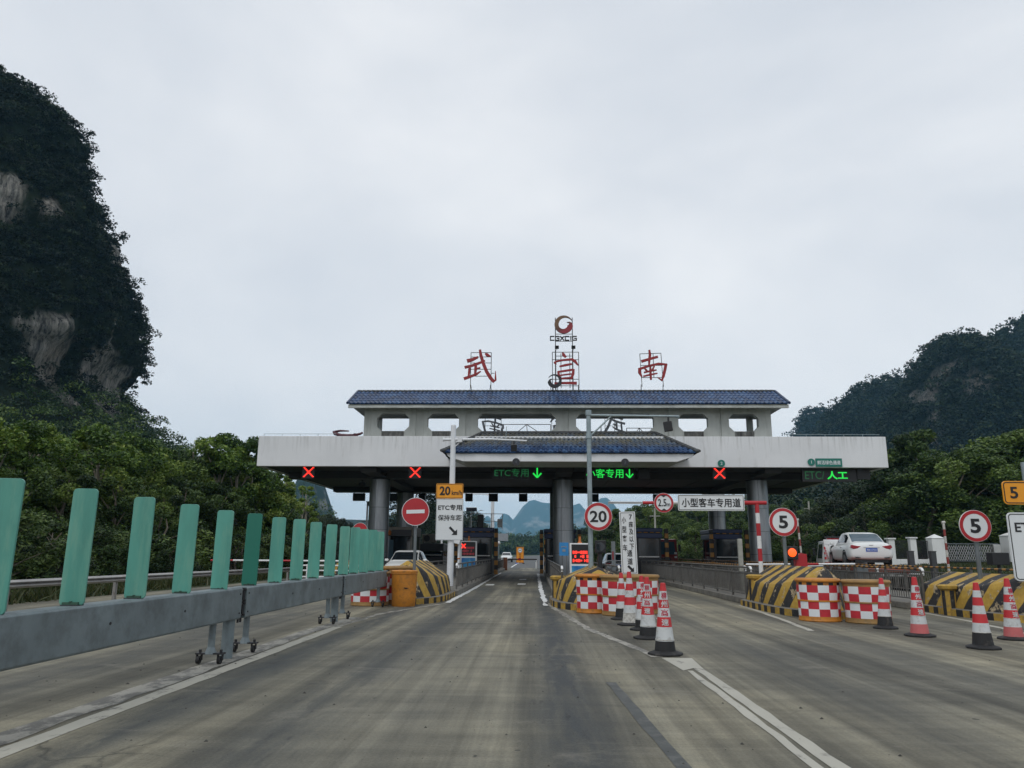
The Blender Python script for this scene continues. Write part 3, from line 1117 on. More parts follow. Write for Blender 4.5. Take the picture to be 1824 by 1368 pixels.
# ================================================================== HILLS
def foliage_on(name, label, P_, Nn, keep, n, size, leaf, per, mat_, seed):
    """bushes growing on a slope: clumps of leaf sprays at sampled surface points"""
    rg = np.random.default_rng(seed)
    idx = rg.choice(len(P_), n, p=keep / keep.sum())
    c, nn = P_[idx], Nn[idx]
    c = c + rg.normal(0, size * 0.35, c.shape)
    s = size * rg.uniform(0.4, 1.3, n)
    tint = np.clip(rg.normal(0.42, 0.24, n), 0, 1)
    cc = np.repeat(c + nn * s[:, None] * 0.25 + np.array([0, 0, 1.0]) * s[:, None] * 0.25, per, 0)
    ss = np.repeat(s, per)
    d = rg.normal(size=(n * per, 3))
    d /= np.linalg.norm(d, axis=1, keepdims=True)
    r = 0.55 + 0.45 * rg.random(n * per)
    d[:, 2] = np.abs(d[:, 2]) * 0.9 - 0.15
    p = cc + d * (ss * 0.55 * r)[:, None]
    V, Q = leaves(p, leaf * rg.uniform(0.6, 1.4, n * per), rg, 0.4, 0.62, d)
    t = np.clip(np.repeat(tint, per) + rg.normal(0, 0.16, n * per), 0, 1)
    return tag(link(name, np_mesh(name, V, Q, mat_, t)), label, kind='stuff')


def grid_quads(nu, nv, wrap):
    i, j = np.meshgrid(np.arange(nu if wrap else nu - 1), np.arange(nv - 1), indexing='ij')
    i, j = i.ravel(), j.ravel()
    i2 = (i + 1) % nu
    return np.stack([i * nv + j, i2 * nv + j, i2 * nv + j + 1, i * nv + j + 1], 1)


def grid_normals(G):
    du = np.gradient(G, axis=0)
    dv = np.gradient(G, axis=1)
    nn = np.cross(du, dv)
    area = np.linalg.norm(nn, axis=2)
    nn /= area[..., None] + 1e-9
    return nn, area


def tower(name, label, cx, cy, edge, seed, rock_fn, n_fol, fol_size, leaf, per):
    """limestone tower: photographed right-hand outline turned about its own axis"""
    dist, az = math.hypot(cx, cy), math.atan2(cx, cy)
    zr = []
    for px, py in edge:
        a, b, c = ray(px, py)
        d = math.atan2(a, b) - az
        r = dist * math.sin(d)
        k = min(1.0, max(0.0, (300 - py) / 90))          # the flat summit is seen by its near rim
        zr.append((EYE + c / math.hypot(a, b) * (dist * math.cos(d) * (1 - k) + (dist - r) * k), max(r - 5.2 + 8.0 * k, 5.0)))
    zr.sort()
    zs, rs = np.array([q[0] for q in zr]), np.array([q[1] for q in zr])
    zt = zs[-1]
    nu, nv = 420, 230
    th = np.linspace(0, 2 * np.pi, nu, endpoint=False)
    z = np.concatenate([np.linspace(-0.5, zt, nv - 14), np.full(14, zt)])
    rad = np.interp(z, zs, rs)
    rad[nv - 14:] = rs[-1] * np.linspace(0.96, 0.0, 14)
    z[nv - 14:] = zt + 3.5 * (1 - (np.linspace(0.96, 0, 14)) ** 2)
    TH, Z = np.meshgrid(th, z, indexing='ij')
    RR = np.broadcast_to(rad, TH.shape)
    px_, py_ = np.cos(TH), np.sin(TH)
    p = np.stack([px_.ravel() * 40, py_.ravel() * 40, Z.ravel()], 1)
    big = (fbm(p * np.array([.03, .03, .022]), seed, 4) - 0.5)
    fis = (fbm(p * np.array([.16, .16, .02]), seed + 9, 4) - 0.5)
    led = (fbm(p * np.array([.05, .05, .13]), seed + 21, 4) - 0.5)
    k = np.clip(RR.ravel() / 30, 0, 1)
    R2 = RR.ravel() + k * (big * 17 + fis * 8.0 + led * 6.0)
    V = np.stack([cx + R2 * px_.ravel(), cy + R2 * py_.ravel(), Z.ravel()], 1)
    G = V.reshape(nu, nv, 3)
    nn, area = grid_normals(G)
    rock = rock_fn(V, fbm(V * np.array([.11, .11, .035]), seed + 40, 5), nn.reshape(-1, 3))
    me = np_mesh(name, V, grid_quads(nu, nv, True), 'rock', attr=('rock', rock), smooth=True)
    o = tag(link(name, me), label, kind='structure')
    front = (nn.reshape(-1, 3)[:, 1] < 0.55).astype(float)
    w = area.ravel() * np.clip(1 - rock * 1.25, 0.03, 1) * front
    w = w * (rock < 0.3)
    hi = V[:, 2] > 33
    foliage_on(name + '_bushes', 'dark bushes clinging to the tall left rock tower', V, nn.reshape(-1, 3), w * hi, n_fol, fol_size, leaf, per, 'leaf_hill', seed + 3)
    foliage_on(name + '_foot_wood', 'greener woodland on the foot of the left rock tower', V, nn.reshape(-1, 3), w * ~hi * (V[:, 2] > 4), 4200, 4.6, 0.55, 90, 'leaf_tree', seed + 4)
    return o


def left_rock(V, nz, nn):
    z = V[:, 2]
    lower = np.exp(-((z - 47) / 12.0) ** 2)
    upper = np.exp(-((z - 80) / 20.0) ** 2) * 0.8
    r = (nz - 0.585 + 0.185 * lower + 0.030 * upper) * 14
    r = np.clip(r, 0, 1) * (z > 30 + 10 * (nz - .5))
    return r


L_EDGE = [(640, 965), (540, 930), (450, 885), (390, 848), (330, 820), (300, 795), (275, 770), (250, 740), (236, 715), (238, 690),
          (258, 655), (262, 620), (258, 575), (247, 545), (238, 500), (234, 440), (212, 405), (184, 376), (184, 330), (180, 275),
          (154, 242), (124, 215), (92, 190), (60, 172), (20, 160), (-20, 155)]
tower('rock_tower', 'tall dark limestone tower at the left with pale bare cliff patches', -144, 168, L_EDGE, 11, left_rock, 5600, 3.0, 0.55, 70)


def ridge(name, label, contour, D, df, db, seed, steep, rock_fn, mat_, nu=220, nv=90, rough=1.0, base=-1.0, fol=None):
    """ridge whose skyline follows the photographed outline at its real distance"""
    P_ = [at(px, py, D) for px, py in contour]
    xs, hs = np.array([q.x for q in P_]), np.array([q.z for q in P_])
    X = np.linspace(xs[0], xs[-1], nu)
    h = np.interp(X, xs, hs)
    v = np.concatenate([np.linspace(-1, 0, nv // 3, endpoint=False), np.linspace(0, 1, nv - nv // 3)])  # -1 back .. 1 front
    s = np.where(v >= 0, np.clip(1 - np.abs(v) ** steep, 0, 1), 1 - v ** 2)
    XX, VV = np.meshgrid(X, v, indexing='ij')
    HH = np.broadcast_to(h[:, None], XX.shape)
    SS = np.broadcast_to(s[None, :], XX.shape)
    Yd = np.where(VV >= 0, -VV * df, -VV * db)
    q = np.stack([XX.ravel(), (D + Yd).ravel(), (HH * SS).ravel()], 1)
    sc = 1.0 / max(hs.max(), 10)
    n1 = fbm(q * sc * 2.5, seed, 5) - 0.5
    n2 = fbm(q * sc * np.array([9, 9, 1.6]), seed + 5, 5) - 0.5
    n3 = fbm(q * sc * np.array([5, 5, 11]), seed + 8, 4) - 0.5
    amp = hs.max() * rough
    fr = np.clip(VV.ravel() * 3, 0, 1) + 0.0
    V = q.copy()
    V[:, 1] -= fr * amp * (n1 * 0.9 + n2 * 0.35 + n3 * 0.2) * np.clip(1.2 - np.abs(VV.ravel()), 0, 1)
    V[:, 2] = base + (HH * SS).ravel() + amp * 0.10 * n2 * np.clip(SS.ravel() * 2, 0, 1) * (0.35 + 0.65 * fr)
    G = V.reshape(nu, len(v), 3)
    nn, area = grid_normals(G)
    if nn[nu // 2, -4, 1] > 0:
        nn = -nn
    nf = nn.reshape(-1, 3)
    rock = rock_fn(V, fbm(V * sc * np.array([6, 6, 4.0]), seed + 40, 5), HH.ravel())
    me = np_mesh(name, V, grid_quads(nu, len(v), False), mat_, attr=('rock', rock), smooth=True)
    o = tag(link(name, me), label, kind='structure')
    if fol:
        n, size, leaf, per, lm, fl = fol
        w = area.ravel() * np.clip(1 - rock * 1.2, 0.02, 1) * (VV.ravel() > -0.25) * (V[:, 2] > 0)
        foliage_on(name + '_bushes', fl, V, nf, w, n, size, leaf, per, lm, seed + 3)
    return o


def no_rock(V, nz, H):
    return np.clip((nz - 0.68) * 8, 0, 0.8)


def cliff_rock(V, nz, H):
    z = V[:, 2] / np.maximum(H, 1)
    band = np.exp(-((z - 0.50) / 0.28) ** 2)
    return np.clip((nz - 0.66 + 0.15 * band) * 9, 0, 1)


ridge('karst_hill', 'dark wooded karst peak with bare grey cliff at the right', [(1480, 900), (1540, 830), (1585, 770), (1618, 705), (1640, 682), (1652, 645), (1667, 636), (1674, 616), (1690, 610), (1712, 606),
      (1732, 613), (1746, 630), (1775, 660), (1850, 720), (1960, 800), (2100, 900)], 420, 95, 90, 31, 1.7, cliff_rock, 'rock_far', 240, 110, 0.16,
      fol=(9000, 5.2, 1.5, 26, 'leaf_hill', 'dark bushes on the right karst peak with bare cliff'))
ridge('karst_hill', 'long wooded hill with a stepped skyline behind the right canopy end', [(1330, 940), (1395, 870), (1440, 810), (1486, 763), (1494, 736), (1514, 714), (1546, 694), (1582, 684), (1600, 691),
      (1628, 680), (1645, 685), (1700, 712), (1800, 812), (1900, 910)], 620, 170, 120, 37, 1.6, no_rock, 'rock_far', 240, 100, 0.12,
      fol=(7000, 7.5, 2.1, 24, 'leaf_hill', 'dark bushes on the long wooded hill at right'))
ridge('karst_hill', 'high wooded ridge climbing out of the right edge', [(1600, 800), (1680, 680), (1738, 626), (1760, 613), (1782, 600), (1802, 592), (1826, 577), (1880, 545), (1960, 540), (2060, 600), (2200, 760), (2300, 900)],
      540, 120, 120, 41, 1.6, no_rock, 'rock_far', 220, 90, 0.13, fol=(6500, 6.5, 1.9, 24, 'leaf_hill', 'dark bushes on the high ridge at the right edge'))
ridge('karst_hill', 'small hazy rock knob between the roof end and the long hill', [(1395, 815), (1420, 780), (1431, 748), (1438, 738), (1460, 733), (1470, 741), (1484, 750), (1520, 770), (1560, 820)], 900, 90, 80, 43, 2.2,
      cliff_rock, 'rock_far', 120, 60, 0.12, fol=(1600, 8.0, 2.4, 22, 'leaf_hill', 'bushes on the small hazy rock knob'))
ridge('wooded_slope', 'wooded slope low behind the right side of the gate', [(1040, 985), (1080, 965), (1130, 945), (1200, 935), (1290, 920), (1400, 890), (1520, 850), (1640, 835), (1800, 825), (2000, 840), (2200, 920)],
      240, 80, 60, 47, 1.3, no_rock, 'rock_far', 220, 70, 0.18, fol=(9000, 4.2, 1.15, 30, 'leaf_dark', 'mixed trees covering the low slope behind the gate'))
ridge('karst_hill', 'hazy blue rock tower seen under the left end of the canopy', [(515, 930), (528, 880), (540, 845), (556, 835), (572, 850), (581, 880), (590, 912), (604, 930), (640, 950)], 900, 60, 60, 51, 2.6,
      cliff_rock, 'mountain', 100, 60, 0.08)
ridge('low_hill', 'low hazy hill line left of the no entry sign', [(480, 960), (560, 938), (620, 924), (680, 926), (704, 914), (722, 922), (760, 925), (810, 942), (870, 975)], 1100, 260, 200, 53, 1.4, no_rock, 'mountain', 160, 50, 0.1)
ridge('mountain', 'large blue mountain with a broad summit straight down the road', [(800, 975), (850, 935), (868, 918), (885, 930), (897, 914), (906, 917), (914, 926), (922, 915), (932, 901), (943, 892), (952, 890), (966, 895), (990, 897), (1012, 903),
      (1032, 896), (1042, 908), (1052, 916), (1062, 896), (1070, 887), (1080, 886), (1090, 895), (1102, 912), (1130, 930), (1200, 955), (1300, 975)], 5500, 900, 500, 57, 1.5, cliff_rock, 'mountain', 320, 90, 0.10)
ridge('mountain', 'small pale blue peak left of the big mountain', [(780, 965), (815, 945), (835, 925), (846, 914), (856, 922), (880, 945), (930, 975)], 6000, 300, 300, 59, 1.7, no_rock, 'mountain', 120, 60, 0.10)

ridge('far_wood', 'band of hazy woodland closing the far end of the road', [(690, 985), (780, 968), (850, 958), (900, 962), (940, 966), (975, 958), (1020, 950), (1080, 952), (1160, 970)], 640, 60, 60, 61, 1.5, no_rock, 'rock_far', 160, 30, 0.12,
      fol=(3000, 5.0, 1.5, 24, 'leaf_tree', 'hazy trees closing the far end of the road'))

# ================================================================== TREES AND SHRUBS
def crown_and_trunk(name, seed, H, W, bare, n_clump, per, leaf, lm, bark, slim=False, base_stems=1):
    rg = np.random.default_rng(seed)
    rr = random.Random(seed)
    ch = H * (1 - bare)
    cents, rads = [], []
    for k in range(n_clump):
        t = (k + rr.random()) / n_clump
        env = W * (math.sin(math.pi * (0.12 + 0.80 * t)) ** 0.75)
        a, q = rr.uniform(0, 2 * math.pi), rr.random() ** 0.32
        cents.append((env * q * math.cos(a), env * q * math.sin(a), H * bare + ch * t * 0.94))
        rads.append(W * rr.uniform(0.22, 0.38) * (1.0 - 0.30 * t) * (1.05 if not slim else 0.95))
    cents, rads = np.array(cents), np.array(rads)
    tint = np.clip(rg.normal(0.42, 0.22, n_clump), 0, 1)
    c = np.repeat(cents, per, 0)
    d = rg.normal(size=(n_clump * per, 3))
    d /= np.linalg.norm(d, axis=1, keepdims=True)
    q = 0.45 + 0.62 * rg.random(n_clump * per) ** 0.5
    d2 = d * np.array([1, 1, 0.8])
    lump = 0.75 + 0.5 * fbm((c + d2) * 1.7 / max(W * .4, .3), seed + 2, 3)
    p = c + d2 * (np.repeat(rads, per) * q * lump)[:, None]
    p[:, 2] = np.maximum(p[:, 2], 0.05)
    V, Q = leaves(p, leaf * rg.uniform(0.55, 1.4, len(p)), rg, 0.45, 0.48, d)
    tt = np.clip(np.repeat(tint, per) + rg.normal(0, 0.17, len(p)) + 0.12 * (q - 0.7), 0, 1)
    crown = np_mesh(name + '_crown', V, Q, lm, tt)
    mb = MB()
    tr = 0.022 * H + 0.02
    for s in range(base_stems):
        ox, oy = (0, 0) if base_stems == 1 else (rr.uniform(-.3, .3) * W, rr.uniform(-.3, .3) * W)
        pts = [(ox + rr.uniform(-.05, .05) * H * t, oy + rr.uniform(-.05, .05) * H * t, H * 0.86 * t) for t in (0, .2, .42, .65, .85, 1)]
        mb.tube(pts, [tr * (1.15 - 0.95 * t) for t in (0, .2, .42, .65, .85, 1)], 7)
    for k in range(0, n_clump, 1 if n_clump < 22 else 2):
        x, y, z = cents[k]
        z0 = max(0.1 * H, z - 0.22 * H - 0.2 * math.hypot(x, y))
        mb.tube([(0, 0, z0), (x * .5, y * .5, (z + z0) / 2 + .05 * H * .3), (x, y, z)], [tr * .28, tr * .18, tr * .07], 5)
    return mb.mesh(name + '_trunk', bark, 60), crown


KINDS = {}
KINDS['broad'] = [crown_and_trunk('tree', 100 + i, 9.0, 3.1, 0.16, 34, 540, 0.23, 'leaf_tree', 'bark') for i in range(3)]
KINDS['bright'] = [crown_and_trunk('tree', 120 + i, 9.0, 2.5, 0.14, 32, 560, 0.21, 'leaf_bright', 'bark_pale') for i in range(3)]
KINDS['slim'] = [crown_and_trunk('tree', 140 + i, 10.0, 1.7, 0.34, 22, 400, 0.18, 'leaf_bright', 'bark_pale', True) for i in range(3)]
KINDS['dark'] = [crown_and_trunk('tree', 160 + i, 9.0, 3.3, 0.12, 30, 400, 0.24, 'leaf_dark', 'bark') for i in range(3)]
KINDS['glossy'] = [crown_and_trunk('tree', 180 + i, 8.0, 2.9, 0.10, 34, 480, 0.20, 'leaf_tree', 'bark') for i in range(2)]
KINDS['shrub'] = [crown_and_trunk('shrub', 200 + i, 2.4, 1.35, 0.02, 20, 420, 0.10, 'leaf_shrub', 'bark', False, 4) for i in range(4)]
KINDS['shrub_dark'] = [crown_and_trunk('shrub', 220 + i, 2.2, 1.4, 0.02, 20, 420, 0.10, 'leaf_tree', 'bark', False, 4) for i in range(3)]
BASE_H = {'broad': 9.0, 'bright': 9.0, 'slim': 10.0, 'dark': 9.0, 'glossy': 8.0, 'shrub': 2.4, 'shrub_dark': 2.2}
_rt = random.Random(77)


def plant(kind, loc, h, name, label, cat, group, wide=1.0):
    tr, cr = _rt.choice(KINDS[kind])
    o = thing(name, label, cat, loc, _rt.uniform(0, 6.28), group)
    s = h / BASE_H[kind]
    o.scale = (s * wide * _rt.uniform(.92, 1.08), s * wide * _rt.uniform(.92, 1.08), s)
    link('trunk' if name.endswith('tree') else 'stem', tr, o)
    link('crown' if name.endswith('tree') else 'foliage', cr, o)
    return o


def tree_top(px, py, Y, kind, label, group, z0=0.0, wide=1.0, name=None):
    p = at(px, py, Y)
    nm = name or {'slim': 'slender_tree', 'dark': 'dark_tree'}.get(kind, 'leafy_tree')
    return plant(kind, (p.x, Y, z0), (p.z - z0) * 1.02, nm, label, 'tree', group, wide)


G_L = 'trees along the left of the plaza'
LB = 'light green leafy tree in the roadside row below the rock tower'
LD = 'darker broad tree standing behind the left roadside row'
_k = 0
for px, py, Y, k in [(-60, 700, 27, 'bright'), (10, 742, 29, 'bright'), (62, 748, 32, 'bright'), (140, 757, 35, 'bright'), (185, 760, 37, 'bright'), (226, 768, 39, 'bright'),
                     (272, 784, 42, 'bright'), (452, 800, 52, 'bright'), (478, 838, 56, 'bright')]:
    _ordn = ['light green tree cut off by the left edge of the picture', 'light green tree rising at the left edge under the rock tower', 'rounded light green tree under the bare cliff patches',
             'light green tree right of the rounded one under the cliff', 'middle tree of the light green roadside row', 'light green tree right of the middle of the roadside row',
             'light green tree near where the tower foot meets the sky', 'light green tree touching the left end of the canopy', 'small light green tree just under the left canopy corner']
    tree_top(px, py, Y, k, _ordn[_k], G_L, wide=1.0)
    _k += 1
for px, py, Y, k in [(-20, 760, 36, 'broad'), (95, 775, 40, 'broad'), (165, 790, 43, 'broad'), (250, 800, 47, 'broad'), (318, 800, 47, 'broad'), (365, 805, 52, 'broad'), (420, 815, 56, 'broad'),
                     (120, 830, 31, 'broad'), (215, 850, 34, 'broad'), (330, 850, 42, 'broad'), (35, 835, 27, 'broad'), (400, 860, 46, 'broad'), (290, 870, 38, 'broad')]:
    tree_top(px, py, Y, k, LD, G_L)
tree_top(347, 779, 50, 'slim', 'lone slender tree rising clear against the sky left of the canopy', G_L, wide=1.0)
tree_top(394, 770, 50, 'bright', 'tall airy tree with twin tops against the sky, left twin', G_L, wide=0.95)
tree_top(430, 773, 51, 'bright', 'tall airy tree beside the canopy edge, right twin', G_L, wide=0.95)
for i, (px, py, Y) in enumerate([(470, 815, 58), (500, 842, 60), (520, 852, 64), (543, 862, 68), (488, 850, 55)]):
    tree_top(px, py, Y, 'slim', 'slim pale stemmed tree under the left end of the canopy', 'slim trees under the canopy end', wide=1.15)
for px, py, Y in [(560, 915, 92), (585, 918, 100), (608, 925, 108), (628, 935, 118), (650, 942, 130), (540, 905, 84), (668, 950, 145), (520, 900, 78), (700, 955, 150), (600, 945, 90), (560, 945, 80)]:
    tree_top(px, py, Y, 'dark', 'low dark tree beyond the left of the gate', 'dark trees beyond the left of the gate', wide=1.25)
for px, py, Y in [(1085, 918, 100), (1108, 906, 112), (1138, 899, 120), (1160, 905, 105), (1195, 912, 115), (1222, 925, 110), (1245, 905, 125), (1290, 900, 110), (1320, 905, 120), (1065, 930, 130), (1390, 900, 110), (1420, 890, 120),
                  (1180, 895, 140), (1225, 890, 150)]:
    tree_top(px, py, Y, 'broad', 'tall green tree in the grove behind the toll booths', 'trees in the grove behind the booths', wide=1.1)
for px, py, Y in [(1205, 925, 85), (1232, 932, 80), (1308, 925, 85), (1260, 940, 78)]:
    tree_top(px, py, Y, 'glossy', 'bushy bright tree just behind the toll booths', 'bushy trees just behind the booths', wide=1.15)
for i in range(16):
    Y = 140 + i * 17
    for sgn in (-1, 1):
        x = (-17 - 0.02 * Y - _rt.uniform(0, 6)) if sgn < 0 else (9 + 0.012 * Y + _rt.uniform(0, 5))
        if sgn > 0 and Y > 360:
            x += 10
        plant('dark', (x, Y + _rt.uniform(-5, 5), 0), _rt.uniform(8, 12) * (1.3 if sgn < 0 else .75), 'dark_tree', 'dark tree lining the far road beyond the gate', 'tree', 'trees lining the far road', 1.25)
for px, py, Y, k in [(1640, 768, 66, 'broad'), (1600, 800, 70, 'broad'), (1745, 800, 64, 'broad'), (1800, 772, 68, 'broad'), (1850, 765, 66, 'broad'), (1500, 868, 80, 'dark'), (1560, 845, 76, 'dark'), (1525, 872, 84, 'dark'), (1460, 905, 78, 'dark'),
                     (1440, 915, 74, 'dark'), (1485, 890, 70, 'dark'), (1595, 880, 66, 'dark'), (1690, 860, 62, 'dark'), (1760, 860, 62, 'dark'), (1820, 850, 62, 'dark'), (1540, 900, 66, 'dark'), (1580, 905, 64, 'dark'), (1640, 895, 63, 'dark'), (1720, 900, 62, 'dark')]:
    tree_top(px, py, Y, k, 'dark leafy tree behind the white walled compound' if k == 'dark' else 'tall rounded tree rising over the compound wall', 'trees behind the compound wall', bank_z(30), wide=1.25)
tree_top(1695, 800, 61, 'glossy', 'bright glossy tree standing out behind the compound gate', 'trees behind the compound wall', bank_z(30), wide=1.35)
tree_top(1645, 842, 60, 'glossy', 'smaller bright tree left of the glossy one behind the compound', 'trees behind the compound wall', bank_z(30), wide=1.4)
tree_top(1800, 815, 60, 'glossy', 'bright tree at the right edge above the speed plates', 'trees behind the compound wall', bank_z(30), wide=1.3)

for i in range(46):
    y = 9 + i * 0.95 + _rt.uniform(-.4, .4)
    x = -15.2 - _rt.uniform(0, 2.6) - (1.5 if y < 20 else 0)
    plant('shrub', (x, y, 0), _rt.uniform(1.3, 2.7), 'shrub', 'tangled green shrub right behind the left guardrail', 'shrub', 'shrubs behind the left guardrail', 1.2)
for i in range(26):
    y = 11 + i * 1.8 + _rt.uniform(-.5, .5)
    x = -18.5 - _rt.uniform(0, 2.5) - (2 if y < 20 else 0)
    plant('shrub_dark', (x, y, 0), _rt.uniform(2.2, 3.4), 'shrub', 'dark tall shrub filling the gap under the left trees', 'shrub', 'tall shrubs under the left trees', 1.3)
for i in range(16):
    plant('shrub_dark', (36 - i * 1.55, 60 + _rt.uniform(-1, 1.5), 0.9), _rt.uniform(2.0, 3.2), 'shrub', 'dark shrub behind the low compound railing', 'shrub', 'shrubs behind the compound railing', 1.3)
for i in range(22):
    plant('shrub', (5 + i * 1.7 + _rt.uniform(-.5, .5), 78 + _rt.uniform(-2, 4), 0), _rt.uniform(2.2, 3.6), 'shrub', 'pale green thicket behind the booths', 'shrub', 'thicket behind the booths', 1.3)

# ================================================================== THE TOLL GATE
gate = thing('toll_gate', 'wide white toll gate canopy with blue tiled double roof across all lanes', 'toll gate', (1.5, 44, 0))
GX, GY = -1.5, -44


def gp(mb):
    """gate geometry is written in plaza metres and stored relative to the gate"""
    mb.v = [(x + GX, y + GY, z) for x, y, z in mb.v]
    return mb


XL, XR, YF, YB, ZB, ZT = -13.72, 16.84, 36.5, 52.0, 5.44, 6.93
mb = MB().span((XL, YF, ZB), (XR, YF + 0.25, ZT))
gp(mb).build('front_fascia', 'facade_white', gate, bevel=0.015)
for nm, a, b in (('side_fascia', (XL, YF + .25, ZB), (XL + .25, YB - .25, ZT)), ('side_fascia', (XR - .25, YF + .25, ZB), (XR, YB - .25, ZT)), ('rear_fascia', (XL, YB - .25, ZB), (XR, YB, ZT))):
    gp(MB().span(a, b)).build(nm, 'facade_white', gate)
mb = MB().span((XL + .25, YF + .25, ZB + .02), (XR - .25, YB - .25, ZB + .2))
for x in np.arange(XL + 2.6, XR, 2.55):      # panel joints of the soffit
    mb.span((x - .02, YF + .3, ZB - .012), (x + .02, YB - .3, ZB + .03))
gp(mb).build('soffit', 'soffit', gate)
mb = MB()
for y in (40.0, 49.0):
    mb.span((XL + .6, y - .45, ZB - .30), (XR - .6, y + .45, ZB + .018))
for x in (-8.3, 1.41, 11.54):
    mb.span((x - .40, YF + .6, ZB - .22), (x + .40, YB - .6, ZB + .016))
gp(mb).build('soffit_beam', 'soffit', gate, bevel=0.02)
gp(MB().span((XL + .25, YF + .25, 6.45), (XR - .25, YB - .25, 6.6))).build('roof_slab', 'ridge', gate)

# columns: a core and quarter-shell cladding panels with open joints
core_me = MB().cyl((0, 0, 0.18), (0, 0, ZB - 0.05), 0.515, n=28).mesh('column', 'iron_dark', 40)


def shell(a0, a1, z0, z1, r=0.535):
    m = MB()
    n = 9
    vs, fs = [], []
    for i in range(n):
        a = a0 + (a1 - a0) * i / (n - 1)
        c, s = math.cos(a), math.sin(a)
        for q, z in ((r, z0), (r, z1), (r - .018, z0), (r - .018, z1)):
            vs.append((q * c, q * s, z))
    for i in range(n - 1):
        b, d = 4 * i, 4 * i + 4
        fs += [(b, d, d + 1, b + 1), (b + 2, b + 3, d + 3, d + 2), (b + 1, d + 1, d + 3, b + 3), (b, b + 2, d + 2, d)]
    fs += [(0, 1, 3, 2), (4 * n - 4, 4 * n - 2, 4 * n - 1, 4 * n - 3)]
    m.add(vs, fs)
    return m.mesh('cladding_panel', 'column', 50)


shells = []
zz = [0.2, 1.35, 2.5, 3.65, ZB - 0.33]
for k in range(4):
    for j in range(4):
        a0 = R(-90 + 90 * j - 10)
        shells.append(shell(a0 + 0.014, a0 + math.pi / 2 - 0.014, zz[k] + .008, zz[k + 1] - .008))
COLS = [(-8.3, 40), (1.41, 40), (11.54, 40), (-8.47, 49), (1.41, 49), (11.51, 49)]
for x, y in COLS:
    c = link('column', core_me, gate)
    c.location = (x + GX, y + GY, 0)
    for s in shells:
        link('cladding_panel', s, c)

# upper storey: a long wall with octagonal openings
YW, ZW0, ZW1 = 37.6, 6.6, 8.62
OPEN = [(-8.10, -6.46), (-5.52, -3.92), (-2.97, 1.00), (2.02, 5.92), (7.16, 8.64), (9.68, 11.15)]
EDGE = [-8.77, -5.99, -3.45, 1.51, 6.54, 9.16, 11.78]
OZ0, OZ1 = 7.36, 8.26
for i, (a, b) in enumerate(OPEN):
    c = 0.24
    A, B = EDGE[i] + .13, EDGE[i + 1] - .13
    if i == 0:
        A = EDGE[0]
    if i == 5:
        B = EDGE[6]
    outer = [(a + c, ZW0), (b - c, ZW0), (B, ZW0), (B, OZ0 + c), (B, OZ1 - c), (B, ZW1), (b - c, ZW1), (a + c, ZW1), (A, ZW1), (A, OZ1 - c), (A, OZ0 + c), (A, ZW0)]
    inner = [(a + c, OZ0), (b - c, OZ0), (b - c / 2, OZ0 + c / 2), (b, OZ0 + c), (b, OZ1 - c), (b - c / 2, OZ1 - c / 2), (b - c, OZ1), (a + c, OZ1), (a + c / 2, OZ1 - c / 2), (a, OZ1 - c), (a, OZ0 + c), (a + c / 2, OZ0 + c / 2)]
    gp(MB().strip(outer, inner, YW, YW + 0.36)).build('wall_panel', 'upper_white', gate)
    if i not in (2, 3):
        gp(MB().span((a + c + .02, YW - .05, ZW0), (b - c - .02, YW - .003, OZ0 - .012))).build('sill', 'sill', gate)
for x in EDGE[1:-1]:
    gp(MB().span((x - .128, YW + .06, ZW0), (x + .128, YW + .33, ZW1))).build('pilaster', 'upper_white', gate)
for x in (-8.55, 11.45):
    gp(MB().span((x - .14, 40.1, ZW0), (x + .14, 40.4, ZW1))).build('rear_pillar', 'upper_white', gate)
gp(MB().span((-8.77, YW + .37, 8.4), (-8.5, 40.09, ZW1))).build('end_beam', 'upper_white', gate)
gp(MB().span((11.5, YW + .37, 8.4), (11.78, 40.09, ZW1))).build('end_beam', 'upper_white', gate)


def tiles(e0, e1, r0, r1, rows, pitch, lift=0.035):
    """rows of overlapping barrel tiles between an eave (e0-e1) and a ridge (r0-r1)"""
    e0, e1, r0, r1 = map(Vector, (e0, e1, r0, r1))
    up = (e1 - e0).cross(r0 - e0).normalized()
    if up.z < 0:
        up = -up
    m = MB()
    dirx = (e1 - e0).normalized()
    rr = random.Random(4)
    org = e0
    span_ = (r0 + r1) / 2 - (e0 + e1) / 2
    slope = span_ - dirx * span_.dot(dirx)
    for k in range(rows):
        t0, t1 = k / rows, (k + 1) / rows + 0.04
        L, Rr = e0.lerp(r0, k / rows), e1.lerp(r1, k / rows)
        L2, R2 = e0.lerp(r0, min(1, (k + .5) / rows)), e1.lerp(r1, min(1, (k + .5) / rows))
        x0, x1 = (L2 - org).dot(dirx), (R2 - org).dot(dirx)
        n = int((x1 - x0) / pitch)
        for i in range(n):
            xa = x0 + (i + 0.0) * (x1 - x0) / n
            w = (x1 - x0) / n
            vs = []
            jl = rr.uniform(-.006, .006)
            for t, hgt in ((t0, lift), (t1, 0.008)):
                for q, hh in ((0.0, -.004), (0.18, 0.03), (0.40, 0.045), (0.62, 0.03), (0.80, -.004), (1.0, -.004)):
                    vs.append(org + dirx * (xa + q * w) + slope * (t + jl) + up * (hgt + hh))
            for q in (0.0, 0.40, 0.80, 1.0):
                vs.append(org + dirx * (xa + q * w) + slope * (t0 + jl) + up * (-0.01))
            m.add(vs, [(j, j + 1, j + 7, j + 6) for j in range(5)] + [(12, 13, 2, 1, 0), (13, 14, 4, 3, 2), (14, 15, 5, 4)])
    m.tint = np.repeat(np.random.default_rng(rows * 7 + len(m.f)).random(len(m.f) // 8), 8)
    return m


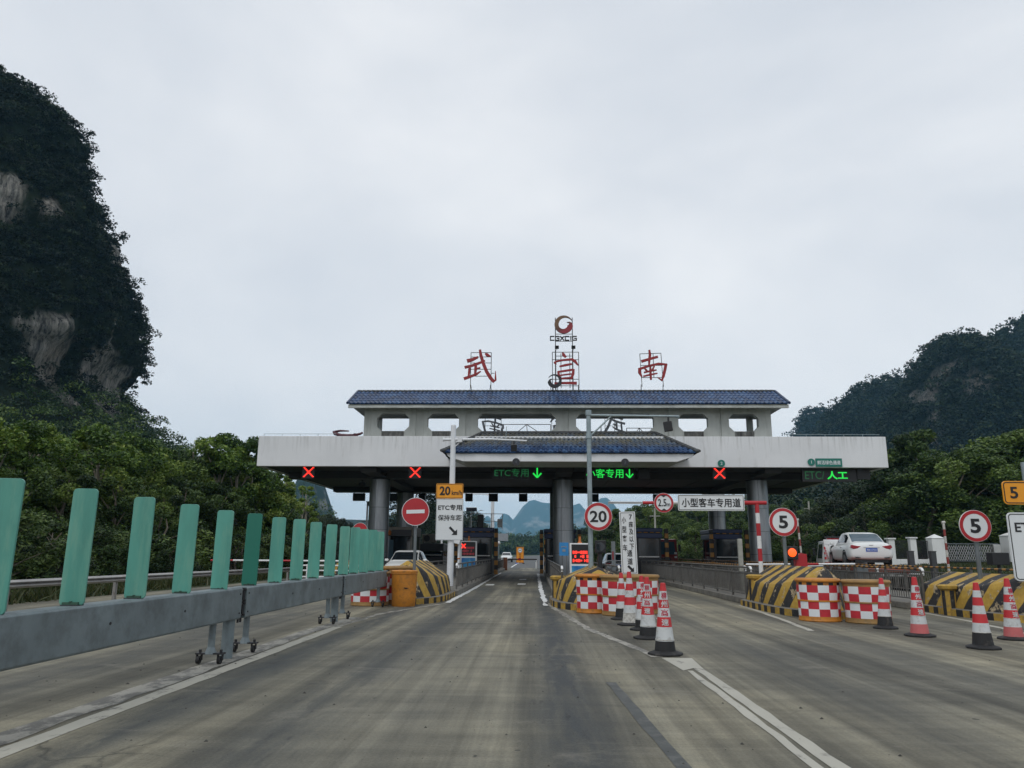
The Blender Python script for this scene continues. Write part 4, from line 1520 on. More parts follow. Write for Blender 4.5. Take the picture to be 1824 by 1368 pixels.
def lay(m, parent, mat_):
    o = gp(m).build('roof_tiles', mat_, parent)
    o.data.attributes.new('tint', 'FLOAT', 'FACE').data.foreach_set('value', m.tint.astype(np.float32))
    return tag(o, kind='stuff')


RX0, RX1 = -9.42, 12.42
eF, rF = (36.72, 8.62), (38.75, 9.62)
mb = MB()
for sgn in (1, -1):
    ye = eF[0] if sgn > 0 else 2 * rF[0] - eF[0]
    mb.add([(RX0 + .05, ye, 8.56), (RX1 - .05, ye, 8.56), (RX1 - .05, rF[0], 9.58), (RX0 + .05, rF[0], 9.58)], [(0, 1, 2, 3)])
mb.add([(RX0 + .05, eF[0], 8.555), (RX1 - .05, eF[0], 8.555), (RX1 - .05, 40.78, 8.555), (RX0 + .05, 40.78, 8.555)], [(0, 3, 2, 1)])
for x in (RX0 + .06, RX1 - .06):
    mb.add([(x, eF[0], 8.556), (x, 40.78, 8.556), (x, rF[0], 9.58)], [(0, 1, 2)])
ur = gp(mb).build('upper_roof', 'upper_white', gate)
gp(MB().span((RX0, eF[0] + .02, 8.40), (RX1, eF[0] + .16, 8.56))).build('eave_board', 'upper_white', ur, bevel=.01)
lay(tiles((RX0, eF[0] - .06, 8.585), (RX1, eF[0] - .06, 8.585), (RX0, rF[0], rF[1]), (RX1, rF[0], rF[1]), 5, 0.215), ur, 'tile_upper')
lay(tiles((RX1, 2 * rF[0] - eF[0] + .06, 8.585), (RX0, 2 * rF[0] - eF[0] + .06, 8.585), (RX1, rF[0], rF[1]), (RX0, rF[0], rF[1]), 5, 0.215), ur, 'tile_upper')
mb = MB()
for i in range(90):
    x = RX0 + (RX1 - RX0) * i / 90
    mb.cyl((x, rF[0], rF[1] + .045), (x + .255, rF[0], rF[1] + .035), 0.085, 0.075, 8)
gp(mb).build('ridge_cap', 'ridge', ur, 50)
for x in (RX0 - .02, RX1 + .02):
    gp(MB().tube([(x, eF[0] - .05, 8.63), (x, rF[0], 9.67), (x, 2 * rF[0] - eF[0] + .05, 8.63)], .07, 8)).build('verge_cap', 'tile_upper', ur)

# porch roof over the two middle lanes
pe0, pe1, pr0, pr1 = (-4.22, 33.95, 5.80), (7.24, 33.95, 5.80), (-2.66, 37.45, 7.20), (5.92, 37.45, 7.20)
mb = MB()
mb.add([pe0, pe1, pr1, pr0, (-4.22, 37.4, 5.80), (7.24, 37.4, 5.80)], [(0, 1, 2, 3), (4, 0, 3), (1, 5, 2)])
mb.v = [(x, y, z - .02) for x, y, z in mb.v]
pr = gp(mb).build('porch_roof', 'ridge', gate)
lay(tiles((pe0[0], pe0[1] - .05, 5.79), (pe1[0], pe1[1] - .05, 5.79), pr0, pr1, 8, 0.21), pr, 'tile_moss')
lay(tiles((-4.25, 36.5, 5.80), (-4.25, 33.95, 5.80), (-2.70, 37.4, 7.16), (-2.66, 37.35, 7.18), 8, 0.21), pr, 'tile_moss')
lay(tiles((7.27, 33.95, 5.80), (7.27, 36.5, 5.80), (5.92, 37.35, 7.18), (5.96, 37.4, 7.16), 8, 0.21), pr, 'tile_moss')
for a, b in ((pe0, pr0), (pe1, pr1)):
    m = MB()
    A, B = Vector(a) + Vector((0, -.03, .08)), Vector(b) + Vector((0, 0, .06))
    for i in range(16):
        m.cyl(A.lerp(B, i / 16), A.lerp(B, (i + 1.1) / 16), 0.10, 0.08, 8)
    m.cyl(A + (A - B).normalized() * .22 + Vector((0, 0, .05)), A, .06, .11, 8)
    gp(m).build('hip_ridge', 'ridge', pr, 50)
gp(MB().cyl((pr0[0], 37.45, 7.25), (pr1[0], 37.45, 7.25), .09, n=8)).build('ridge_cap', 'ridge', pr, 50)
# tapered white eave board and its underside
mb = MB()
f = [(-4.10, 5.76), (7.12, 5.76), (7.02, 5.62), (6.35, 5.40), (-3.33, 5.40), (-4.00, 5.62)]
mb.prism(f, 34.02, 34.2)
gp(mb).build('eave_board', 'facade_white', pr, bevel=.012)
mb = MB()
mb.add([(-4.10, 34.2, 5.75), (-3.33, 34.2, 5.41), (6.35, 34.2, 5.41), (7.12, 34.2, 5.75), (-4.10, 36.48, 5.75), (-3.33, 36.48, 5.41), (6.35, 36.48, 5.41), (7.12, 36.48, 5.75)],
       [(1, 2, 6, 5), (0, 1, 5, 4), (2, 3, 7, 6)])
gp(mb).build('porch_soffit', 'upper_white', pr)

# thin rail along the canopy roof edge
mb = MB()
for x0, x1 in ((-13.5, -9.9), (12.2, 16.6)):
    mb.cyl((x0, 36.6, 7.05), (x1, 36.6, 7.05), .012, n=6)
    x = x0
    while x <= x1:
        mb.cyl((x, 36.6, 6.93), (x, 36.6, 7.05), .012, n=6)
        x += 0.9
gp(mb).build('roof_rail', 'galvanized', gate)
# services hanging under the soffit
mb = MB()
for x0, x1, y in ((-12, 15, 38.2), (-12, 15, 50.8)):
    mb.cyl((x0, y, ZB - .1), (x1, y, ZB - .1), .035, n=6)
gp(mb).build('conduit', 'iron_dark', gate)

# ================================================================== CHARACTERS AND EMBLEMS ON THE ROOF
K = 0.00686
WU = [[(136, 398, 30), (175, 388, 26), (222, 366, 16)], [(275, 338, 10), (290, 348, 26), (318, 362, 10)],
      [(235, 306, 18), (243, 352, 24), (262, 415, 26), (288, 480, 26), (320, 532, 28), (345, 560, 26), (359, 548, 16), (358, 478, 5)],
      [(118, 448, 22), (170, 436, 20), (225, 416, 20), (276, 394, 12)], [(205, 418, 20), (204, 460, 22), (200, 505, 16)], [(156, 452, 16), (154, 485, 18), (150, 522, 14)],
      [(114, 538, 24), (165, 520, 20), (210, 502, 18), (244, 478, 8)], [(203, 462, 16), (240, 450, 10)]]
XU = [[(880, 332, 10), (888, 350, 26), (906, 370, 14)], [(812, 412, 10), (824, 408, 26), (830, 426, 8)], [(824, 404, 14), (880, 392, 15), (950, 386, 18), (975, 400, 24), (1000, 434, 8)],
      [(856, 442, 12), (900, 432, 18), (952, 422, 14)], [(846, 478, 16), (850, 510, 20), (862, 542, 14)], [(846, 484, 14), (900, 476, 16), (962, 466, 16)],
      [(964, 462, 18), (960, 500, 22), (944, 542, 16)], [(858, 512, 10), (900, 506, 12), (948, 500, 10)], [(860, 538, 14), (900, 534, 15), (946, 530, 12)],
      [(816, 576, 18), (880, 572, 18), (940, 572, 20), (988, 574, 24)]]
NA = [[(1552, 312, 14), (1556, 350, 20), (1550, 392, 18), (1546, 436, 12)], [(1488, 404, 22), (1540, 388, 20), (1616, 366, 18)],
      [(1470, 455, 14), (1472, 490, 24), (1490, 528, 8)], [(1464, 466, 18), (1540, 440, 18), (1620, 422, 18), (1684, 428, 14)],
      [(1676, 424, 22), (1666, 470, 22), (1652, 520, 22), (1640, 552, 18), (1606, 528, 5)], [(1512, 458, 8), (1522, 470, 16), (1534, 482, 10)], [(1588, 440, 10), (1576, 458, 14), (1566, 472, 8)],
      [(1506, 490, 12), (1550, 480, 14), (1602, 470, 10)], [(1500, 520, 12), (1550, 508, 14), (1608, 496, 10)], [(1556, 440, 14), (1556, 500, 18), (1558, 548, 14)]]


def char_obj(strokes, cx, parent, mat_, mirror=False, depth=.07, y=0.0, z0=430):
    m = MB()
    for k, s in enumerate(strokes):
        yy = y + 0.004 * k
        m.stroke([((x - cx) * K * (-1 if mirror else 1), (z0 - z) * K, w * K) for x, z, w in s], yy, yy + depth)
    return m.build('character', mat_, parent)


def frame_bars(m, bars, r=.018):
    for (x0, z0), (x1, z1) in bars:
        m.cyl((x0, .12, z0), (x1, .12, z1), r, n=6)
    return m


def legs(m, xs, z, zr, y1=.12):
    for x in xs:
        m.cyl((x, y1, z), (x - .03, y1 - .10, zr), .018, n=6)
        m.cyl((x, y1, z), (x + .06, y1 + .5, zr - .22), .018, n=6)
    return m


def cxz(cx, pts, z0=430):
    return [tuple(((x - cx) * K, (z0 - z) * K) for x, z in p) for p in pts]


for strokes, cx, px, lab, fr in (
        (WU, 240, -2.95, 'red brush written roof character at the left, with a long hooked stroke',
         [((165, 327), (323, 327)), ((165, 362), (323, 362)), ((165, 410), (323, 410)), ((165, 460), (323, 460)), ((165, 515), (323, 515)), ((165, 327), (165, 600)), ((323, 327), (323, 600)), ((323, 492), (350, 492))]),
        (XU, 905, 1.57, 'red brush written character in the middle of the roof ridge under the crescent emblem',
         [((802, 325), (1005, 325)), ((802, 385), (1005, 385)), ((802, 592), (1005, 592)), ((802, 325), (802, 610)), ((1005, 325), (1005, 610)), ((868, 335), (868, 610)), ((936, 335), (936, 610)), ((802, 540), (1005, 540))]),
        (NA, 1570, 6.10, 'red brush written roof character at the right, boxed under a cross',
         [((1480, 340), (1642, 335)), ((1486, 528), (1650, 528)), ((1480, 340), (1490, 600)), ((1642, 335), (1652, 600)), ((1582, 335), (1582, 528)), ((1486, 432), (1646, 432))])):
    t = thing('roof_character', lab, 'sign', (px, 38.55, 11.05), 0, 'red characters on the roof ridge')
    char_obj(strokes, cx, t, 'char_red')
    m = frame_bars(MB(), cxz(cx, fr))
    e = cxz(cx, [fr[-3], fr[-2]])
    xs = [min(p[0] for q in cxz(cx, fr) for p in q) + .02, max(p[0] for q in cxz(cx, fr[:5]) for p in q) - .02]
    legs(m, xs, -1.05, -1.40)
    m.build('frame', 'frame_steel', t)


def crescent(m, R0, a0, a1, wf, y0, y1, n=40, hook=None):
    pts = []
    for i in range(n + 1):
        a = R(a0 + (a1 - a0) * i / n)
        w = wf(i / n)
        r = R0 - w / 2
        pts.append((r * math.cos(a), r * math.sin(a), w))
    m.stroke(pts, y0, y1)
    if hook:
        m.stroke(hook, y0 - .004, y1 - .004)
    return m


def cw(t):
    return 0.02 + 0.20 * min(1, t * 2.6) * (1 - 0.25 * max(0, t - .55)) + 0.10 * max(0, (t - .6) / .4)


t = thing('logo_mast', 'tall steel mast with a gold and red crescent emblem above black block letters', 'sign', (1.49, 38.75, 13.34))
m = crescent(MB(), 0.50, 28, 352, cw, 0, .10, hook=[(0.36, -0.10, .26), (0.36, 0.06, .16), (0.30, 0.11, .08), (0.16, 0.12, .01)])
m.build('emblem', 'emblem', t)
# block letters CGXCIG as strokes
LET = {'C': [[(1, 1), (0, 1), (0, 0), (1, 0)]], 'G': [[(1, 1), (0, 1), (0, 0), (1, 0), (1, .5), (.5, .5)]], 'X': [[(0, 0), (1, 1)], [(0, 1), (1, 0)]], 'I': [[(.5, 0), (.5, 1)]]}
x = -0.72
for ch in 'CGXCIG':
    wd = 0.06 if ch == 'I' else 0.19
    m = MB()
    for q, line in enumerate(LET[ch]):
        for k in range(len(line) - 1):
            (xa, za), (xb, zb) = line[k], line[k + 1]
            dx, dz = xb - xa, zb - za
            d = math.hypot(dx * wd, dz * .21) or 1
            ex, ez = dx * wd / d * .022, dz * .21 / d * .022
            o = 0 if ch == 'I' else 1
            m.stroke([(x + (xa * wd if o else wd / 2) - ex, -0.88 + za * .21 - ez, .055), (x + (xb * wd if o else wd / 2) + ex, -0.88 + zb * .21 + ez, .055)], 0 + .003 * (k + 5 * q), .06 + .003 * (k + 5 * q))
    m.build('letter', 'sign_black', t)
    x += wd + 0.075
m = MB()
for xx in (-0.45, 0.46):
    m.cyl((xx, .16, .42), (xx, .16, -3.75), .022, n=6)
    m.cyl((xx, .16, -1.4), (xx, .16, -3.75), .032, n=6)
for zz_ in (-0.50, -0.66, -0.90, -1.72):
    m.cyl((-.45, .16, zz_), (.46, .16, zz_), .018, n=6)
m.build('mast', 'frame_steel', t)
for xx in (-0.38, 0.50):
    m = MB().box((xx, 0.02, -1.27), (.21, .12, .17), rot=Matrix.Rotation(R(25), 3, 'X')).cyl((xx, .06, -1.27), (xx, .16, -1.4), .015, n=6)
    m.build('floodlight', 'black_plastic', t)

t = thing('crescent_emblem', 'black crescent emblem low at the left of the middle roof character', 'emblem', (0.97, 38.35, 10.13))
crescent(MB(), 0.37, 150, -168, lambda q: 0.02 + 0.17 * min(1, q * 1.6), 0, .08, hook=[(-.27, -.08, .19), (-.25, .04, .11), (-.20, .09, .06), (-.08, .11, .01)]).build('crescent', 'sign_black', t)
MB().cyl((-.2, .1, -.1), (-.2, .1, -.55), .015, n=6).cyl((.15, .1, -.1), (.15, .1, -.55), .015, n=6).build('frame', 'frame_steel', t)

t = thing('fallen_emblem', 'maroon tubular crescent lying on the left canopy roof beside the upper wall', 'emblem', (-9.5, 37.2, 6.95))
MB().tube([(-.05, .5, .42), (-.45, .3, .40), (-.72, .1, .30), (-.62, -.05, .20), (-.30, -.1, .11), (.05, -.1, .10), (.40, -.05, .12), (.66, 0, .20), (.78, .02, .27)],
          [.03, .055, .075, .085, .085, .075, .07, .06, .05], 10).build('crescent', 'pipe_maroon', t, 60)
MB().cyl((.42, -.14, .10), (.44, .06, .12), .11, n=10).build('collar', 'pipe_maroon', t, 50)

# characters of the far side, seen from behind through the openings
for strokes, cx, px, lab in ((NA, 1570, -2.95, 'dark back of a roof character framed in the left wide opening'), (XU, 905, 1.62, 'dark back of a roof character beside the middle pier'),
                             (WU, 240, 5.25, 'dark back of a roof character framed in the right wide opening')):
    t = thing('roof_character', lab, 'sign', (px, 51, 10.15), 0, 'backs of the far side characters')
    char_obj(strokes, cx, t, 'char_back', True)
    m = MB()
    for xx in (-.55, 0.1, .55):
        m.cyl((xx, -.1, .8), (xx, -.1, -3.2), .02, n=6)
    for z_ in (-.85, -.3, .25):
        m.cyl((-.55, -.1, z_), (.55, -.1, z_), .016, n=6)
    m.build('frame', 'frame_steel', t)
for x0, x1, zt, lab in ((-2.3, 1.0, 10.0, 'dark steel truss frame in the left wide opening'), (6.2, 7.9, 9.75, 'dark steel bracing frame in the right wide opening')):
    t = thing('roof_truss', lab, 'frame', ((x0 + x1) / 2, 51.2, 7))
    w = (x1 - x0) / 2
    m = MB()
    for a, b in (((-w, zt - 7), (w, zt - 7)), ((w, zt - 7), (w, 0)), ((-w, zt - 7), (-w, 0)), ((-w, 1.6), (0, zt - 7)), ((0, zt - 7), (w, 1.9)), ((0, zt - 7), (.1, 1.7)), ((-w, 1.7), (w, 1.7))):
        m.cyl((a[0], 0, a[1]), (b[0], 0, b[1]), .025, n=6)
    m.build('bars', 'frame_steel', t)

# ================================================================== LANE DISPLAYS UNDER THE CANOPY
for x, lab in ((-11.29, 'red lit lane cross at the far left under the canopy'), (-5.98, 'red lit lane cross above the red no entry disc'), (8.91, 'red lit lane cross under the green number disc at right')):
    t = thing('lane_signal', lab, 'lane signal', (x, 37.0, 5.2), 0, 'red lane crosses')
    MB().box((0, .08, 0), (.62, .14, .60)).build('housing', 'black_plastic', t)
    m = MB()
    for i in range(9):
        q = -0.22 + 0.44 * i / 8
        for s in (1, -1):
            m.box((q, -.005 - .002 * (s > 0), s * q), (.058, .02, .05), rot=Matrix.Rotation(R(-20 * s), 3, 'Y'))
            m.box((q + .042, -.005 - .002 * (s > 0), s * q), (.04, .02, .05), rot=Matrix.Rotation(R(-20 * s), 3, 'Y'))
    m.build('cross', 'led_red', t)
    MB().cyl((-.2, .1, .3), (-.2, .1, .42), .02, n=6).cyl((.2, .1, .3), (.2, .1, .42), .02, n=6).build('bracket', 'iron_dark', t)


def arrow_down(m, x, z, h, w, y=-.012):
    m.stroke([(x, z + h / 2, w), (x, z - h / 2 + .02, w)], y, y + .015)
    m.stroke([(x - h * .42, z - .02, w), (x, z - h / 2, w)], y - .002, y + .013)
    m.stroke([(x + h * .42, z - .02, w), (x, z - h / 2, w)], y - .004, y + .011)
    return m


t = thing('message_board', 'dark lane board with dim green letters and a bright green down arrow', 'display', (-0.93, 37.0, 5.2))
MB().box((0, .1, 0), (2.52, .18, .60)).build('housing', 'black_plastic', t)
text('ETC专用', .46, 'led_green_dim', t, (-.28, .0, 0), 0.006, fit=(1.68, .40))
arrow_down(MB(), .98, 0, .48, .07).build('arrow', 'led_green', t)
MB().cyl((-.8, .1, .3), (-.8, .1, .42), .02, n=6).cyl((.8, .1, .3), (.8, .1, .42), .02, n=6).build('bracket', 'iron_dark', t)
t = thing('message_board', 'lane board with bright green characters behind the galvanized pole', 'display', (3.59, 37.0, 5.18))
MB().box((0, .1, 0), (2.42, .18, .58)).build('housing', 'black_plastic', t)
text('小客专用', .46, 'led_green', t, (-.24, .0, 0), 0.004, fit=(1.82, .44))
arrow_down(MB(), .97, 0, .42, .06).build('arrow', 'led_green', t)
MB().cyl((-.8, .1, .29), (-.8, .1, .42), .02, n=6).cyl((.8, .1, .29), (.8, .1, .42), .02, n=6).build('bracket', 'iron_dark', t)
t = thing('message_board', 'lane board at the right end with thin letters and two bold green characters', 'display', (14.2, 37.0, 5.12))
MB().box((0, .1, 0), (2.60, .18, .62)).build('housing', 'black_plastic', t)
text('ETC/', .42, 'led_green_dim', t, (-.70, .0, .0), -0.004, fit=(.92, .38))
text('人工', .46, 'led_green', t, (.38, .0, .0), 0.03, fit=(.98, .40))
MB().cyl((-.8, .1, .3), (-.8, .1, .42), .02, n=6).cyl((.8, .1, .3), (.8, .1, .42), .02, n=6).build('bracket', 'iron_dark', t)
for x, w, lab in ((5.27, .55, 'unlit black box right of the green small car board'), (15.85, .62, 'unlit black box right of the last green board')):
    t = thing('unlit_signal', lab, 'lane signal', (x, 37.02, 5.18), 0, 'unlit signal boxes')
    MB().box((0, .1, 0), (w, .2, .5)).build('housing', 'black_plastic', t, bevel=.01)
    MB().cyl((0, .1, .25), (0, .1, .42), .03, n=6).build('bracket', 'iron_dark', t)

for x, z, s, mt, y, lab in ((-0.91, 5.56, '4', 'iron_dark', 33.95, 'dark round lane number above the dim green board'), (4.0, 5.56, '3', 'iron_dark', 33.95, 'dark round lane number above the bright small car board'),
                            (8.91, 5.62, '2', 'sign_green', 36.44, 'green round lane number above the right red cross'), (13.19, 5.69, '1', 'sign_green', 36.44, 'green round lane number beside the green fresh produce plate')):
    if y < 35:
        z = 5.37
    t = thing('number_disc', lab, 'sign', (x, y, z), 0, 'round lane numbers')
    MB().prism(circ(.17, 28), 0, .04).build('plate', mt, t)
    text(s, .2, 'sign_white' if mt == 'sign_green' else 'char_back', t, (0, -.004, 0), .01)
t = thing('channel_plate', 'green plate with six white characters on the right of the white fascia', 'sign', (14.02, 36.45, 5.67))
MB().prism(rrect(1.25, .40, .01), 0, .04).build('plate', 'sign_green', t)
text('鲜活绿色通道', .2, 'sign_white', t, (0, -.004, 0), .012, fit=(1.10, .20))

for x, w, lab in ((-12.05, .82, 'boxy black floodlight at the far left rear edge of the canopy'), (-10.2, 1.75, 'wide black display seen from behind, left of the left column'), (-7.75, .45, 'black box between the two left columns'),
                  (-4.55, .5, 'black floodlight box left of the yellow plate'), (-2.9, .62, 'black floodlight box right of the yellow plate'), (-0.88, .58, 'single black floodlight box over the middle lane'), (3.95, .5, 'black floodlight box right of the middle column'),
                  (8.1, .5, 'black floodlight box behind the height limit sign')):
    t = thing('hanging_box', lab, 'floodlight', (x, 51.3, 5.0), 0, 'black boxes hung along the rear of the canopy')
    MB().box((0, 0, 0), (w, .25, .52)).build('housing', 'black_plastic', t, bevel=.02)
    m = MB()
    for s in (-1, 1):
        m.cyl((s * w * .4, 0, .2), (s * w * .4, 0, .50), .025, n=6)
    m.build('bracket', 'iron_dark', t)
t = thing('camera_dome', 'small dark lamp hung under the left end of the canopy', 'lamp', (-9.4, 40.6, 4.95))
MB().cyl((0, 0, .55), (0, 0, .1), .03, n=6).build('stem', 'iron_dark', t)
MB().lathe([(.05, -.16), (.19, -.1), (.2, .05), (.1, .12)], 14).build('head', 'black_plastic', t, 40)

# ================================================================== ISLANDS
def nose_outline(w, L, n=22):
    """plan outline: square at the back, rounded towards traffic"""
    pts = [(w, 0)]
    for i in range(n + 1):
        a = math.pi * i / n
        pts.append((w * math.cos(a), -L * 0.35 - L * 0.65 * math.sin(a) ** 0.8))
    pts.append((-w, 0))
    return pts


def bull_nose(cx, yf, w, L, ztop, label, ped=None):
    t = thing('striped_nose', label, 'crash barrier', (cx, yf + L, 0), 0, 'black and yellow concrete noses of the toll islands')
    out = nose_outline(w, L)
    dense = []
    for i in range(len(out)):
        a, b = out[i], out[(i + 1) % len(out)]
        k = max(1, int(math.hypot(b[0] - a[0], b[1] - a[1]) / 0.14))
        dense += [(a[0] + (b[0] - a[0]) * q / k, a[1] + (b[1] - a[1]) * q / k) for q in range(k)]
    N = len(dense)
    rings = []
    steps = [(0.0, 1.0), (0.25, .985), (0.5, .965), (0.75, .94), (0.97, .915), (1.0, .89)]
    yc = -L * .4

    def top(x):
        return 0.66 + (ztop - 0.66) * (1 - abs(x) / w) ** 1.0 if abs(x) < w else 0.66
    for q, s in steps:
        ring = []
        for x, y in dense:
            zt = top(x)
            ring.append((x * s, yc + (y - yc) * s, 0.16 + (zt - .16) * q))
        rings.append(ring)
    for s in (0.6, 0.3):
        ring = []
        for x, y in dense:
            zt = top(x * s / .89)
            ring.append((x * s, yc + (y - yc) * s, zt))
        rings.append(ring)
    m = MB()
    m.loft(rings, cap=False)
    b = m.add([(0, yc, top(0))], [])
    o = (len(rings) - 1) * N
    m.f += [(o + i, o + (i + 1) % N, len(m.v) - 1) for i in range(N)]
    m.m += [0] * N
    # unevenness of old concrete
    rg = np.random.default_rng(int(abs(cx) * 100))
    P3 = np.array(m.v)
    nz = fbm(P3 * 3.1 + cx, 3, 3) - .5
    m.v = [(x + n_ * .05 * (1 if x > 0 else -1), y - n_ * .05, z + n_ * .05 * (z > .2)) for (x, y, z), n_ in zip(m.v, nz)]
    m.build('nose_body', 'nose', t, 55)
    # kerb with painted blocks
    ko = nose_outline(w + .14, L + .16)
    kd = []
    for i in range(len(ko)):
        a, b2 = ko[i], ko[(i + 1) % len(ko)]
        k = max(1, round(math.hypot(b2[0] - a[0], b2[1] - a[1]) / 0.11))
        kd += [(a[0] + (b2[0] - a[0]) * q / k, a[1] + (b2[1] - a[1]) * q / k) for q in range(k)]
    acc, mats_ = 0.0, []
    for i in range(len(kd)):
        a, b2 = kd[i], kd[(i + 1) % len(kd)]
        mats_.append(int(acc / .24) % 2)
        acc += math.hypot(b2[0] - a[0], b2[1] - a[1])
    m = MB()
    n = len(kd)
    vs = [(x, y, 0) for x, y in kd] + [(x, y, .15) for x, y in kd] + [(x * .93, y * .97, .165) for x, y in kd]
    fs, mm = [], []
    for i in range(n):
        j = (i + 1) % n
        fs += [(i, j, n + j, n + i), (n + i, n + j, 2 * n + j, 2 * n + i)]
        mm += [mats_[i], 2]
    fs.append(tuple(range(2 * n, 3 * n)))
    mm.append(2)
    m.add(vs, fs, mm)
    m.build('kerb', ['kerb_yellow', 'kerb_black', 'concrete_kerb'], t)
    if ped:
        px_, py_, h = ped
        m = MB()
        n = 20
        rr_ = [.16, .16, .215, .225, .17]
        zz_ = [0, h - .10, h - .06, h, h + .03]
        m.lathe(list(zip(rr_, zz_)), n, lambda k, i: (0 if i % 4 < 2 else 1) if k == 0 else 0, (px_ - cx, py_ - yf - L, 0))
        m.build('corner_post', ['kerb_yellow', 'kerb_black'], t, 40)
    return t


bull_nose(-3.52, 20.7, .80, 4.0, 1.13, 'striped concrete nose behind the plain orange drum at left')
bull_nose(1.52, 18.9, 1.0, 3.6, 1.03, 'heavily chipped striped nose behind the middle chequered drums', (0.60, 21.4, .72))
bull_nose(6.42, 17.2, .74, 4.2, 1.08, 'striped nose behind the two right chequered drums', (5.82, 20.9, .80))
bull_nose(10.48, 16.6, .76, 3.6, .96, 'peeling striped nose under the big plates at the right edge', (9.66, 18.6, .66))
bull_nose(-8.35, 33.0, .85, 4.0, 1.0, 'striped nose of the outermost left island, mostly hidden by the green boards')
for x0, x1, y0, lab in ((-4.35, -2.50, 24.9, 'raised kerbed island left of the middle lane'), (0.52, 2.50, 22.5, 'raised kerbed island right of the middle lane'), (5.75, 7.15, 21.4, 'raised kerbed island at the right of the small car lane'),
                        (9.55, 12.5, 20.5, 'wide kerbed island under the right column'), (-9.3, -7.45, 37, 'outermost left kerbed island')):
    m = MB().span((x0, y0, 0), (x1, 66, .17))
    o = m.build('toll_island', 'concrete_kerb', None, bevel=.02)
    tag(o, lab, kind='structure')

# ================================================================== SIGN HELPERS
def plate(parent, w, h, mat_, x=0, y=0, z=0, r=.04, t=.025, name='panel'):
    o = MB().prism(rrect(w, h, r), y, y + t).build(name, mat_, parent)
    o.location = (x, 0, z)
    return o


def border(parent, w, h, inset, bw, mat_, x=0, y=0, z=0, r=.04):
    o = MB().strip(rrect(w - 2 * inset, h - 2 * inset, max(.008, r - inset)), rrect(w - 2 * inset - 2 * bw, h - 2 * inset - 2 * bw, max(.005, r - inset - bw)), y - .005, y + .001).build('border', mat_, parent)
    o.location = (x, 0, z)
    return o


def round_sign(parent, r, s, z, fit, bold=.02, red=True, y=-.09):
    MB().prism(circ(r, 48), y, y + .022).build('panel', 'sign_white', parent).location = (0, 0, z)
    if red:
        MB().strip(circ(r * .975, 48), circ(r * .77, 48), y - .006, y + .001).build('red_ring', 'sign_red', parent).location = (0, 0, z)
    if s:
        text(s, .4, 'sign_black', parent, (0, y - .005, z), bold, fit=fit)
    MB().box((0, y + .035, z), (.05, .03, r * 1.2)).box((0, y + .05, z + r * .5), (r, .03, .04)).box((0, y + .05, z - r * .5), (r, .03, .04)).build('back_bracket', 'sign_back', parent)


def arrow_dr(m, x, z, s, w, y):
    """arrow to the lower right"""
    a = s * .5
    m.stroke([(x - a, z + a, w), (x + a * .6, z - a * .6, w)], y, y + .004)
    m.prism([(x + a, z - a), (x + a, z + a * .45), (x + a * .62, z + a * .10), (x - a * .10, z - a * .62), (x - a * .45, z - a)], y - .002, y + .003)
    return m


# ---- left lane mast: white pole, arm with camera, yellow and white plates
t = thing('lane_mast', 'white mast with an arm carrying a black camera on the left island', 'pole', (-3.13, 28.1, .17))
MB().cyl((0, 0, 0), (0, 0, 5.86), .125, .095, 16).build('pole', 'white_pole', t, 40)
MB().cyl((0, 0, 5.86), (0, 0, 5.90), .10, .09, 14).build('cap', 'white_pole', t, 40)
MB().cyl((-.34, -.02, 5.34), (1.45, -.02, 5.36), .05, .045, 10).cyl((1.45, -.02, 5.36), (2.78, -.02, 5.30), .035, .03, 8).cyl((-.34, -.02, 5.34), (-.38, -.02, 5.34), .075, n=10).build('arm', 'white_pole', t, 40)
MB().cyl((1.98, -.02, 5.34), (2.02, -.02, 5.85), .012, n=6).build('antenna', 'galvanized', t)
MB().box((0.26, -.02, 5.34), (.16, .2, .2)).cyl((.30, -.02, 5.28), (.05, -.02, 5.05), .02, n=6).build('clamp', 'white_pole', t)
m = MB().box((2.30, -.05, 5.03), (.22, .30, .26), rot=Matrix.Rotation(R(12), 3, 'X')).box((2.30, -.02, 5.22), (.05, .05, .12))
m.build('camera', 'black_plastic', t, bevel=.015)
t = thing('speed_plate', 'yellow 20 km/h plate above the white instruction board on the left mast', 'sign', (-3.20, 27.93, 3.57))
plate(t, 1.0, .55, 'sign_yellow', r=.03)
border(t, 1.0, .55, .02, .014, 'sign_black', r=.03)
text('20', .36, 'sign_black', t, (-.17, -.005, .01), .03, fit=(.40, .33))
text('km/h', .16, 'sign_black', t, (.27, -.005, -.06), .018, fit=(.38, .17))
MB().box((.05, .08, 0), (.06, .09, .4)).build('bracket', 'sign_back', t)
t = thing('instruction_board', 'white lane board with two text lines and slanting arrow on left mast', 'sign', (-3.18, 27.94, 2.54))
plate(t, 1.0, 1.50, 'sign_white', r=.02)
border(t, 1.0, 1.50, .012, .01, 'sign_back', r=.02)
text('ETC专用', .2, 'sign_black', t, (.01, -.005, .43), .02, fit=(.88, .215))
text('保持车距', .2, 'sign_black', t, (.01, -.005, .06), .011, fit=(.88, .215))
arrow_dr(MB(), .15, -.42, .28, .085, -.006).build('arrow', 'sign_black', t)
MB().box((.05, .07, .3), (.06, .09, .9)).build('bracket', 'sign_back', t)

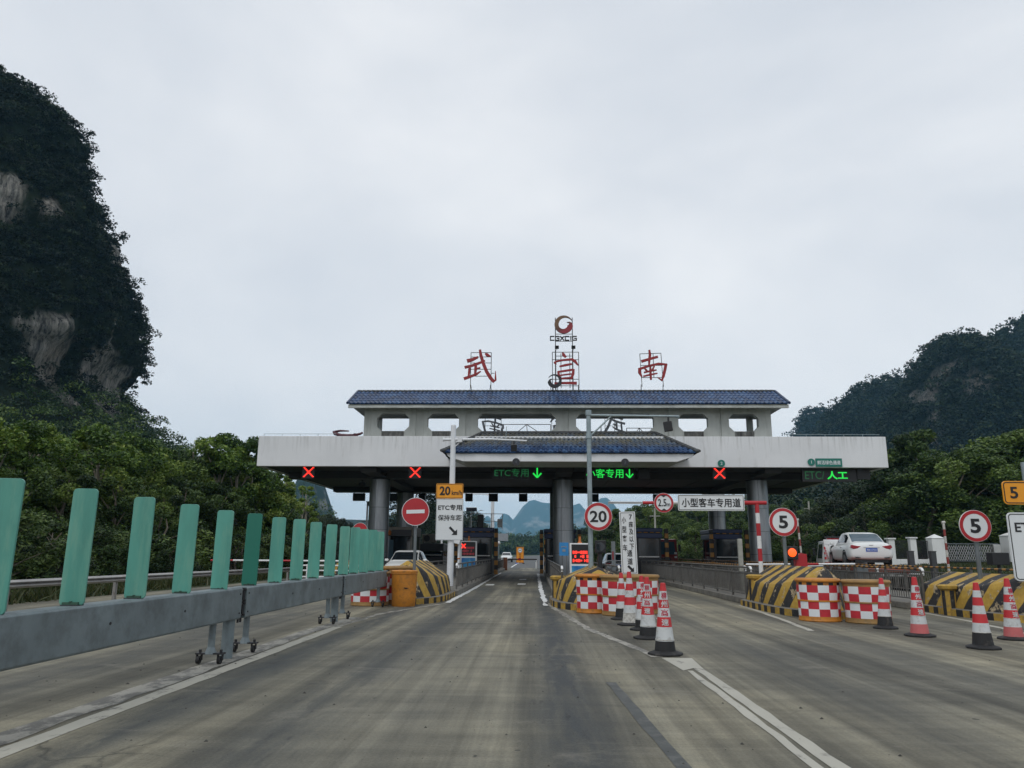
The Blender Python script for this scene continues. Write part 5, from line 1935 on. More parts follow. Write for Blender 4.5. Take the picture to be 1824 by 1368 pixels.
# ---- no entry discs
for x, y, z, lab in ((-3.18, 20.1, 2.40, 'large red no entry disc in front of the left striped nose'), (-8.45, 36.6, 2.36, 'smaller red no entry disc peeping over the green boards')):
    t = thing('no_entry_sign', lab, 'sign', (x, y, 0), 0, 'red no entry discs')
    r = .365
    MB().prism(circ(r, 48), -.10, -.078).build('panel', 'sign_red', t).location = (0, 0, z)
    MB().strip(circ(r, 48), circ(r * .965, 48), -.104, -.099).build('rim', 'sign_white', t).location = (0, 0, z)
    MB().prism([(-.24, -.055), (.24, -.04), (.24, .055), (-.24, .04)], -.105, -.099).build('bar', 'sign_white', t).location = (0, 0, z)
    MB().cyl((0, 0, 0), (0, 0, z + .25), .04, n=12).build('pole', 'grey_post', t, 40)

# ---- galvanized mast with arm, brace, floodlight, 20 disc
t = thing('lane_mast', 'galvanized mast with braced arm and black lamp box on the middle island', 'pole', (1.43, 20.3, .17))
MB().cyl((0, 0, 0), (0, 0, 4.92), .066, .062, 16).build('pole', 'galvanized', t, 40)
MB().cyl((0, 0, 4.86), (0, 0, 5.0), .085, .08, 12).build('cap', 'galvanized', t, 40)
MB().cyl((.0, -.02, 4.86), (2.45, -.02, 4.83), .036, .032, 10).cyl((2.1, -.02, 4.835), (2.46, -.02, 4.80), .022, n=6).build('arm', 'galvanized', t, 40)
MB().cyl((.05, -.02, 4.30), (.62, -.02, 4.84), .024, n=8).build('brace', 'galvanized', t, 40)
MB().cyl((0, 0, 4.22), (0, 0, 4.36), .082, n=12).build('clamp', 'galvanized', t, 40)
MB().box((2.14, -.05, 4.55), (.22, .12, .27), rot=Matrix.Rotation(R(-8), 3, 'Y')).box((2.16, -.02, 4.74), (.05, .05, .16)).build('lamp_box', 'black_plastic', t, bevel=.012)
t = thing('speed_sign', 'round 20 speed disc with red ring on the galvanized mast', 'sign', (1.63, 20.2, 0), 0, 'round speed discs')
round_sign(t, .365, '20', 2.30, (.44, .30), .022)

# ---- tall narrow board
t = thing('vertical_board', 'tall narrow tilted white board with two columns of black characters', 'sign', (2.43, 20.1, .17))
t.rotation_euler = (0, R(-1.2), R(6))
zc = 1.46
plate(t, .42, 1.60, 'sign_white', z=zc, r=.02)
border(t, .42, 1.60, .028, .010, 'sign_black', z=zc, r=.02)
for i, ch in enumerate('小型客车'):
    text(ch, .155, 'sign_black', t, (-.095, -.005, zc + .58 - .235 * i), .012, fit=(.115, .165))
for i, ch in enumerate('7座及以下'):
    text(ch, .155, 'sign_black', t, (.085, -.005, zc + .66 - .19 * i), .012, fit=(.085 if ch == '7' else .115, .13 if ch == '7' else .15))
for i, ch in enumerate('通道'):
    text(ch, .17, 'sign_black', t, (.02, -.005, zc - .27 - .20 * i), .012, fit=(.135, .165))
arrow_dr(MB(), .035, zc - .66, .15, .06, -.006).build('arrow', 'sign_black', t)
MB().cyl((0, .045, 0), (0, .045, 2.2), .035, n=10).box((0, .035, zc), (.3, .02, .05)).build('pole', 'grey_post', t, 40)

# ---- height gantry
t = thing('height_gantry', 'red and white height limit gantry reaching over the small car lane', 'gantry', (6.12, 21.3, .17))
m = MB()
zz_ = [0, .32, .66, 1.0, 1.34, 1.68, 2.02, 2.30, 2.55]
for i in range(len(zz_) - 1):
    m.cyl((0, 0, zz_[i]), (0, 0, zz_[i + 1]), .058, n=14, mi=(1 if i % 2 == 0 else 0))
m.build('post', ['sign_red', 'white_paint'], t, 40)
MB().cyl((.26, 0, 2.58), (-.42, 0, 2.58), .055, n=12).build('arm', 'sign_red', t, 40)
MB().cyl((-.42, 0, 2.58), (-2.75, 0, 2.57), .045, n=10).build('arm', 'white_paint', t, 40)
MB().cyl((-2.75, 0, 2.57), (-3.15, 0, 2.57), .045, n=10).build('arm', 'sign_red', t, 40)
MB().cyl((-3.15, 0, 2.58), (-4.1, 0, 2.585), .02, n=8).cyl((-3.15, 0, 2.545), (-4.1, 0, 2.55), .012, n=8).cyl((-4.1, 0, 2.585), (-4.1, 0, 2.50), .012, n=6).build('arm_tip', 'steel_bright', t, 40)
t = thing('height_sign', 'round 2.5m height limit disc hanging on the red and white gantry', 'sign', (3.53, 21.25, 0))
round_sign(t, .27, None, 2.73, None)
text('2.5', .3, 'sign_black', t, (-.045, -.097, 2.735), .012, fit=(.23, .20))
text('m', .2, 'sign_black', t, (.125, -.097, 2.675), .006, fit=(.095, .075))
MB().prism([(-.10, 2.945), (.10, 2.945), (0, 2.885)], -.098, -.093).prism([(-.10, 2.515), (.10, 2.515), (0, 2.575)], -.098, -.093).build('triangles', 'sign_black', t)
t = thing('lane_board', 'wide white board with seven black characters hanging on the red and white gantry', 'sign', (4.83, 21.22, 2.74))
plate(t, 1.82, .44, 'sign_white', r=.03, y=-.06)
border(t, 1.82, .44, .02, .012, 'sign_black', r=.03, y=-.06)
text('小型客车专用道', .2, 'sign_black', t, (0, -.066, 0), .014, fit=(1.62, .25))
MB().box((0, -.02, 0), (1.5, .03, .05)).build('bracket', 'sign_back', t)

# ---- 5 discs and the two cropped plates
for x, y, z, lab, tilt in ((6.43, 20.2, 2.18, 'round 5 speed disc with red ring left of the orange warning lamp', 0), (10.20, 18.2, 2.03, 'round 5 speed disc with red ring at the far right beside the cropped plates', 0)):
    t = thing('speed_sign', lab, 'sign', (x, y, 0), R(tilt), 'round speed discs')
    round_sign(t, .365, '5', z, (.235, .33), .03)
    MB().cyl((.02, 0, 0.2), (.02, 0, z + .2), .048, n=12).build('pole', 'grey_post', t, 40)
t = thing('plate_pole', 'pale grey pole at the right edge carrying the yellow and white plates', 'pole', (10.66, 16.75, 0))
MB().cyl((0, 0, 0.2), (0, 0, 3.35), .085, .08, 14).build('pole', 'galvanized', t, 40)
t = thing('speed_plate', 'yellow 5 plate with black border cut off by the right edge', 'sign', (10.55, 16.6, 2.68))
plate(t, 1.06, .50, 'sign_yellow', r=.09)
border(t, 1.06, .50, .022, .02, 'sign_black', r=.09)
text('5', .3, 'sign_black', t, (-.30, -.006, .0), .02, fit=(.165, .25))
text('km/h', .2, 'sign_black', t, (.18, -.006, -.04), .008, fit=(.42, .18))
t = thing('instruction_board', 'large white plate with rounded black border cut off by the right edge', 'sign', (10.58, 16.6, 1.55))
plate(t, 1.10, 1.42, 'sign_white', r=.10)
border(t, 1.10, 1.42, .028, .018, 'sign_black', r=.10)
text('ETC', .2, 'sign_black', t, (-.16, -.006, .40), .016, fit=(.50, .20))
text('和人工', .2, 'sign_black', t, (.10, -.006, .04), .014, fit=(.72, .20))

# ================================================================== DRUMS AND CONES
def drum(name, label, x, y, rz, r=.44, h=.87, body='drum_ochre', check=True, arrows=False):
    t = thing(name, label, 'drum', (x, y, 0), rz, 'crash drums')
    n = 48
    rb, rt = r * .97, r
    prof_ = [(rb, 0), (rb + .012, .02), (rb, .05), (rb, .105), (rb, .255), (rb, .403), (rb + .015, .408), (rb + .015, .432), (rb, .437), (rt, .59), (rt, .742), (rt, .80), (rt + .025, .81), (rt + .025, .85), (rt - .02, .87), (0.02, .885)]
    prof_ = [(q, z * h / .87) for q, z in prof_]

    def mi(k, i):
        if not check:
            return 0
        if k in (3, 4, 8, 9):
            return 1 + ((i // 4) + {3: 0, 4: 1, 8: 0, 9: 1}[k]) % 2
        if arrows and k == 10:
            return 3 if i % 4 < 2 else 0
        return 0
    MB().lathe(prof_, n, mi).build('body', [body, 'sign_red_bright', 'sign_white', 'sign_black'], t, 40)
    if check:
        MB().lathe([(rt + .028, h - .055), (rt + .034, h - .03), (rt + .01, h + .004)], n).build('lid_rim', body, t, 40)
    return t


drum('crash_drum', 'bright orange rimmed chequered drum, leftmost of the middle group', 1.36, 18.45, .1, .42, .87, 'drum_yellow', True, True)
drum('crash_drum', 'ochre rimmed chequered drum in the middle of the central group', 1.92, 17.75, .25, .45, .87)
drum('crash_drum', 'chequered drum half hidden behind the central cones', 2.42, 18.35, .05, .44, .87)
drum('crash_drum', 'orange rimmed chequered drum, left one of the right pair', 5.98, 16.75, .18, .43, .86, 'drum_yellow', True, True)
drum('crash_drum', 'ochre rimmed chequered drum, right one of the right pair', 6.82, 16.35, .33, .45, .85)
drum('crash_drum', 'ochre chequered drum half hidden behind the grey barrier at left', -4.35, 20.3, .2, .50, .85)
drum('crash_drum', 'chequered drum top showing behind the plain orange drum', -3.75, 21.0, .4, .44, .98, 'drum_ochre', True, True)
t = thing('crash_drum', 'plain orange drum without chequers at the end of the grey barrier', 'drum', (-3.42, 20.05, 0), .3, 'crash drums')
MB().lathe([(.29, 0), (.30, .02), (.31, .30), (.325, .62), (.33, .83), (.345, .84), (.345, .88), (.31, .90), (.02, .90)], 40).build('body', 'drum_yellow', t, 40)
MB().lathe([(.335, .80), (.35, .815), (.335, .83)], 40).build('rim', 'drum_yellow', t, 40)
m = MB()
m.stroke([(-.05, .47, .012), (0.0, .455, .03), (.07, .46, .012)], -.335, -.32)
m.build('scuff', 'rubber', t)


def wrap_text(s, rad, z, size, mat_, parent, ang=-math.pi / 2, fit=None):
    """lettering bent round a cone; rad(z) gives the cone radius"""
    o = text(s, size, mat_, parent, (0, 0, 0), .02, fit=fit, depth=.004)
    for v in o.data.vertices:
        x, y_, zz_ = v.co
        q = rad(z + zz_) + .004 - y_
        a = ang + x / rad(z + zz_)
        v.co = (q * math.cos(a), q * math.sin(a), z + zz_)
    return o


def cone(label, x, y, kind, rz=0.0, h=.95, tilt=0.0):
    """kind: lettered / plain / dirty / pale"""
    t = thing('traffic_cone', label, 'traffic cone', (x, y, 0), rz, 'red and white traffic cones')
    if tilt:
        t.rotation_euler = (0, tilt, rz)
    q = h / .95
    rb, rt = .150 * q, .036 * q

    def rad(z):
        return rb + (rt - rb) * (z / h)
    base = [(.235 * q, 0), (.245 * q, .012), (.24 * q, .03), (.19 * q, .045), (.160 * q, .055)]
    MB().lathe(base, 8 if kind != 'pale' else 14).build('base', 'rubber', t, 30, bevel=.004)
    m = MB()
    if kind == 'pale':
        zs = [.05, .20, .33, .46, .58, .70, .82, .95]
        ms = [2, 1, 0, 1, 0, 1, 0]
        mats_ = ['cone_red', 'cone_white', 'cone_faded']
    elif kind == 'dirty':
        zs = [.05, .10, .22, .36, .50, .62, .74, .84, .95]
        ms = [2, 2, 1, 0, 1, 0, 1, 0]
        mats_ = ['cone_red', 'cone_white', 'cone_dirty']
    elif kind == 'plain':
        zs = [.05, .20, .235, .37, .50, .62, .74, .84, .95]
        ms = [2, 2, 1, 0, 1, 0, 1, 0]
        mats_ = ['cone_red', 'cone_white', 'rubber']
    else:
        zs = [.05, .185, .20, .37, .50, .62, .73, .845, .95]
        ms = [2, 1, 1, 0, 1, 0, 1, 0]
        mats_ = ['cone_red', 'cone_white', 'rubber']
    zs = [z * q for z in zs]
    prof_, mm = [], []
    for i in range(len(ms)):
        prof_ += [(rad(zs[i]), zs[i]), (rad(zs[i + 1]), zs[i + 1])]
        mm += [ms[i], ms[i]]
    m.lathe(prof_ + [(rt * .6, h + .006)], 26, (mm + [0, 0])[:len(prof_)])
    m.build('body', mats_, t, 50)
    MB().lathe([(rad(zs[2]) + .003, zs[2] - .006), (rad(zs[2]) + .006, zs[2]), (rad(zs[2]) + .003, zs[2] + .006)], 26).build('band_edge', 'cone_dirty', t, 50)
    if kind in ('lettered', 'pale'):
        idx = {'lettered': (6, 5, 4, 3), 'pale': (5, 4, 3, 2)}[kind]
        for ch, k in zip('柳州高速', idx):
            zc_ = (zs[k] + zs[k + 1]) / 2
            wrap_text(ch, rad, zc_, .09, 'char_print_red' if ms[k] == 1 else 'cone_white', t, fit=(min(.095, rad(zc_) * 1.25), .088 * q))
    return t


cone('nearest traffic cone with red and white lettering on the line', 1.77, 10.95, 'lettered', -.02, .95)
cone('second traffic cone, tucked behind the nearest lettered one', 1.83, 12.95, 'lettered', -.2, .97)
cone('third central cone, lettered with a black foot in front of the drums', 1.93, 14.35, 'lettered', .12, .95)
cone('soiled central cone with a scribbled dirty white foot', 1.82, 15.3, 'dirty', 0, 1.0)
cone('farthest central cone half hidden by the soiled one', 1.80, 16.55, 'plain', 0, .95)
cone('unlettered cone right against the right chequered drums', 6.60, 15.1, 'plain', 0, .92)
cone('pale washed out cone with faint letters right of the drums', 6.58, 13.75, 'pale', .05, .98)
cone('unlettered cone with a tall black foot standing alone at right', 6.68, 12.05, 'plain', 0, .95)
cone('cone with faint letters at the right edge of the picture', 7.92, 13.35, 'pale', .1, .98)


# ================================================================== MOVABLE BARRIER
def barrier_section(y0, y1, label, boards, post=True):
    t = thing('barrier_section', label, 'road barrier', (-4.0, (y0 + y1) / 2, 0), 0, 'grey movable barrier sections')
    h = (y1 - y0) / 2
    m = MB()
    w = .11
    ring = lambda y: [(-w, y, .50), (-w + .02, y, .48), (w - .02, y, .48), (w, y, .50), (w, y, .865), (w - .02, y, .885), (-w + .02, y, .885), (-w, y, .865)]
    m.loft([ring(-h + .06), ring(h - .06)])
    m.build('beam', 'barrier_grey', t, bevel=.006)
    for s in (-1, 1):
        m = MB()
        m.box((0, s * (h - .03), .69), (.17, .06, .36))
        for z in (.53, .67, .71, .85):
            m.box((0, s * (h - .03), z), (.21, .05, .018))
        m.cyl((.06, s * (h - .025), .43), (.06, s * (h - .025), .49), .016, n=6)
        m.build('coupling', 'iron_dark', t)
    for s, dy in ((-1, .42), (1, .66)):
        y = s * (h - dy) if s > 0 else -h + dy
        MB().cyl((0, y, .14), (0, y, .49), .042, n=12).cyl((0, y, .12), (0, y, .20), .075, .042, 12).build('leg', 'barrier_grey', t, 40)
        m = MB().box((0, y, .125), (.34, .10, .018))
        c = m.build('caster_plate', 'iron_dark', t)
        for xx in (-.13, .13):
            k = MB().cyl((xx - .02, y - .03, .052), (xx + .02, y - .03, .052), .046, n=16).box((xx - .028, y - .015, .085), (.008, .05, .08)).box((xx + .028, y - .015, .085), (.008, .05, .08))
            k.build('caster', 'rubber', c, 40)
            MB().cyl((xx, y, .13), (xx, y, .17), .018, n=8).build('bolt', 'iron_dark', c)
    if post:
        MB().cyl((0, h - .16, 0), (0, h - .16, .485), .075, n=16).build('post', 'barrier_grey', t, 40)
    m = MB()
    for y in (-.6, .9):
        m.cyl((.105, y, .70), (.116, y, .70), .014, n=8)
    for y, _ in boards:
        yl = y - (y0 + y1) / 2
        if abs(yl) < h - .1:
            m.box((.0, yl, .889), (.15, .10, .008))
            m.cyl((.05, yl, .89), (.05, yl, .905), .010, n=6)
    for s in (-1, 1):
        for z in (.56, .80):
            m.cyl((.105, s * (h - .13), z), (.118, s * (h - .13), z), .012, n=6)
    m.build('bolt', 'iron_dark', t)
    rr = random.Random(int(y0 * 7))
    for y, dark in boards:
        m = MB().prism(rrect(.208, 1.0, .035, 4), -.012, .012)
        m.v = [(x, yy + .10 * x * x * 4, z) for x, yy, z in m.v]
        b = m.build('glare_board', 'board_dark' if dark else 'board_green', t, bevel=.004)
        b.location = (rr.uniform(-.01, .01), y - (y0 + y1) / 2, 1.375 + rr.uniform(-.012, .012))
        b.rotation_euler = (0, R(rr.uniform(-.8, .8)), R(6 + rr.uniform(-3, 3)))
        if dark:
            b['label'] = 'darker newer green board'
        MB().box((0, -.01, -.49), (.13, .05, .035)).cyl((0, -.035, -.475), (0, -.01, -.475), .012, n=8).build('clip', 'board_clip', b)
    return t


barrier_section(5.05, 10.28, 'nearest grey barrier section cut off by the left edge, five green boards on top', [(y, False) for y in (5.62, 6.62, 7.64, 8.66, 9.68)])
barrier_section(10.32, 15.58, 'middle grey barrier section with one dark green board at its near end', [(10.75, True)] + [(y, False) for y in (11.77, 12.8, 13.8, 14.85)])
barrier_section(15.62, 20.3, 'farthest grey barrier section, its green boards overlapping into a wall', [(y, False) for y in (15.95, 16.85, 17.75, 18.7, 19.6)], False)

# ================================================================== GUARDRAIL AT LEFT
t = thing('guardrail', 'weathered steel guardrail in front of the left shrubs', 'guardrail', (-11.7, 17, 0))
m = MB()
sec = [(0.0, .51), (.05, .53), (.08, .555), (.05, .585), (0.0, .60), (.05, .62), (.08, .645), (.05, .675), (0.0, .69)]
gl = [(-.55, -9.5), (0, 0), (.55, 9), (1.2, 17)]
rings = [[(x + q, y, z) for q, z in sec] for x, y in gl]
m.loft(rings, cap=False, closed=False)
o = m.build('rail', 'guard_steel', t, 60)
s = o.modifiers.new('thickness', 'SOLIDIFY')
s.thickness = .004
for i in range(7):
    y = -8 + i * 4.0
    x = np.interp(y, [-9.5, 0, 9, 17], [-.55, 0, .55, 1.2]) - .09
    MB().box((x, y, .33), (.07, .11, .66)).box((x + .055, y, .60), (.05, .08, .16)).build('post', 'guard_steel', t)


# ================================================================== FENCES OF THE ISLANDS
def fence(x, y0, y1, label, striped=False, h=.98, caps=True, pitch=.13):
    t = thing('island_fence', label, 'fence', (x, y0, .17), 0, 'steel fences of the toll islands')
    L = y1 - y0
    h -= .17
    m = MB()
    if striped:
        n = int(L / .17)
        for i in range(n):
            m.cyl((0, L * i / n, h), (0, L * (i + 1) / n, h), .026, n=8, mi=i % 2, cap=False)
        m.build('handrail', ['post_orange', 'post_black'], t, 60)
    else:
        m.cyl((0, 0, h), (0, L, h), .026, n=8).build('handrail', 'fence_steel', t, 60)
    for z in (.10, h - .16):
        MB().cyl((0, 0, z), (0, L, z), .018, n=6).build('rail', 'fence_steel', t, 60)
    y = 0
    while y <= L + .01:
        MB().box((0, y, h / 2), (.05, .05, h)).build('post', 'fence_steel', t)
        y += 2.0
    m = MB()
    y = pitch
    while y < L:
        m.box((0, y, (h - .06) / 2 + .02), (.018, .018, h - .26))
        y += pitch
    tag(m.build('bars', 'fence_steel', t), kind='stuff')
    if caps:
        MB().tube([(0, .05, h + .01), (0, -.04, h + .005), (0, -.09, h - .05), (0, -.09, h - .12)], .034, 8).build('end_cap', 'white_paint', t, 60)
    return t


fence(-2.62, 25.5, 64, 'steel fence on the left edge of the middle lane', pitch=.15)
fence(-4.25, 25.5, 64, 'steel fence at the outer side of the island with the white mast', caps=False)
fence(.70, 21.2, 64, 'steel fence with white end cap on the right edge of the middle lane')
fence(2.40, 22.6, 64, 'steel fence along the left of the small car lane')
fence(5.88, 21.5, 64, 'long steel fence with white end cap along the right of the small car lane', h=1.0)
fence(6.35, 23.8, 50, 'black and yellow railed fence just behind the height gantry', True, h=.98)
fence(7.05, 21.4, 60, 'black and yellow railed fence behind the right pair of drums', True, h=1.0)
fence(9.72, 19.9, 58, 'nearest black and yellow railed fence on the wide right island', True, h=1.02)
fence(9.95, 23.0, 58, 'second black and yellow railed fence on the wide right island', True, h=1.0)
fence(12.4, 20.5, 52, 'black and yellow railed fence right of the peeling nose', True, h=1.0, caps=False)
fence(-7.6, 38, 62, 'steel fence on the outermost left island', caps=False)


# ================================================================== TOLL BOOTHS
def booth(x, y, label, roof=True, w=1.75, L=3.2, body='booth_dark', posts=True, h=2.72):
    t = thing('toll_booth', label, 'toll booth', (x, y, .17), 0, 'toll booths on the islands')
    z0 = h - .17
    MB().box((0, L / 2, .45), (w, L, .9)).build('base_wall', body, t, bevel=.02)
    m = MB()
    for sx in (-1, 1):
        for yy in (.05, L - .05):
            m.box((sx * (w / 2 - .05), yy, .9 + (z0 - 1.42) / 2), (.10, .10, z0 - 1.42))
    m.build('corner_posts', body, t)
    MB().box((0, .06, .9 + (z0 - 1.42) / 2), (w - .2, .015, z0 - 1.42)).build('front_window', 'glass_dark', t)
    MB().box((0, .03, 1.02), (w - .22, .03, .06)).build('window_sill', 'steel_bright', t)
    for sx in (-1, 1):
        MB().box((sx * (w / 2 - .05), L / 2, .9 + (z0 - 1.42) / 2), (.012, L - .3, z0 - 1.42)).build('side_window', 'glass_dark', t)
    MB().box((0, L - .06, .9 + (z0 - 1.42) / 2), (w - .2, .015, z0 - 1.42)).build('rear_window', 'glass_blue', t)
    if roof:
        MB().box((0, L / 2, z0 - .37), (w + .16, L + .2, .26)).build('lower_band', 'booth_blue', t, bevel=.02)
        m = MB()
        for k in range(4):
            m.box((-w / 2 + w * (k + .5) / 4, -.12, z0 - .19), (.20, .04, .05))
        m.build('band_lamps', 'post_orange', t)
        MB().box((0, L / 2, z0 - .20), (w + .1, L + .1, .08)).build('band_gap', 'booth_dark', t)
        MB().box((0, L / 2, z0 - .06), (w + .22, L + .26, .22)).build('roof', 'booth_blue', t, bevel=.03)
    else:
        MB().box((0, L / 2, z0 - .25), (w + .06, L + .1, .5)).build('roof', body, t, bevel=.04)
    if posts:
        for sx in (-1, 1):
            m = MB()
            for k in range(10):
                m.box((sx * (w / 2 + .26), -.35, .0 + .255 * k + .1275), (.20, .20, .255), k % 2)
            p = m.build('guard_post', ['post_orange', 'post_black'], t)
    return t


booth(-3.42, 44.2, 'blue roofed toll booth left of the middle lane with cables on top')
booth(1.45, 46.5, 'blue roofed toll booth hidden behind the middle column')
booth(6.33, 43.5, 'blue roofed toll booth with orange black posts behind the tall narrow board', w=1.35)
booth(11.1, 45.0, 'blue roofed toll booth between the two right columns', w=1.5)
b = booth(-7.72, 43.0, 'beige grey toll booth with rounded window beside the left columns', False, 1.5, 3.0, 'booth_grey', False, 2.75)
MB().prism(rrect(.36, 1.05, .1), -.012, .01).build('rounded_window', 'glass_blue', b).location = (-.48, -.01, 1.35)
MB().box((.15, -.08, 2.25), (1.1, .16, .34)).build('sign_box', 'booth_dark', b)
MB().lathe([(.05, 0), (.14, .04), (.15, .2), (.08, .3)], 12).build('amber_lamp', 'lamp_amber', b, 40).location = (-.58, -.12, 2.1)
booth(-7.1, 52.0, 'dark booth with an air conditioner on its roof behind the no entry disc', False, 1.6, 3.0, 'booth_dark', False, 1.95)

t = thing('air_conditioner', 'beige air conditioner unit on the roof of the dark booth', 'air conditioner', (-7.3, 52.3, 1.955))
MB().box((0, 0, .33), (.95, .38, .56)).build('case', 'booth_grey', t, bevel=.02)
MB().prism(circ(.21, 24), -.196, -.185).build('fan_grille', 'iron_dark', t).location = (-.15, 0, .33)
MB().box((-.35, 0, .025), (.06, .4, .05)).box((.35, 0, .025), (.06, .4, .05)).build('foot', 'iron_dark', t)
t = thing('roof_cables', 'loop of dark cables and a black box on the left booth roof', 'cables', (-3.5, 44.9, 2.71))
MB().tube([(-.5, 0, 0), (-.55, 0, .45), (-.3, 0, .75), (-.02, 0, .5), (.05, 0, .05)], .025, 8).build('cable', 'black_plastic', t, 60)
MB().box((.22, .1, .42), (.34, .3, .84)).build('box', 'black_plastic', t, bevel=.02)
t = thing('roof_rack', 'pale railing cage on the left booth roof', 'railing', (-3.0, 46.2, 2.71))
m = MB()
for xx in (-1.0, -.3, .3, .95):
    m.cyl((xx, 0, 0), (xx, 0, .95), .02, n=6)
for z in (.5, .95):
    m.cyl((-1.0, 0, z), (.95, 0, z), .02, n=6)
m.box((.8, .2, .4), (.3, .3, .5))
m.build('bars', 'white_paint', t)


# ================================================================== DISPLAYS, SIGNALS, BOOMS
def fee_board(x, y, w, zb, zt, label, glow):
    t = thing('fee_display', label, 'display', (x, y, .17), 0, 'fee displays beside the lanes')
    zt -= .17
    hh = zt - zb
    mid = zb + hh * .0
    MB().box((0, .12, zt / 2), (w, .24, zt)).build('cabinet', 'white_paint', t, bevel=.015)
    s1 = zt - .05
    s0 = zt - .78
    MB().span((-w / 2 + .07, -.012, s0), (w / 2 - .07, .004, s1)).build('screen', 'black_plastic', t)
    m = MB()
    rr = random.Random(int(x * 10))
    for row in range(3):
        z = s0 + .08 + row * .155
        xx = -w / 2 + .11
        while xx < w / 2 - .14:
            ww = rr.uniform(.03, .09)
            if rr.random() < (.93 if row != 1 else .45):
                m.box((xx + ww / 2, -.016, z + .04), (ww * .92, .006, rr.choice((.10, .12, .06))))
            xx += ww + .008
    m.build('digits', glow, t)
    MB().span((-w / 2 + .07, -.012, .05), (w / 2 - .07, .004, s0 - .08)).build('poster', 'poster', t)
    MB().cyl((0, .12, zt), (0, .12, zt + .05), .09, .07, 12).cyl((0, .12, zt + .05), (0, .12, zt + .25), .055, .045, 12).build('beacon', 'lamp_amber', t, 40)
    return t


fee_board(1.70, 30, .80, .5, 1.74, 'white fee cabinet with glowing red digits over a blue poster', 'led_red')
f = fee_board(-3.52, 40, .86, .9, 1.95, 'white fee cabinet with dim red digits and a red cross on the left island', 'led_dim_red')
m = MB()
for s in (1, -1):
    m.stroke([(-.26 - .1, 1.52 - .11 * s, .06), (-.26 + .1, 1.52 + .11 * s, .06)], -.03 - .003 * (s > 0), -.018)
m.build('cross', 'led_red', f)
t = thing('camera_post', 'white post with a white security camera in front of the left fee cabinet', 'camera', (-3.42, 34.0, .17))
MB().cyl((0, 0, 0), (0, 0, 1.62), .055, n=12).cyl((0, 0, .9), (0, 0, .95), .07, n=12, mi=1).build('post', ['white_pole', 'lamp_amber'], t, 40)
MB().box((-.12, -.08, 1.66), (.36, .42, .17), rot=Matrix.Rotation(R(14), 3, 'Y')).cyl((0, 0, 1.55), (0, 0, 1.62), .03, n=8).build('camera', 'white_paint', t, bevel=.03)
t = thing('notice_board', 'small blue notice board beside the middle column', 'sign', (1.20, 33.5, .17))
MB().prism(rrect(.40, .56, .01), 0, .02).build('panel', 'sign_blue', t).location = (0, 0, 1.36)
m = MB()
for i in range(4):
    m.box((-.09 + .06 * i, -.006, 1.47 - .012 * abs(i - 1.5)), (.045, .008, .05))
m.box((0, -.006, 1.30), (.14, .008, .10))
m.build('print', 'sign_back', t)
MB().cyl((-.05, .03, 0), (-.05, .03, 1.2), .012, n=6).cyl((.12, .03, 0), (.12, .03, 1.2), .012, n=6).build('legs', 'fence_steel', t)
t = thing('signal_box', 'dark square signal head on a dark post right of the galvanized mast', 'signal', (2.30, 27.6, .17))
MB().box((0, .1, 1.42), (.38, .22, .44)).build('housing', 'black_plastic', t, bevel=.02)
MB().prism(circ(.15, 28), -.022, -.008).build('lens', 'glass_dark', t).location = (0, 0, 1.42)
MB().box((-.02, .1, .60), (.15, .12, 1.2)).build('post', 'black_plastic', t)
t = thing('service_post', 'slim dark post with a red tip left of the tall narrow board', 'post', (2.45, 24.6, .17))
MB().box((0, 0, .78), (.12, .12, 1.56)).build('post', 'grey_post', t)
MB().cyl((-.02, -.07, 1.0), (-.02, -.07, 1.25), .02, n=8).build('tip', 'lamp_red', t)
t = thing('warning_lamp', 'glowing orange warning lamp on a dark post at the right nose', 'signal', (7.22, 22, .17))
MB().box((0, .08, 1.23), (.34, .16, .36)).build('housing', 'black_plastic', t, bevel=.02)
MB().lathe([(.02, .035), (.08, .03), (.115, .012), (.12, 0)], 28).build('lens', 'led_orange', t, 60).rotation_euler = (R(90), 0, 0)
t.children[-1].location = (0, -.012, 1.24)
MB().cyl((0, .08, 0), (0, .08, 1.06), .05, n=10).build('post', 'black_plastic', t, 40)
t = thing('red_cabinet', 'small red cabinet with a white band beside the orange lamp', 'cabinet', (7.50, 22.1, .17))
m = MB()
m.prism([(-.17, .5), (.17, .5), (.16, 1.2), (-.02, 1.22), (-.15, 1.12)], 0, .26)
m.build('case', 'sign_red', t, bevel=.01)
MB().span((-.165, -.006, .78), (.165, .0, .86)).build('band', 'white_paint', t)
MB().span((-.12, .05, 0), (.12, .2, .5)).build('foot', 'grey_post', t)
t = thing('lane_boom', 'white horizontal boom across the third lane behind the red cabinet', 'barrier', (8.6, 24.0, .0))
m = MB()
for i in range(6):
    m.cyl((-2.15 + i * .55, 0, 1.05 + i * .006), (-2.15 + (i + 1) * .55, 0, 1.05 + (i + 1) * .006), .028, n=8, mi=1 if i == 3 else 0)
m.build('boom', ['white_paint', 'sign_red'], t, 60)
MB().tube([(-1.5, .3, .55), (-1.0, .3, .85), (-.4, .3, 1.0), (.3, .3, 1.02)], .018, 6).build('guard_wire', 'white_paint', t, 60)
MB().box((1.35, .1, .52), (.34, .3, 1.04)).build('cabinet', 'grey_post', t, bevel=.02)
t = thing('lane_boom', 'dark boom lowered across the far end of the middle lane', 'barrier', (-2.3, 62.0, 0))
MB().cyl((0, 0, .86), (2.35, 0, .86), .06, .05, 8).build('boom', 'black_plastic', t, 60)
MB().box((.95, -.06, .86), (.22, .05, .16)).build('reflector', 'lamp_red', t)
MB().box((-.2, .1, .5), (.35, .35, 1.0)).build('cabinet', 'rust_brown', t, bevel=.02)
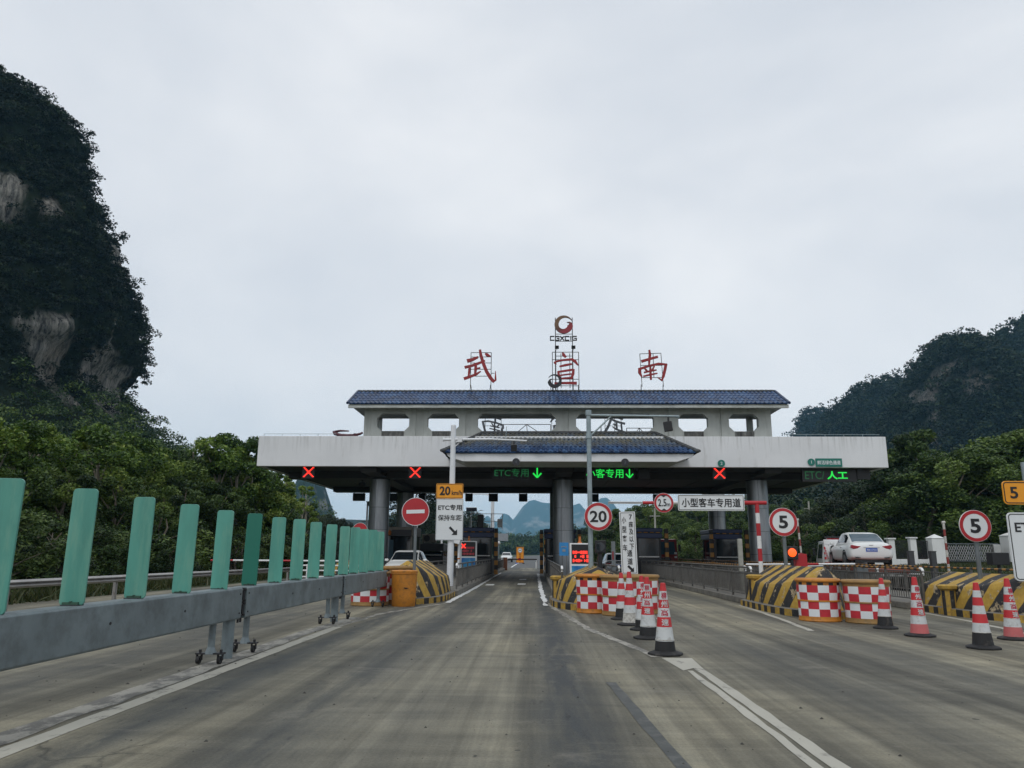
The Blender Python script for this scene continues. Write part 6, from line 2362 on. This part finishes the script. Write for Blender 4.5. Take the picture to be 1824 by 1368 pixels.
MB().cyl((2.32, 0, .86), (2.30, 0, .42), .02, n=6).box((2.3, 0, .4), (.1, .1, .5)).build('rest', 'white_paint', t)
t = thing('lane_boom', 'red and white boom across the outer left lane behind the green boards', 'barrier', (-9.6, 30.0, 0))
m = MB()
for i in range(7):
    m.cyl((-3.2 + i * .9, 0, 1.0), (-3.2 + (i + 1) * .9, 0, 1.0), .035, n=8, mi=i % 3 == 0)
m.m = [int(q) for q in m.m]
m.build('boom', ['white_paint', 'sign_red'], t, 60)
MB().box((3.0, .1, .5), (.35, .3, 1.0)).build('cabinet', 'grey_post', t, bevel=.02)
t = thing('pipe_fence', 'white pipe fence of the outer left lane seen between the green boards', 'fence', (-9.4, 31.5, 0))
m = MB()
for z in (.35, .6, .8):
    m.cyl((-.2, 0, z), (2.4, 0, z), .03, n=8)
m.build('rail', 'white_paint', t, 60)
for xx in (0, 1.1, 2.2):
    MB().cyl((xx, 0, 0), (xx, 0, .85), .035, n=8).build('post', 'white_paint', t, 60)

# posts
for x, y, h, lab in ((15.70, 30, 2.6, 'rusty red and white post in front of the compound gate'), (11.95, 35, 2.9, 'slanting red and white post right of the left 5 disc')):
    t = thing('marker_post', lab, 'post', (x, y, 0), 0, 'red and white marker posts')
    m = MB()
    n = 10
    for i in range(n):
        m.cyl((0, 0, h * i / n), (0, 0, h * (i + 1) / n), .045, n=10, mi=i % 2)
    m.build('pole', ['rust_red', 'cone_dirty'], t, 40)
    MB().cyl((-.06, 0, h), (.06, 0, h + .01), .05, n=8).build('cap', 'cone_dirty', t, 40)
    if x < 13:
        t.rotation_euler = (0, R(-2.5), 0)
for x, lab in ((14.32, 'dark square post before the left compound pillar'), (15.15, 'dark square post before the tallest compound pillar')):
    t = thing('square_post', lab, 'post', (x, 30, 0), 0, 'dark square posts at the right lane')
    MB().box((0, 0, .75), (.20, .20, 1.5)).build('post', 'grey_dark', t, bevel=.015)
    MB().box((0, 0, 1.51), (.22, .22, .025)).build('cap', 'grey_dark', t)
t = thing('concrete_post', 'pale slender concrete post in front of the right booth', 'post', (6.95, 26.5, .17))
MB().box((0, 0, .85), (.14, .14, 1.7)).build('post', 'concrete_pale', t, bevel=.01)
t = thing('box_on_post', 'dark box on a thin post under the right 5 disc', 'post', (17.0, 29.0, .0))
MB().box((0, 0, 1.25), (.62, .4, .45)).build('box', 'black_plastic', t, bevel=.02)
MB().cyl((0, 0, 0), (0, 0, 1.05), .06, n=10).build('post', 'black_plastic', t, 40)

# ================================================================== VEHICLES
def make_car(label, paint, loc, rz, name='car', plate_text=None, detail=True, scale=1.0):
    t = thing(name, label, 'car', loc, rz)
    t.scale = (scale,) * 3
    st = [(-2.25, .40, .62, .78, .70), (-2.21, .33, .74, .92, .79), (-2.08, .27, .80, 1.00, .85), (-1.75, .23, .84, 1.025, .875), (-1.2, .21, .84, 1.01, .885), (-.4, .20, .83, .985, .885), (.4, .20, .82, .97, .88),
          (1.1, .21, .80, .955, .875), (1.5, .22, .76, .91, .865), (1.9, .24, .68, .83, .83), (2.12, .28, .58, .72, .76), (2.24, .34, .50, .60, .62)]
    rings = []
    for y, zb, zs, zt, w in st:
        h = [(w * .86, zb), (w * .985, zb + .10), (w, (zb + zs) / 2), (w * .975, zs), (w * .86, zt - .02), (w * .5, zt + .015)]
        rings.append([(x, y, z) for x, z in h] + [(-x, y, z) for x, z in h[::-1]])
    MB().loft(rings).build('body', paint, t, 45, subsurf=1)
    gh = [(-1.74, .70, .66, .98, 1.00), (-1.35, .745, .63, .98, 1.21), (-.92, .765, .585, .98, 1.395), (-.45, .775, .575, .97, 1.45), (.05, .775, .57, .97, 1.45), (.38, .77, .575, .96, 1.40), (.72, .755, .60, .95, 1.22), (1.18, .72, .66, .93, .955)]
    rings = [[(-wb, y, zb - .03), (-wt, y, zt - .035), (-wt * .75, y, zt), (wt * .75, y, zt), (wt, y, zt - .035), (wb, y, zb - .03)] for y, wb, wt, zb, zt in gh]
    MB().loft(rings).build('cabin', paint, t, 50)
    ys = [g[0] for g in gh]

    def gi(y, k):
        return float(np.interp(y, ys, [g[k] for g in gh]))

    def side(sx, ya, yb, v0, v1, n=10):
        m = MB()
        vs = []
        for i in range(n + 1):
            y = ya + (yb - ya) * i / n
            wb, wt, zb, zt = gi(y, 1), gi(y, 2), gi(y, 3), gi(y, 4) - .035
            for v in (v0, v1):
                x = wb + (wt - wb) * v
                z = (zb - .03) + (zt - zb + .03) * v
                vs.append((sx * (x + .010), y, z))
        m.add(vs, [(2 * i, 2 * i + 2, 2 * i + 3, 2 * i + 1) for i in range(n)])
        return m

    def top(ya, yb, ka, kb, n=8):
        m = MB()
        vs = []
        for i in range(n + 1):
            y = ya + (yb - ya) * i / n
            k = ka + (kb - ka) * i / n
            wt, zt = gi(y, 2), gi(y, 4)
            for x, dz in ((-wt * k, -.012), (-wt * .7, .008), (wt * .7, .008), (wt * k, -.012)):
                vs.append((x, y, zt + dz))
        f = []
        for i in range(n):
            for j in range(3):
                a = 4 * i + j
                f.append((a, a + 1, a + 5, a + 4))
        m.add(vs, f)
        return m
    for sx in (-1, 1):
        side(sx, -.28, .86, .16, .90).build('side_window', 'glass_dark', t, 40)
        side(sx, -1.22, -.36, .16, .90).build('side_window', 'glass_dark', t, 40)
    top(-1.66, -.98, .93, .93).build('rear_window', 'glass_blue', t, 60)
    top(.46, 1.10, .95, .95).build('windscreen', 'glass_dark', t, 60)
    for sx in (-1, 1):
        for y in (-1.33, 1.36):
            w = MB().cyl((sx * .70, y, .31), (sx * .885, y, .31), .315, n=24).build('wheel', 'tyre', t, 40)
            MB().cyl((sx * .88, y, .31), (sx * .895, y, .31), .20, n=20).build('rim', 'rim', w, 40)
            MB().strip(circ(.385, 30), circ(.325, 30), -.004, .004).build('wheel_arch', 'car_black', w)
            a = w.children[-1]
            a.rotation_euler = (0, 0, R(90))
            a.location = (sx * .876, y, .33)
        m = MB()
        pts = [(.40, .84), (.76, .90), (.80, .80), (.70, .73), (.54, .755)]
        m.prism([(sx * x, z) for x, z in pts], -2.245, -2.05)
        o = m.build('tail_lamp', 'lamp_red', t, bevel=.015)
        m = MB().prism([(sx * x, z) for x, z in ((.42, .60), (.72, .70), (.70, .60), (.5, .53))], 2.0, 2.205)
        m.build('head_lamp', 'lamp_clear', t, bevel=.015)
        if detail:
            MB().box((sx * .93, .62, .99), (.18, .10, .12)).build('mirror', paint, t, bevel=.03)
            for y in (-.55, .35):
                MB().box((sx * .885, y - .25, .80), (.02, .17, .025)).build('door_handle', 'car_black' if y < 0 else paint, t)
            MB().prism([(sx * .45, .40), (sx * .68, .42), (sx * .62, .365), (sx * .48, .365)], -2.262, -2.20).build('reflector', 'car_black', t)
    MB().box((0, -2.25, .70), (.44, .02, .14)).build('number_plate', 'plate_blue', t)
    if plate_text:
        text(plate_text, .09, 'sign_white', t, (0, -2.263, .70), .006, name='plate_print', fit=(.38, .085))
    if detail:
        m = MB().box((0, -2.235, .79), (.62, .03, .025)).box((0, -2.20, .885), (.16, .06, .03))
        m.build('trim', 'steel_bright', t)
        MB().box((0, -2.0, .24), (1.3, .3, .10)).build('underbody', 'car_black', t)
        MB().box((0, 2.19, .44), (.9, .06, .12)).build('grille', 'car_black', t)
    return t


RZT = R(-9.5)
dirv = Vector((math.sin(-RZT), math.cos(RZT), 0))
bed_c = Vector((13.92, 33.2, 0))
make_car('white sedan with dark windows and a blue plate riding on the flatbed', 'car_white', tuple(bed_c + dirv * 1.05 + Vector((.02, 0, .865))), RZT, plate_text='桂B·37525')
t = thing('flatbed_truck', 'white cabbed recovery truck with an orange flatbed carrying the white sedan', 'tow truck', tuple(bed_c), RZT)
MB().box((0, 0, .78), (2.15, 6.3, .13)).build('bed', 'bed_orange', t, bevel=.02)
for sx in (-1, 1):
    m = MB()
    for k in range(12):
        m.box((sx * 1.10, -3.0 + k * .52, .83), (.07, .50, .12), k % 3 == 2)
    m.build('side_rail', ['bed_orange', 'white_paint'], t, bevel=.01)
    for y in (-2.1, -1.15, 3.9):
        w = MB().cyl((sx * .72, y, .42), (sx * 1.02, y, .42), .42, n=24).build('wheel', 'tyre', t, 40)
        MB().cyl((sx * 1.01, y, .42), (sx * 1.03, y, .42), .22, n=18).build('rim', 'rim', w, 40)
    MB().box((sx * .85, -3.2, .62), (.30, .06, .13)).build('tail_lamp', 'tail_glow' if sx < 0 else 'lamp_red', t)
MB().box((0, -.2, .60), (.9, 6.6, .22)).build('chassis', 'car_black', t)
MB().box((.2, -3.75, .62), (1.7, .10, .08)).box((.2, -3.45, .62), (.14, .6, .10)).box((.85, -3.85, .66), (.5, .16, .09)).build('wheel_lift', 'steel_bright', t, bevel=.01)
# headboard
m = MB()
m.box((0, 3.05, 1.10), (2.05, .10, .5)).box((-.92, 3.05, 1.62), (.20, .10, .75)).box((.92, 3.05, 1.62), (.20, .10, .75)).box((0, 3.05, 1.93), (2.05, .12, .24))
m.build('headboard', 'white_paint', t, bevel=.03)
MB().strip(circ(.24, 24), circ(.17, 24), 2.98, 3.04).build('hose_ring', 'white_paint', t).location = (-.62, 0, 1.62)
text('道路救援', .18, 'sign_back', t, (.25, 2.985, 1.93), .01, fit=(.9, .16))
# cab
ring = lambda y, z1: [(-1.02, y, .55), (1.02, y, .55), (1.05, y, 1.15), (.95, y, z1), (-.95, y, z1), (-1.05, y, 1.15)]
MB().loft([ring(3.35, 1.95), ring(3.9, 2.0), ring(4.6, 1.98), ring(4.95, 1.5), ring(5.05, 1.2)]).build('cab', 'car_white', t, 45, bevel=.02)
for sx in (-1, 1):
    m = MB()
    m.add([(sx * 1.062, 3.55, 1.2), (sx * 1.062, 4.55, 1.2), (sx * .975, 4.45, 1.85), (sx * .975, 3.6, 1.85)], [(0, 1, 2, 3)])
    m.build('side_window', 'glass_dark', t)
    MB().box((sx * 1.17, 4.7, 1.5), (.12, .10, .34)).build('mirror', 'car_black', t, bevel=.02)
MB().box((0, 3.34, 1.62), (1.3, .012, .42)).build('rear_window', 'glass_dark', t)
MB().box((0, 3.7, 2.06), (1.5, .26, .11)).build('light_bar', 'lamp_red', t, bevel=.02)
m = MB()
for xx in (-.9, .9):
    m.cyl((xx, 3.1, 2.05), (xx, 3.1, 2.16), .03, n=8)
m.cyl((-.95, 3.1, 2.16), (.95, 3.1, 2.16), .03, n=8)
m.build('rack', 'iron_dark', t)
for off, lab, kind, tl in (((-.45, 2.72), 'red and white cone standing on the flatbed before the sedan', 'plain', 0), ((-.93, 2.85), 'cone leaning at the left front corner of the flatbed', 'pale', R(-7))):
    p = bed_c + Matrix.Rotation(RZT, 3, 'Z') @ Vector((off[0], off[1], 0))
    c = cone(lab, p.x, p.y, kind, 0, .86, tl)
    c.location.z = .86

make_car('white car stopped behind the left striped nose', 'car_white', (-6.25, 37.5, 0), R(180))
make_car('silver car in the small car lane half hidden by the narrow board', 'car_silver', (4.75, 47, 0), 0, detail=False, scale=.95)
make_car('small distant white car coming along the far road', 'car_white', (-4.45, 116, 0), R(180), detail=False)

t = thing('red_truck', 'dark red truck standing behind the booth with orange black posts', 'truck', (8.35, 52, 0))
m = MB()
rg = lambda y, w, z0, z1: [(-w, y, z0), (w, y, z0), (w, y, z1), (-w, y, z1)]
MB().loft([rg(0, 1.1, .45, 1.2), rg(.02, 1.12, .42, 1.25), rg(.25, 1.12, .42, 2.3), rg(1.7, 1.12, .42, 2.35)]).build('cab', 'truck_red', t, bevel=.05)
MB().add([(-.98, -.005, 1.32), (.98, -.005, 1.32), (.95, .225, 2.15), (-.95, .225, 2.15)], [(0, 1, 2, 3)]).build('windscreen', 'glass_blue', t)
t.children[-1].location = (0, -.01, 0)
MB().box((0, -.02, .95), (1.3, .04, .3)).build('grille', 'car_black', t)
m = MB()
for z in (1.75, 1.5, .72):
    m.box((.98, -.012, z - .35), (.16, .03, .13))
m.build('marker_plate', 'white_paint', t)
for sx in (-1, 1):
    MB().box((sx * .82, -.02, .62), (.36, .05, .16)).build('head_lamp', 'lamp_clear', t)
    MB().box((sx * 1.28, .15, 1.75), (.16, .10, .45)).build('mirror', 'car_black', t)
    for y in (.9, 4.2):
        MB().cyl((sx * .8, y, .5), (sx * 1.1, y, .5), .5, n=22).build('wheel', 'tyre', t, 40)
MB().box((0, 3.8, 1.5), (2.3, 4.0, 1.5)).build('load_bed', 'truck_red', t, bevel=.03)

# ================================================================== FAR STREET FURNITURE
t = thing('roadwork_sign', 'orange upright sign with a white disc standing on the far road', 'sign', (-2.10, 100, 0))
plate(t, .98, 2.0, 'sign_orange', z=1.12, r=.03, t=.05)
border(t, .98, 2.0, .03, .03, 'sign_black', z=1.12, r=.03)
MB().prism(circ(.30, 28), -.01, 0).build('disc', 'sign_white', t).location = (0, 0, 1.68)
MB().strip(circ(.30, 28), circ(.23, 28), -.016, -.008).build('disc_ring', 'sign_back', t).location = (0, 0, 1.68)
MB().box((0, -.014, 0), (.3, .01, .13)).build('disc_print', 'sign_back', t).location = (0, 0, 1.68)
for i, ch in enumerate('前方慢行'):
    text(ch, .26, 'sign_black', t, (0, -.008, 1.20 - .26 * i), .012, fit=(.24, .22))
for sx in (-1, 1):
    MB().box((sx * .45, .1, .06), (.30, .7, .12)).build('foot', 'plate_blue' if sx < 0 else 'black_plastic', t)
    MB().cyl((sx * .45, .05, .1), (sx * .45, .05, 1.4), .03, n=8).build('leg', 'grey_post', t)

t = thing('lamp_mast', 'tall tapered white mast with a short crossbar right of the left booth', 'pole', (-3.55, 62, .17))
MB().cyl((0, 0, 0), (0, 0, 3.4), .17, .16, 14).cyl((0, 0, 3.4), (0, 0, 5.8), .15, .12, 14).build('pole', 'white_pole', t, 40)
MB().box((-.1, 0, 5.82), (.85, .12, .08)).cyl((-.2, 0, 5.86), (-2.6, 0, 5.90), .035, n=8).build('arm', 'white_pole', t)
t = thing('solar_lamp', 'slim lamp with a tilted solar panel above the left booth', 'lamp', (-5.95, 70, 0))
MB().cyl((0, 0, 0), (0, 0, 5.1), .06, .04, 10).build('pole', 'grey_post', t, 40)
MB().box((0, 0, 5.25), (.98, .6, .05), rot=Matrix.Rotation(R(-28), 3, 'X')).build('solar_panel', 'panel_blue', t)
MB().cyl((0, 0, 4.9), (.85, 0, 5.15), .02, n=6).box((.9, 0, 5.16), (.26, .14, .05)).build('lamp_arm', 'grey_post', t)
for x, y, h, lab in ((-11.6, 52, 4.7, 'white slim pole left of the outer left column'), (-9.4, 60, 5.3, 'thin white pole between the two left columns'), (-7.9, 64, 5.1, 'thin pole with a small lamp right of the rear left column')):
    t = thing('thin_pole', lab, 'pole', (x, y, 0), 0, 'thin poles beyond the left columns')
    MB().cyl((0, 0, 0), (0, 0, h), .09, .06, 10).build('pole', 'white_pole', t, 40)
    MB().box((-.1, 0, h * .72), (.55, .06, .05)).box((.2, 0, h + .03), (.6, .1, .06)).cyl((.1, 0, h - .25), (.1, 0, h), .06, n=8).build('fitting', 'grey_post', t)
t = thing('road_sign_back', 'grey back of a large road sign on two posts along the far road', 'sign', (-5.55, 110, 0))
MB().box((0, 0, 3.55), (3.05, .08, 1.05)).build('panel', 'sign_back', t)
MB().cyl((0.2, .06, 0), (.2, .06, 3.1), .08, n=8).cyl((-1.3, .06, 0), (-1.3, .06, 5.4), .11, n=8).cyl((-1.7, .06, 5.4), (-.9, .06, 5.4), .05, n=6).build('post', 'galvanized', t)
t = thing('striped_pillar', 'orange and black hazard pillar left of the middle column', 'post', (.72, 56, .17), 0, 'orange black hazard pillars')
m = MB()
for k in range(9):
    m.box((0, 0, .3 * k + .15), (.30, .30, .3), k % 2)
m.build('pillar', ['post_orange', 'post_black'], t)
t = thing('striped_pillar', 'orange and black hazard pillar right of the left booth', 'post', (-2.72, 50.5, .17), 0, 'orange black hazard pillars')
m = MB()
for k in range(9):
    m.box((0, 0, .3 * k + .15), (.30, .30, .3), k % 2)
m.build('pillar', ['post_orange', 'post_black'], t)
t = thing('dome_camera', 'white dome camera on a post at the far end of the left island', 'camera', (-2.85, 58, .17))
MB().cyl((0, 0, 0), (0, 0, 1.85), .06, n=10).build('post', 'galvanized', t, 40)
MB().lathe([(.02, 1.75), (.12, 1.80), (.15, 1.92), (.10, 2.02), (.02, 2.05)], 14).build('dome', 'white_paint', t, 60)

t = thing('lattice_pylon', 'faint lattice power pylon behind the red no entry disc', 'pylon', (-86.5, 600, 0))
m = MB()
H_ = 45
for k in range(11):
    z0, z1 = H_ * k / 11, H_ * (k + 1) / 11
    w0, w1 = 4.5 * (1 - k / 11.5) + .5, 4.5 * (1 - (k + 1) / 11.5) + .5
    for sx, sy in ((-1, -1), (1, -1), (1, 1), (-1, 1)):
        m.cyl((sx * w0, sy * w0, z0), (sx * w1, sy * w1, z1), .17, n=4, cap=False)
    for (ax, ay), (bx, by) in (((-1, -1), (1, -1)), ((1, -1), (1, 1)), ((1, 1), (-1, 1)), ((-1, 1), (-1, -1))):
        m.cyl((ax * w0, ay * w0, z0), (bx * w1, by * w1, z1), .09, n=4, cap=False)
        m.cyl((bx * w0, by * w0, z0), (ax * w1, ay * w1, z1), .09, n=4, cap=False)
for z, w in ((30, 8.5), (35.5, 7), (41, 5.5)):
    m.cyl((-w, 0, z), (w, 0, z), .16, n=4)
    m.cyl((-w, 0, z), (0, 0, z + 2.2), .1, n=4).cyl((w, 0, z), (0, 0, z + 2.2), .1, n=4)
m.build('lattice', 'grey_post', t)
for px, py0, Y, lab in ((1166, 905, 88, 'thin pale pole rising out of the grove behind the narrow board'), (1440, 893, 95, 'pale utility pole against the dark trees above the left 5 disc')):
    p = at(px, py0, Y)
    t = thing('utility_pole', lab, 'pole', (p.x, Y, 0), 0, 'utility poles among the trees')
    MB().cyl((0, 0, 0), (0, 0, p.z), .15, .10, 10).build('pole', 'concrete_pale', t, 40)
    MB().box((0, 0, p.z - .9), (1.2, .1, .1)).build('crossarm', 'concrete_pale', t)

# ================================================================== COMPOUND AT RIGHT
t = thing('compound_wall', 'low white wall with dark iron railing at the right beyond the flatbed', 'wall', (25.6, 55.2, .70))
MB().span((-4.5, -.12, 0), (2.15, .12, .40)).build('wall_base', 'pillar_white', t, bevel=.02)
MB().span((-4.5, -.03, 1.62), (2.15, .03, 1.68)).span((-4.5, -.03, .50), (2.15, .03, .55)).build('rail', 'iron_dark', t)
m = MB()
x = -4.45
while x < 2.1:
    m.box((x, 0, 1.08), (.03, .03, 1.12))
    x += .075
tag(m.build('bars', 'iron_dark', t), kind='stuff')
for x, w, h, zb, pointed, lab in ((24.95, .42, 1.75, .70, False, 'short white pillar with a flat cap beside the sedan roof'), (26.45, .42, 1.80, .72, False, 'short white pillar with a flat cap behind the left dark post'),
                                  (28.05, .85, 1.75, .80, True, 'wide white gate pillar with a pointed cap left of the folding gate'), (33.35, 1.05, 1.80, .95, True, 'wide white gate pillar with a pointed cap at the right edge')):
    t = thing('gate_pillar', lab, 'pillar', (x, 55, zb), 0, 'white pillars of the compound')
    MB().box((0, 0, h / 2), (w, w, h)).build('shaft', 'pillar_white', t, bevel=.015)
    if pointed:
        m = MB()
        a = w / 2 + .04
        m.add([(-a, -a, h), (a, -a, h), (a, a, h), (-a, a, h), (0, 0, h + .28)], [(0, 1, 4), (1, 2, 4), (2, 3, 4), (3, 0, 4), (3, 2, 1, 0)])
        m.build('cap', 'pillar_white', t)
    else:
        MB().box((0, 0, h + .04), (w + .16, w + .16, .10)).build('cap', 'pillar_white', t, bevel=.02)
    if x > 33:
        MB().cyl((-.5, -.7, .05), (.35, -.6, 1.25), .06, n=8).build('brace', 'iron_dark', t)
        m = MB()
        for k in range(6):
            m.cyl((.1 + .11 * k, -.56, .2), (.1 + .11 * k, -.56, 1.45), .015, n=6)
        m.box((.38, -.56, 1.45), (.75, .05, .04)).box((.38, -.56, .22), (.75, .05, .04))
        m.build('grille', 'iron_dark', t)
t = thing('folding_gate', 'silver folding lattice gate between the white gate pillars', 'gate', (28.6, 54.9, .92))
m = MB()
n = 20
for i in range(n):
    x0, x1 = i * .165, (i + 1) * .165
    for k in range(3):
        z0, z1 = .12 + .34 * k, .12 + .34 * (k + 1)
        m.cyl((x0, -.02, z0), (x1, -.02, z1), .020, n=5)
        m.cyl((x0, .02, z1), (x1, .02, z0), .020, n=5)
m.build('lattice', 'steel_bright', t)
MB().span((0, -.05, 1.22), (3.7, .05, 1.28)).span((0, -.05, .06), (3.4, .05, .10)).build('rail', 'grey_post', t)
MB().box((3.5, 0, .62), (.5, .5, 1.2)).build('gate_head', 'steel_bright', t, bevel=.04)
for i in range(0, 21, 5):
    MB().box((i * .165, 0, .64), (.04, .08, 1.2)).build('gate_post', 'grey_post', t)

# ================================================================== AIR
hz = bpy.data.materials.new('haze')
hz.use_nodes = True
hn, hl = hz.node_tree.nodes, hz.node_tree.links
hn.clear()
ho = hn.new('ShaderNodeOutputMaterial')
hv = hn.new('ShaderNodeVolumePrincipled')
hv.inputs['Color'].default_value = (0.36, 0.72, 1.0, 1)
hv.inputs['Density'].default_value = 0.00013
hv.inputs['Anisotropy'].default_value = 0.0
hl.new(hv.outputs[0], ho.inputs['Volume'])
hb = MB().span((-3500, -350, -1.1), (3500, 6700, 420))
hme = hb.mesh('haze', hz)
tag(link('haze', hme), 'pale humid air over the whole valley', kind='stuff')
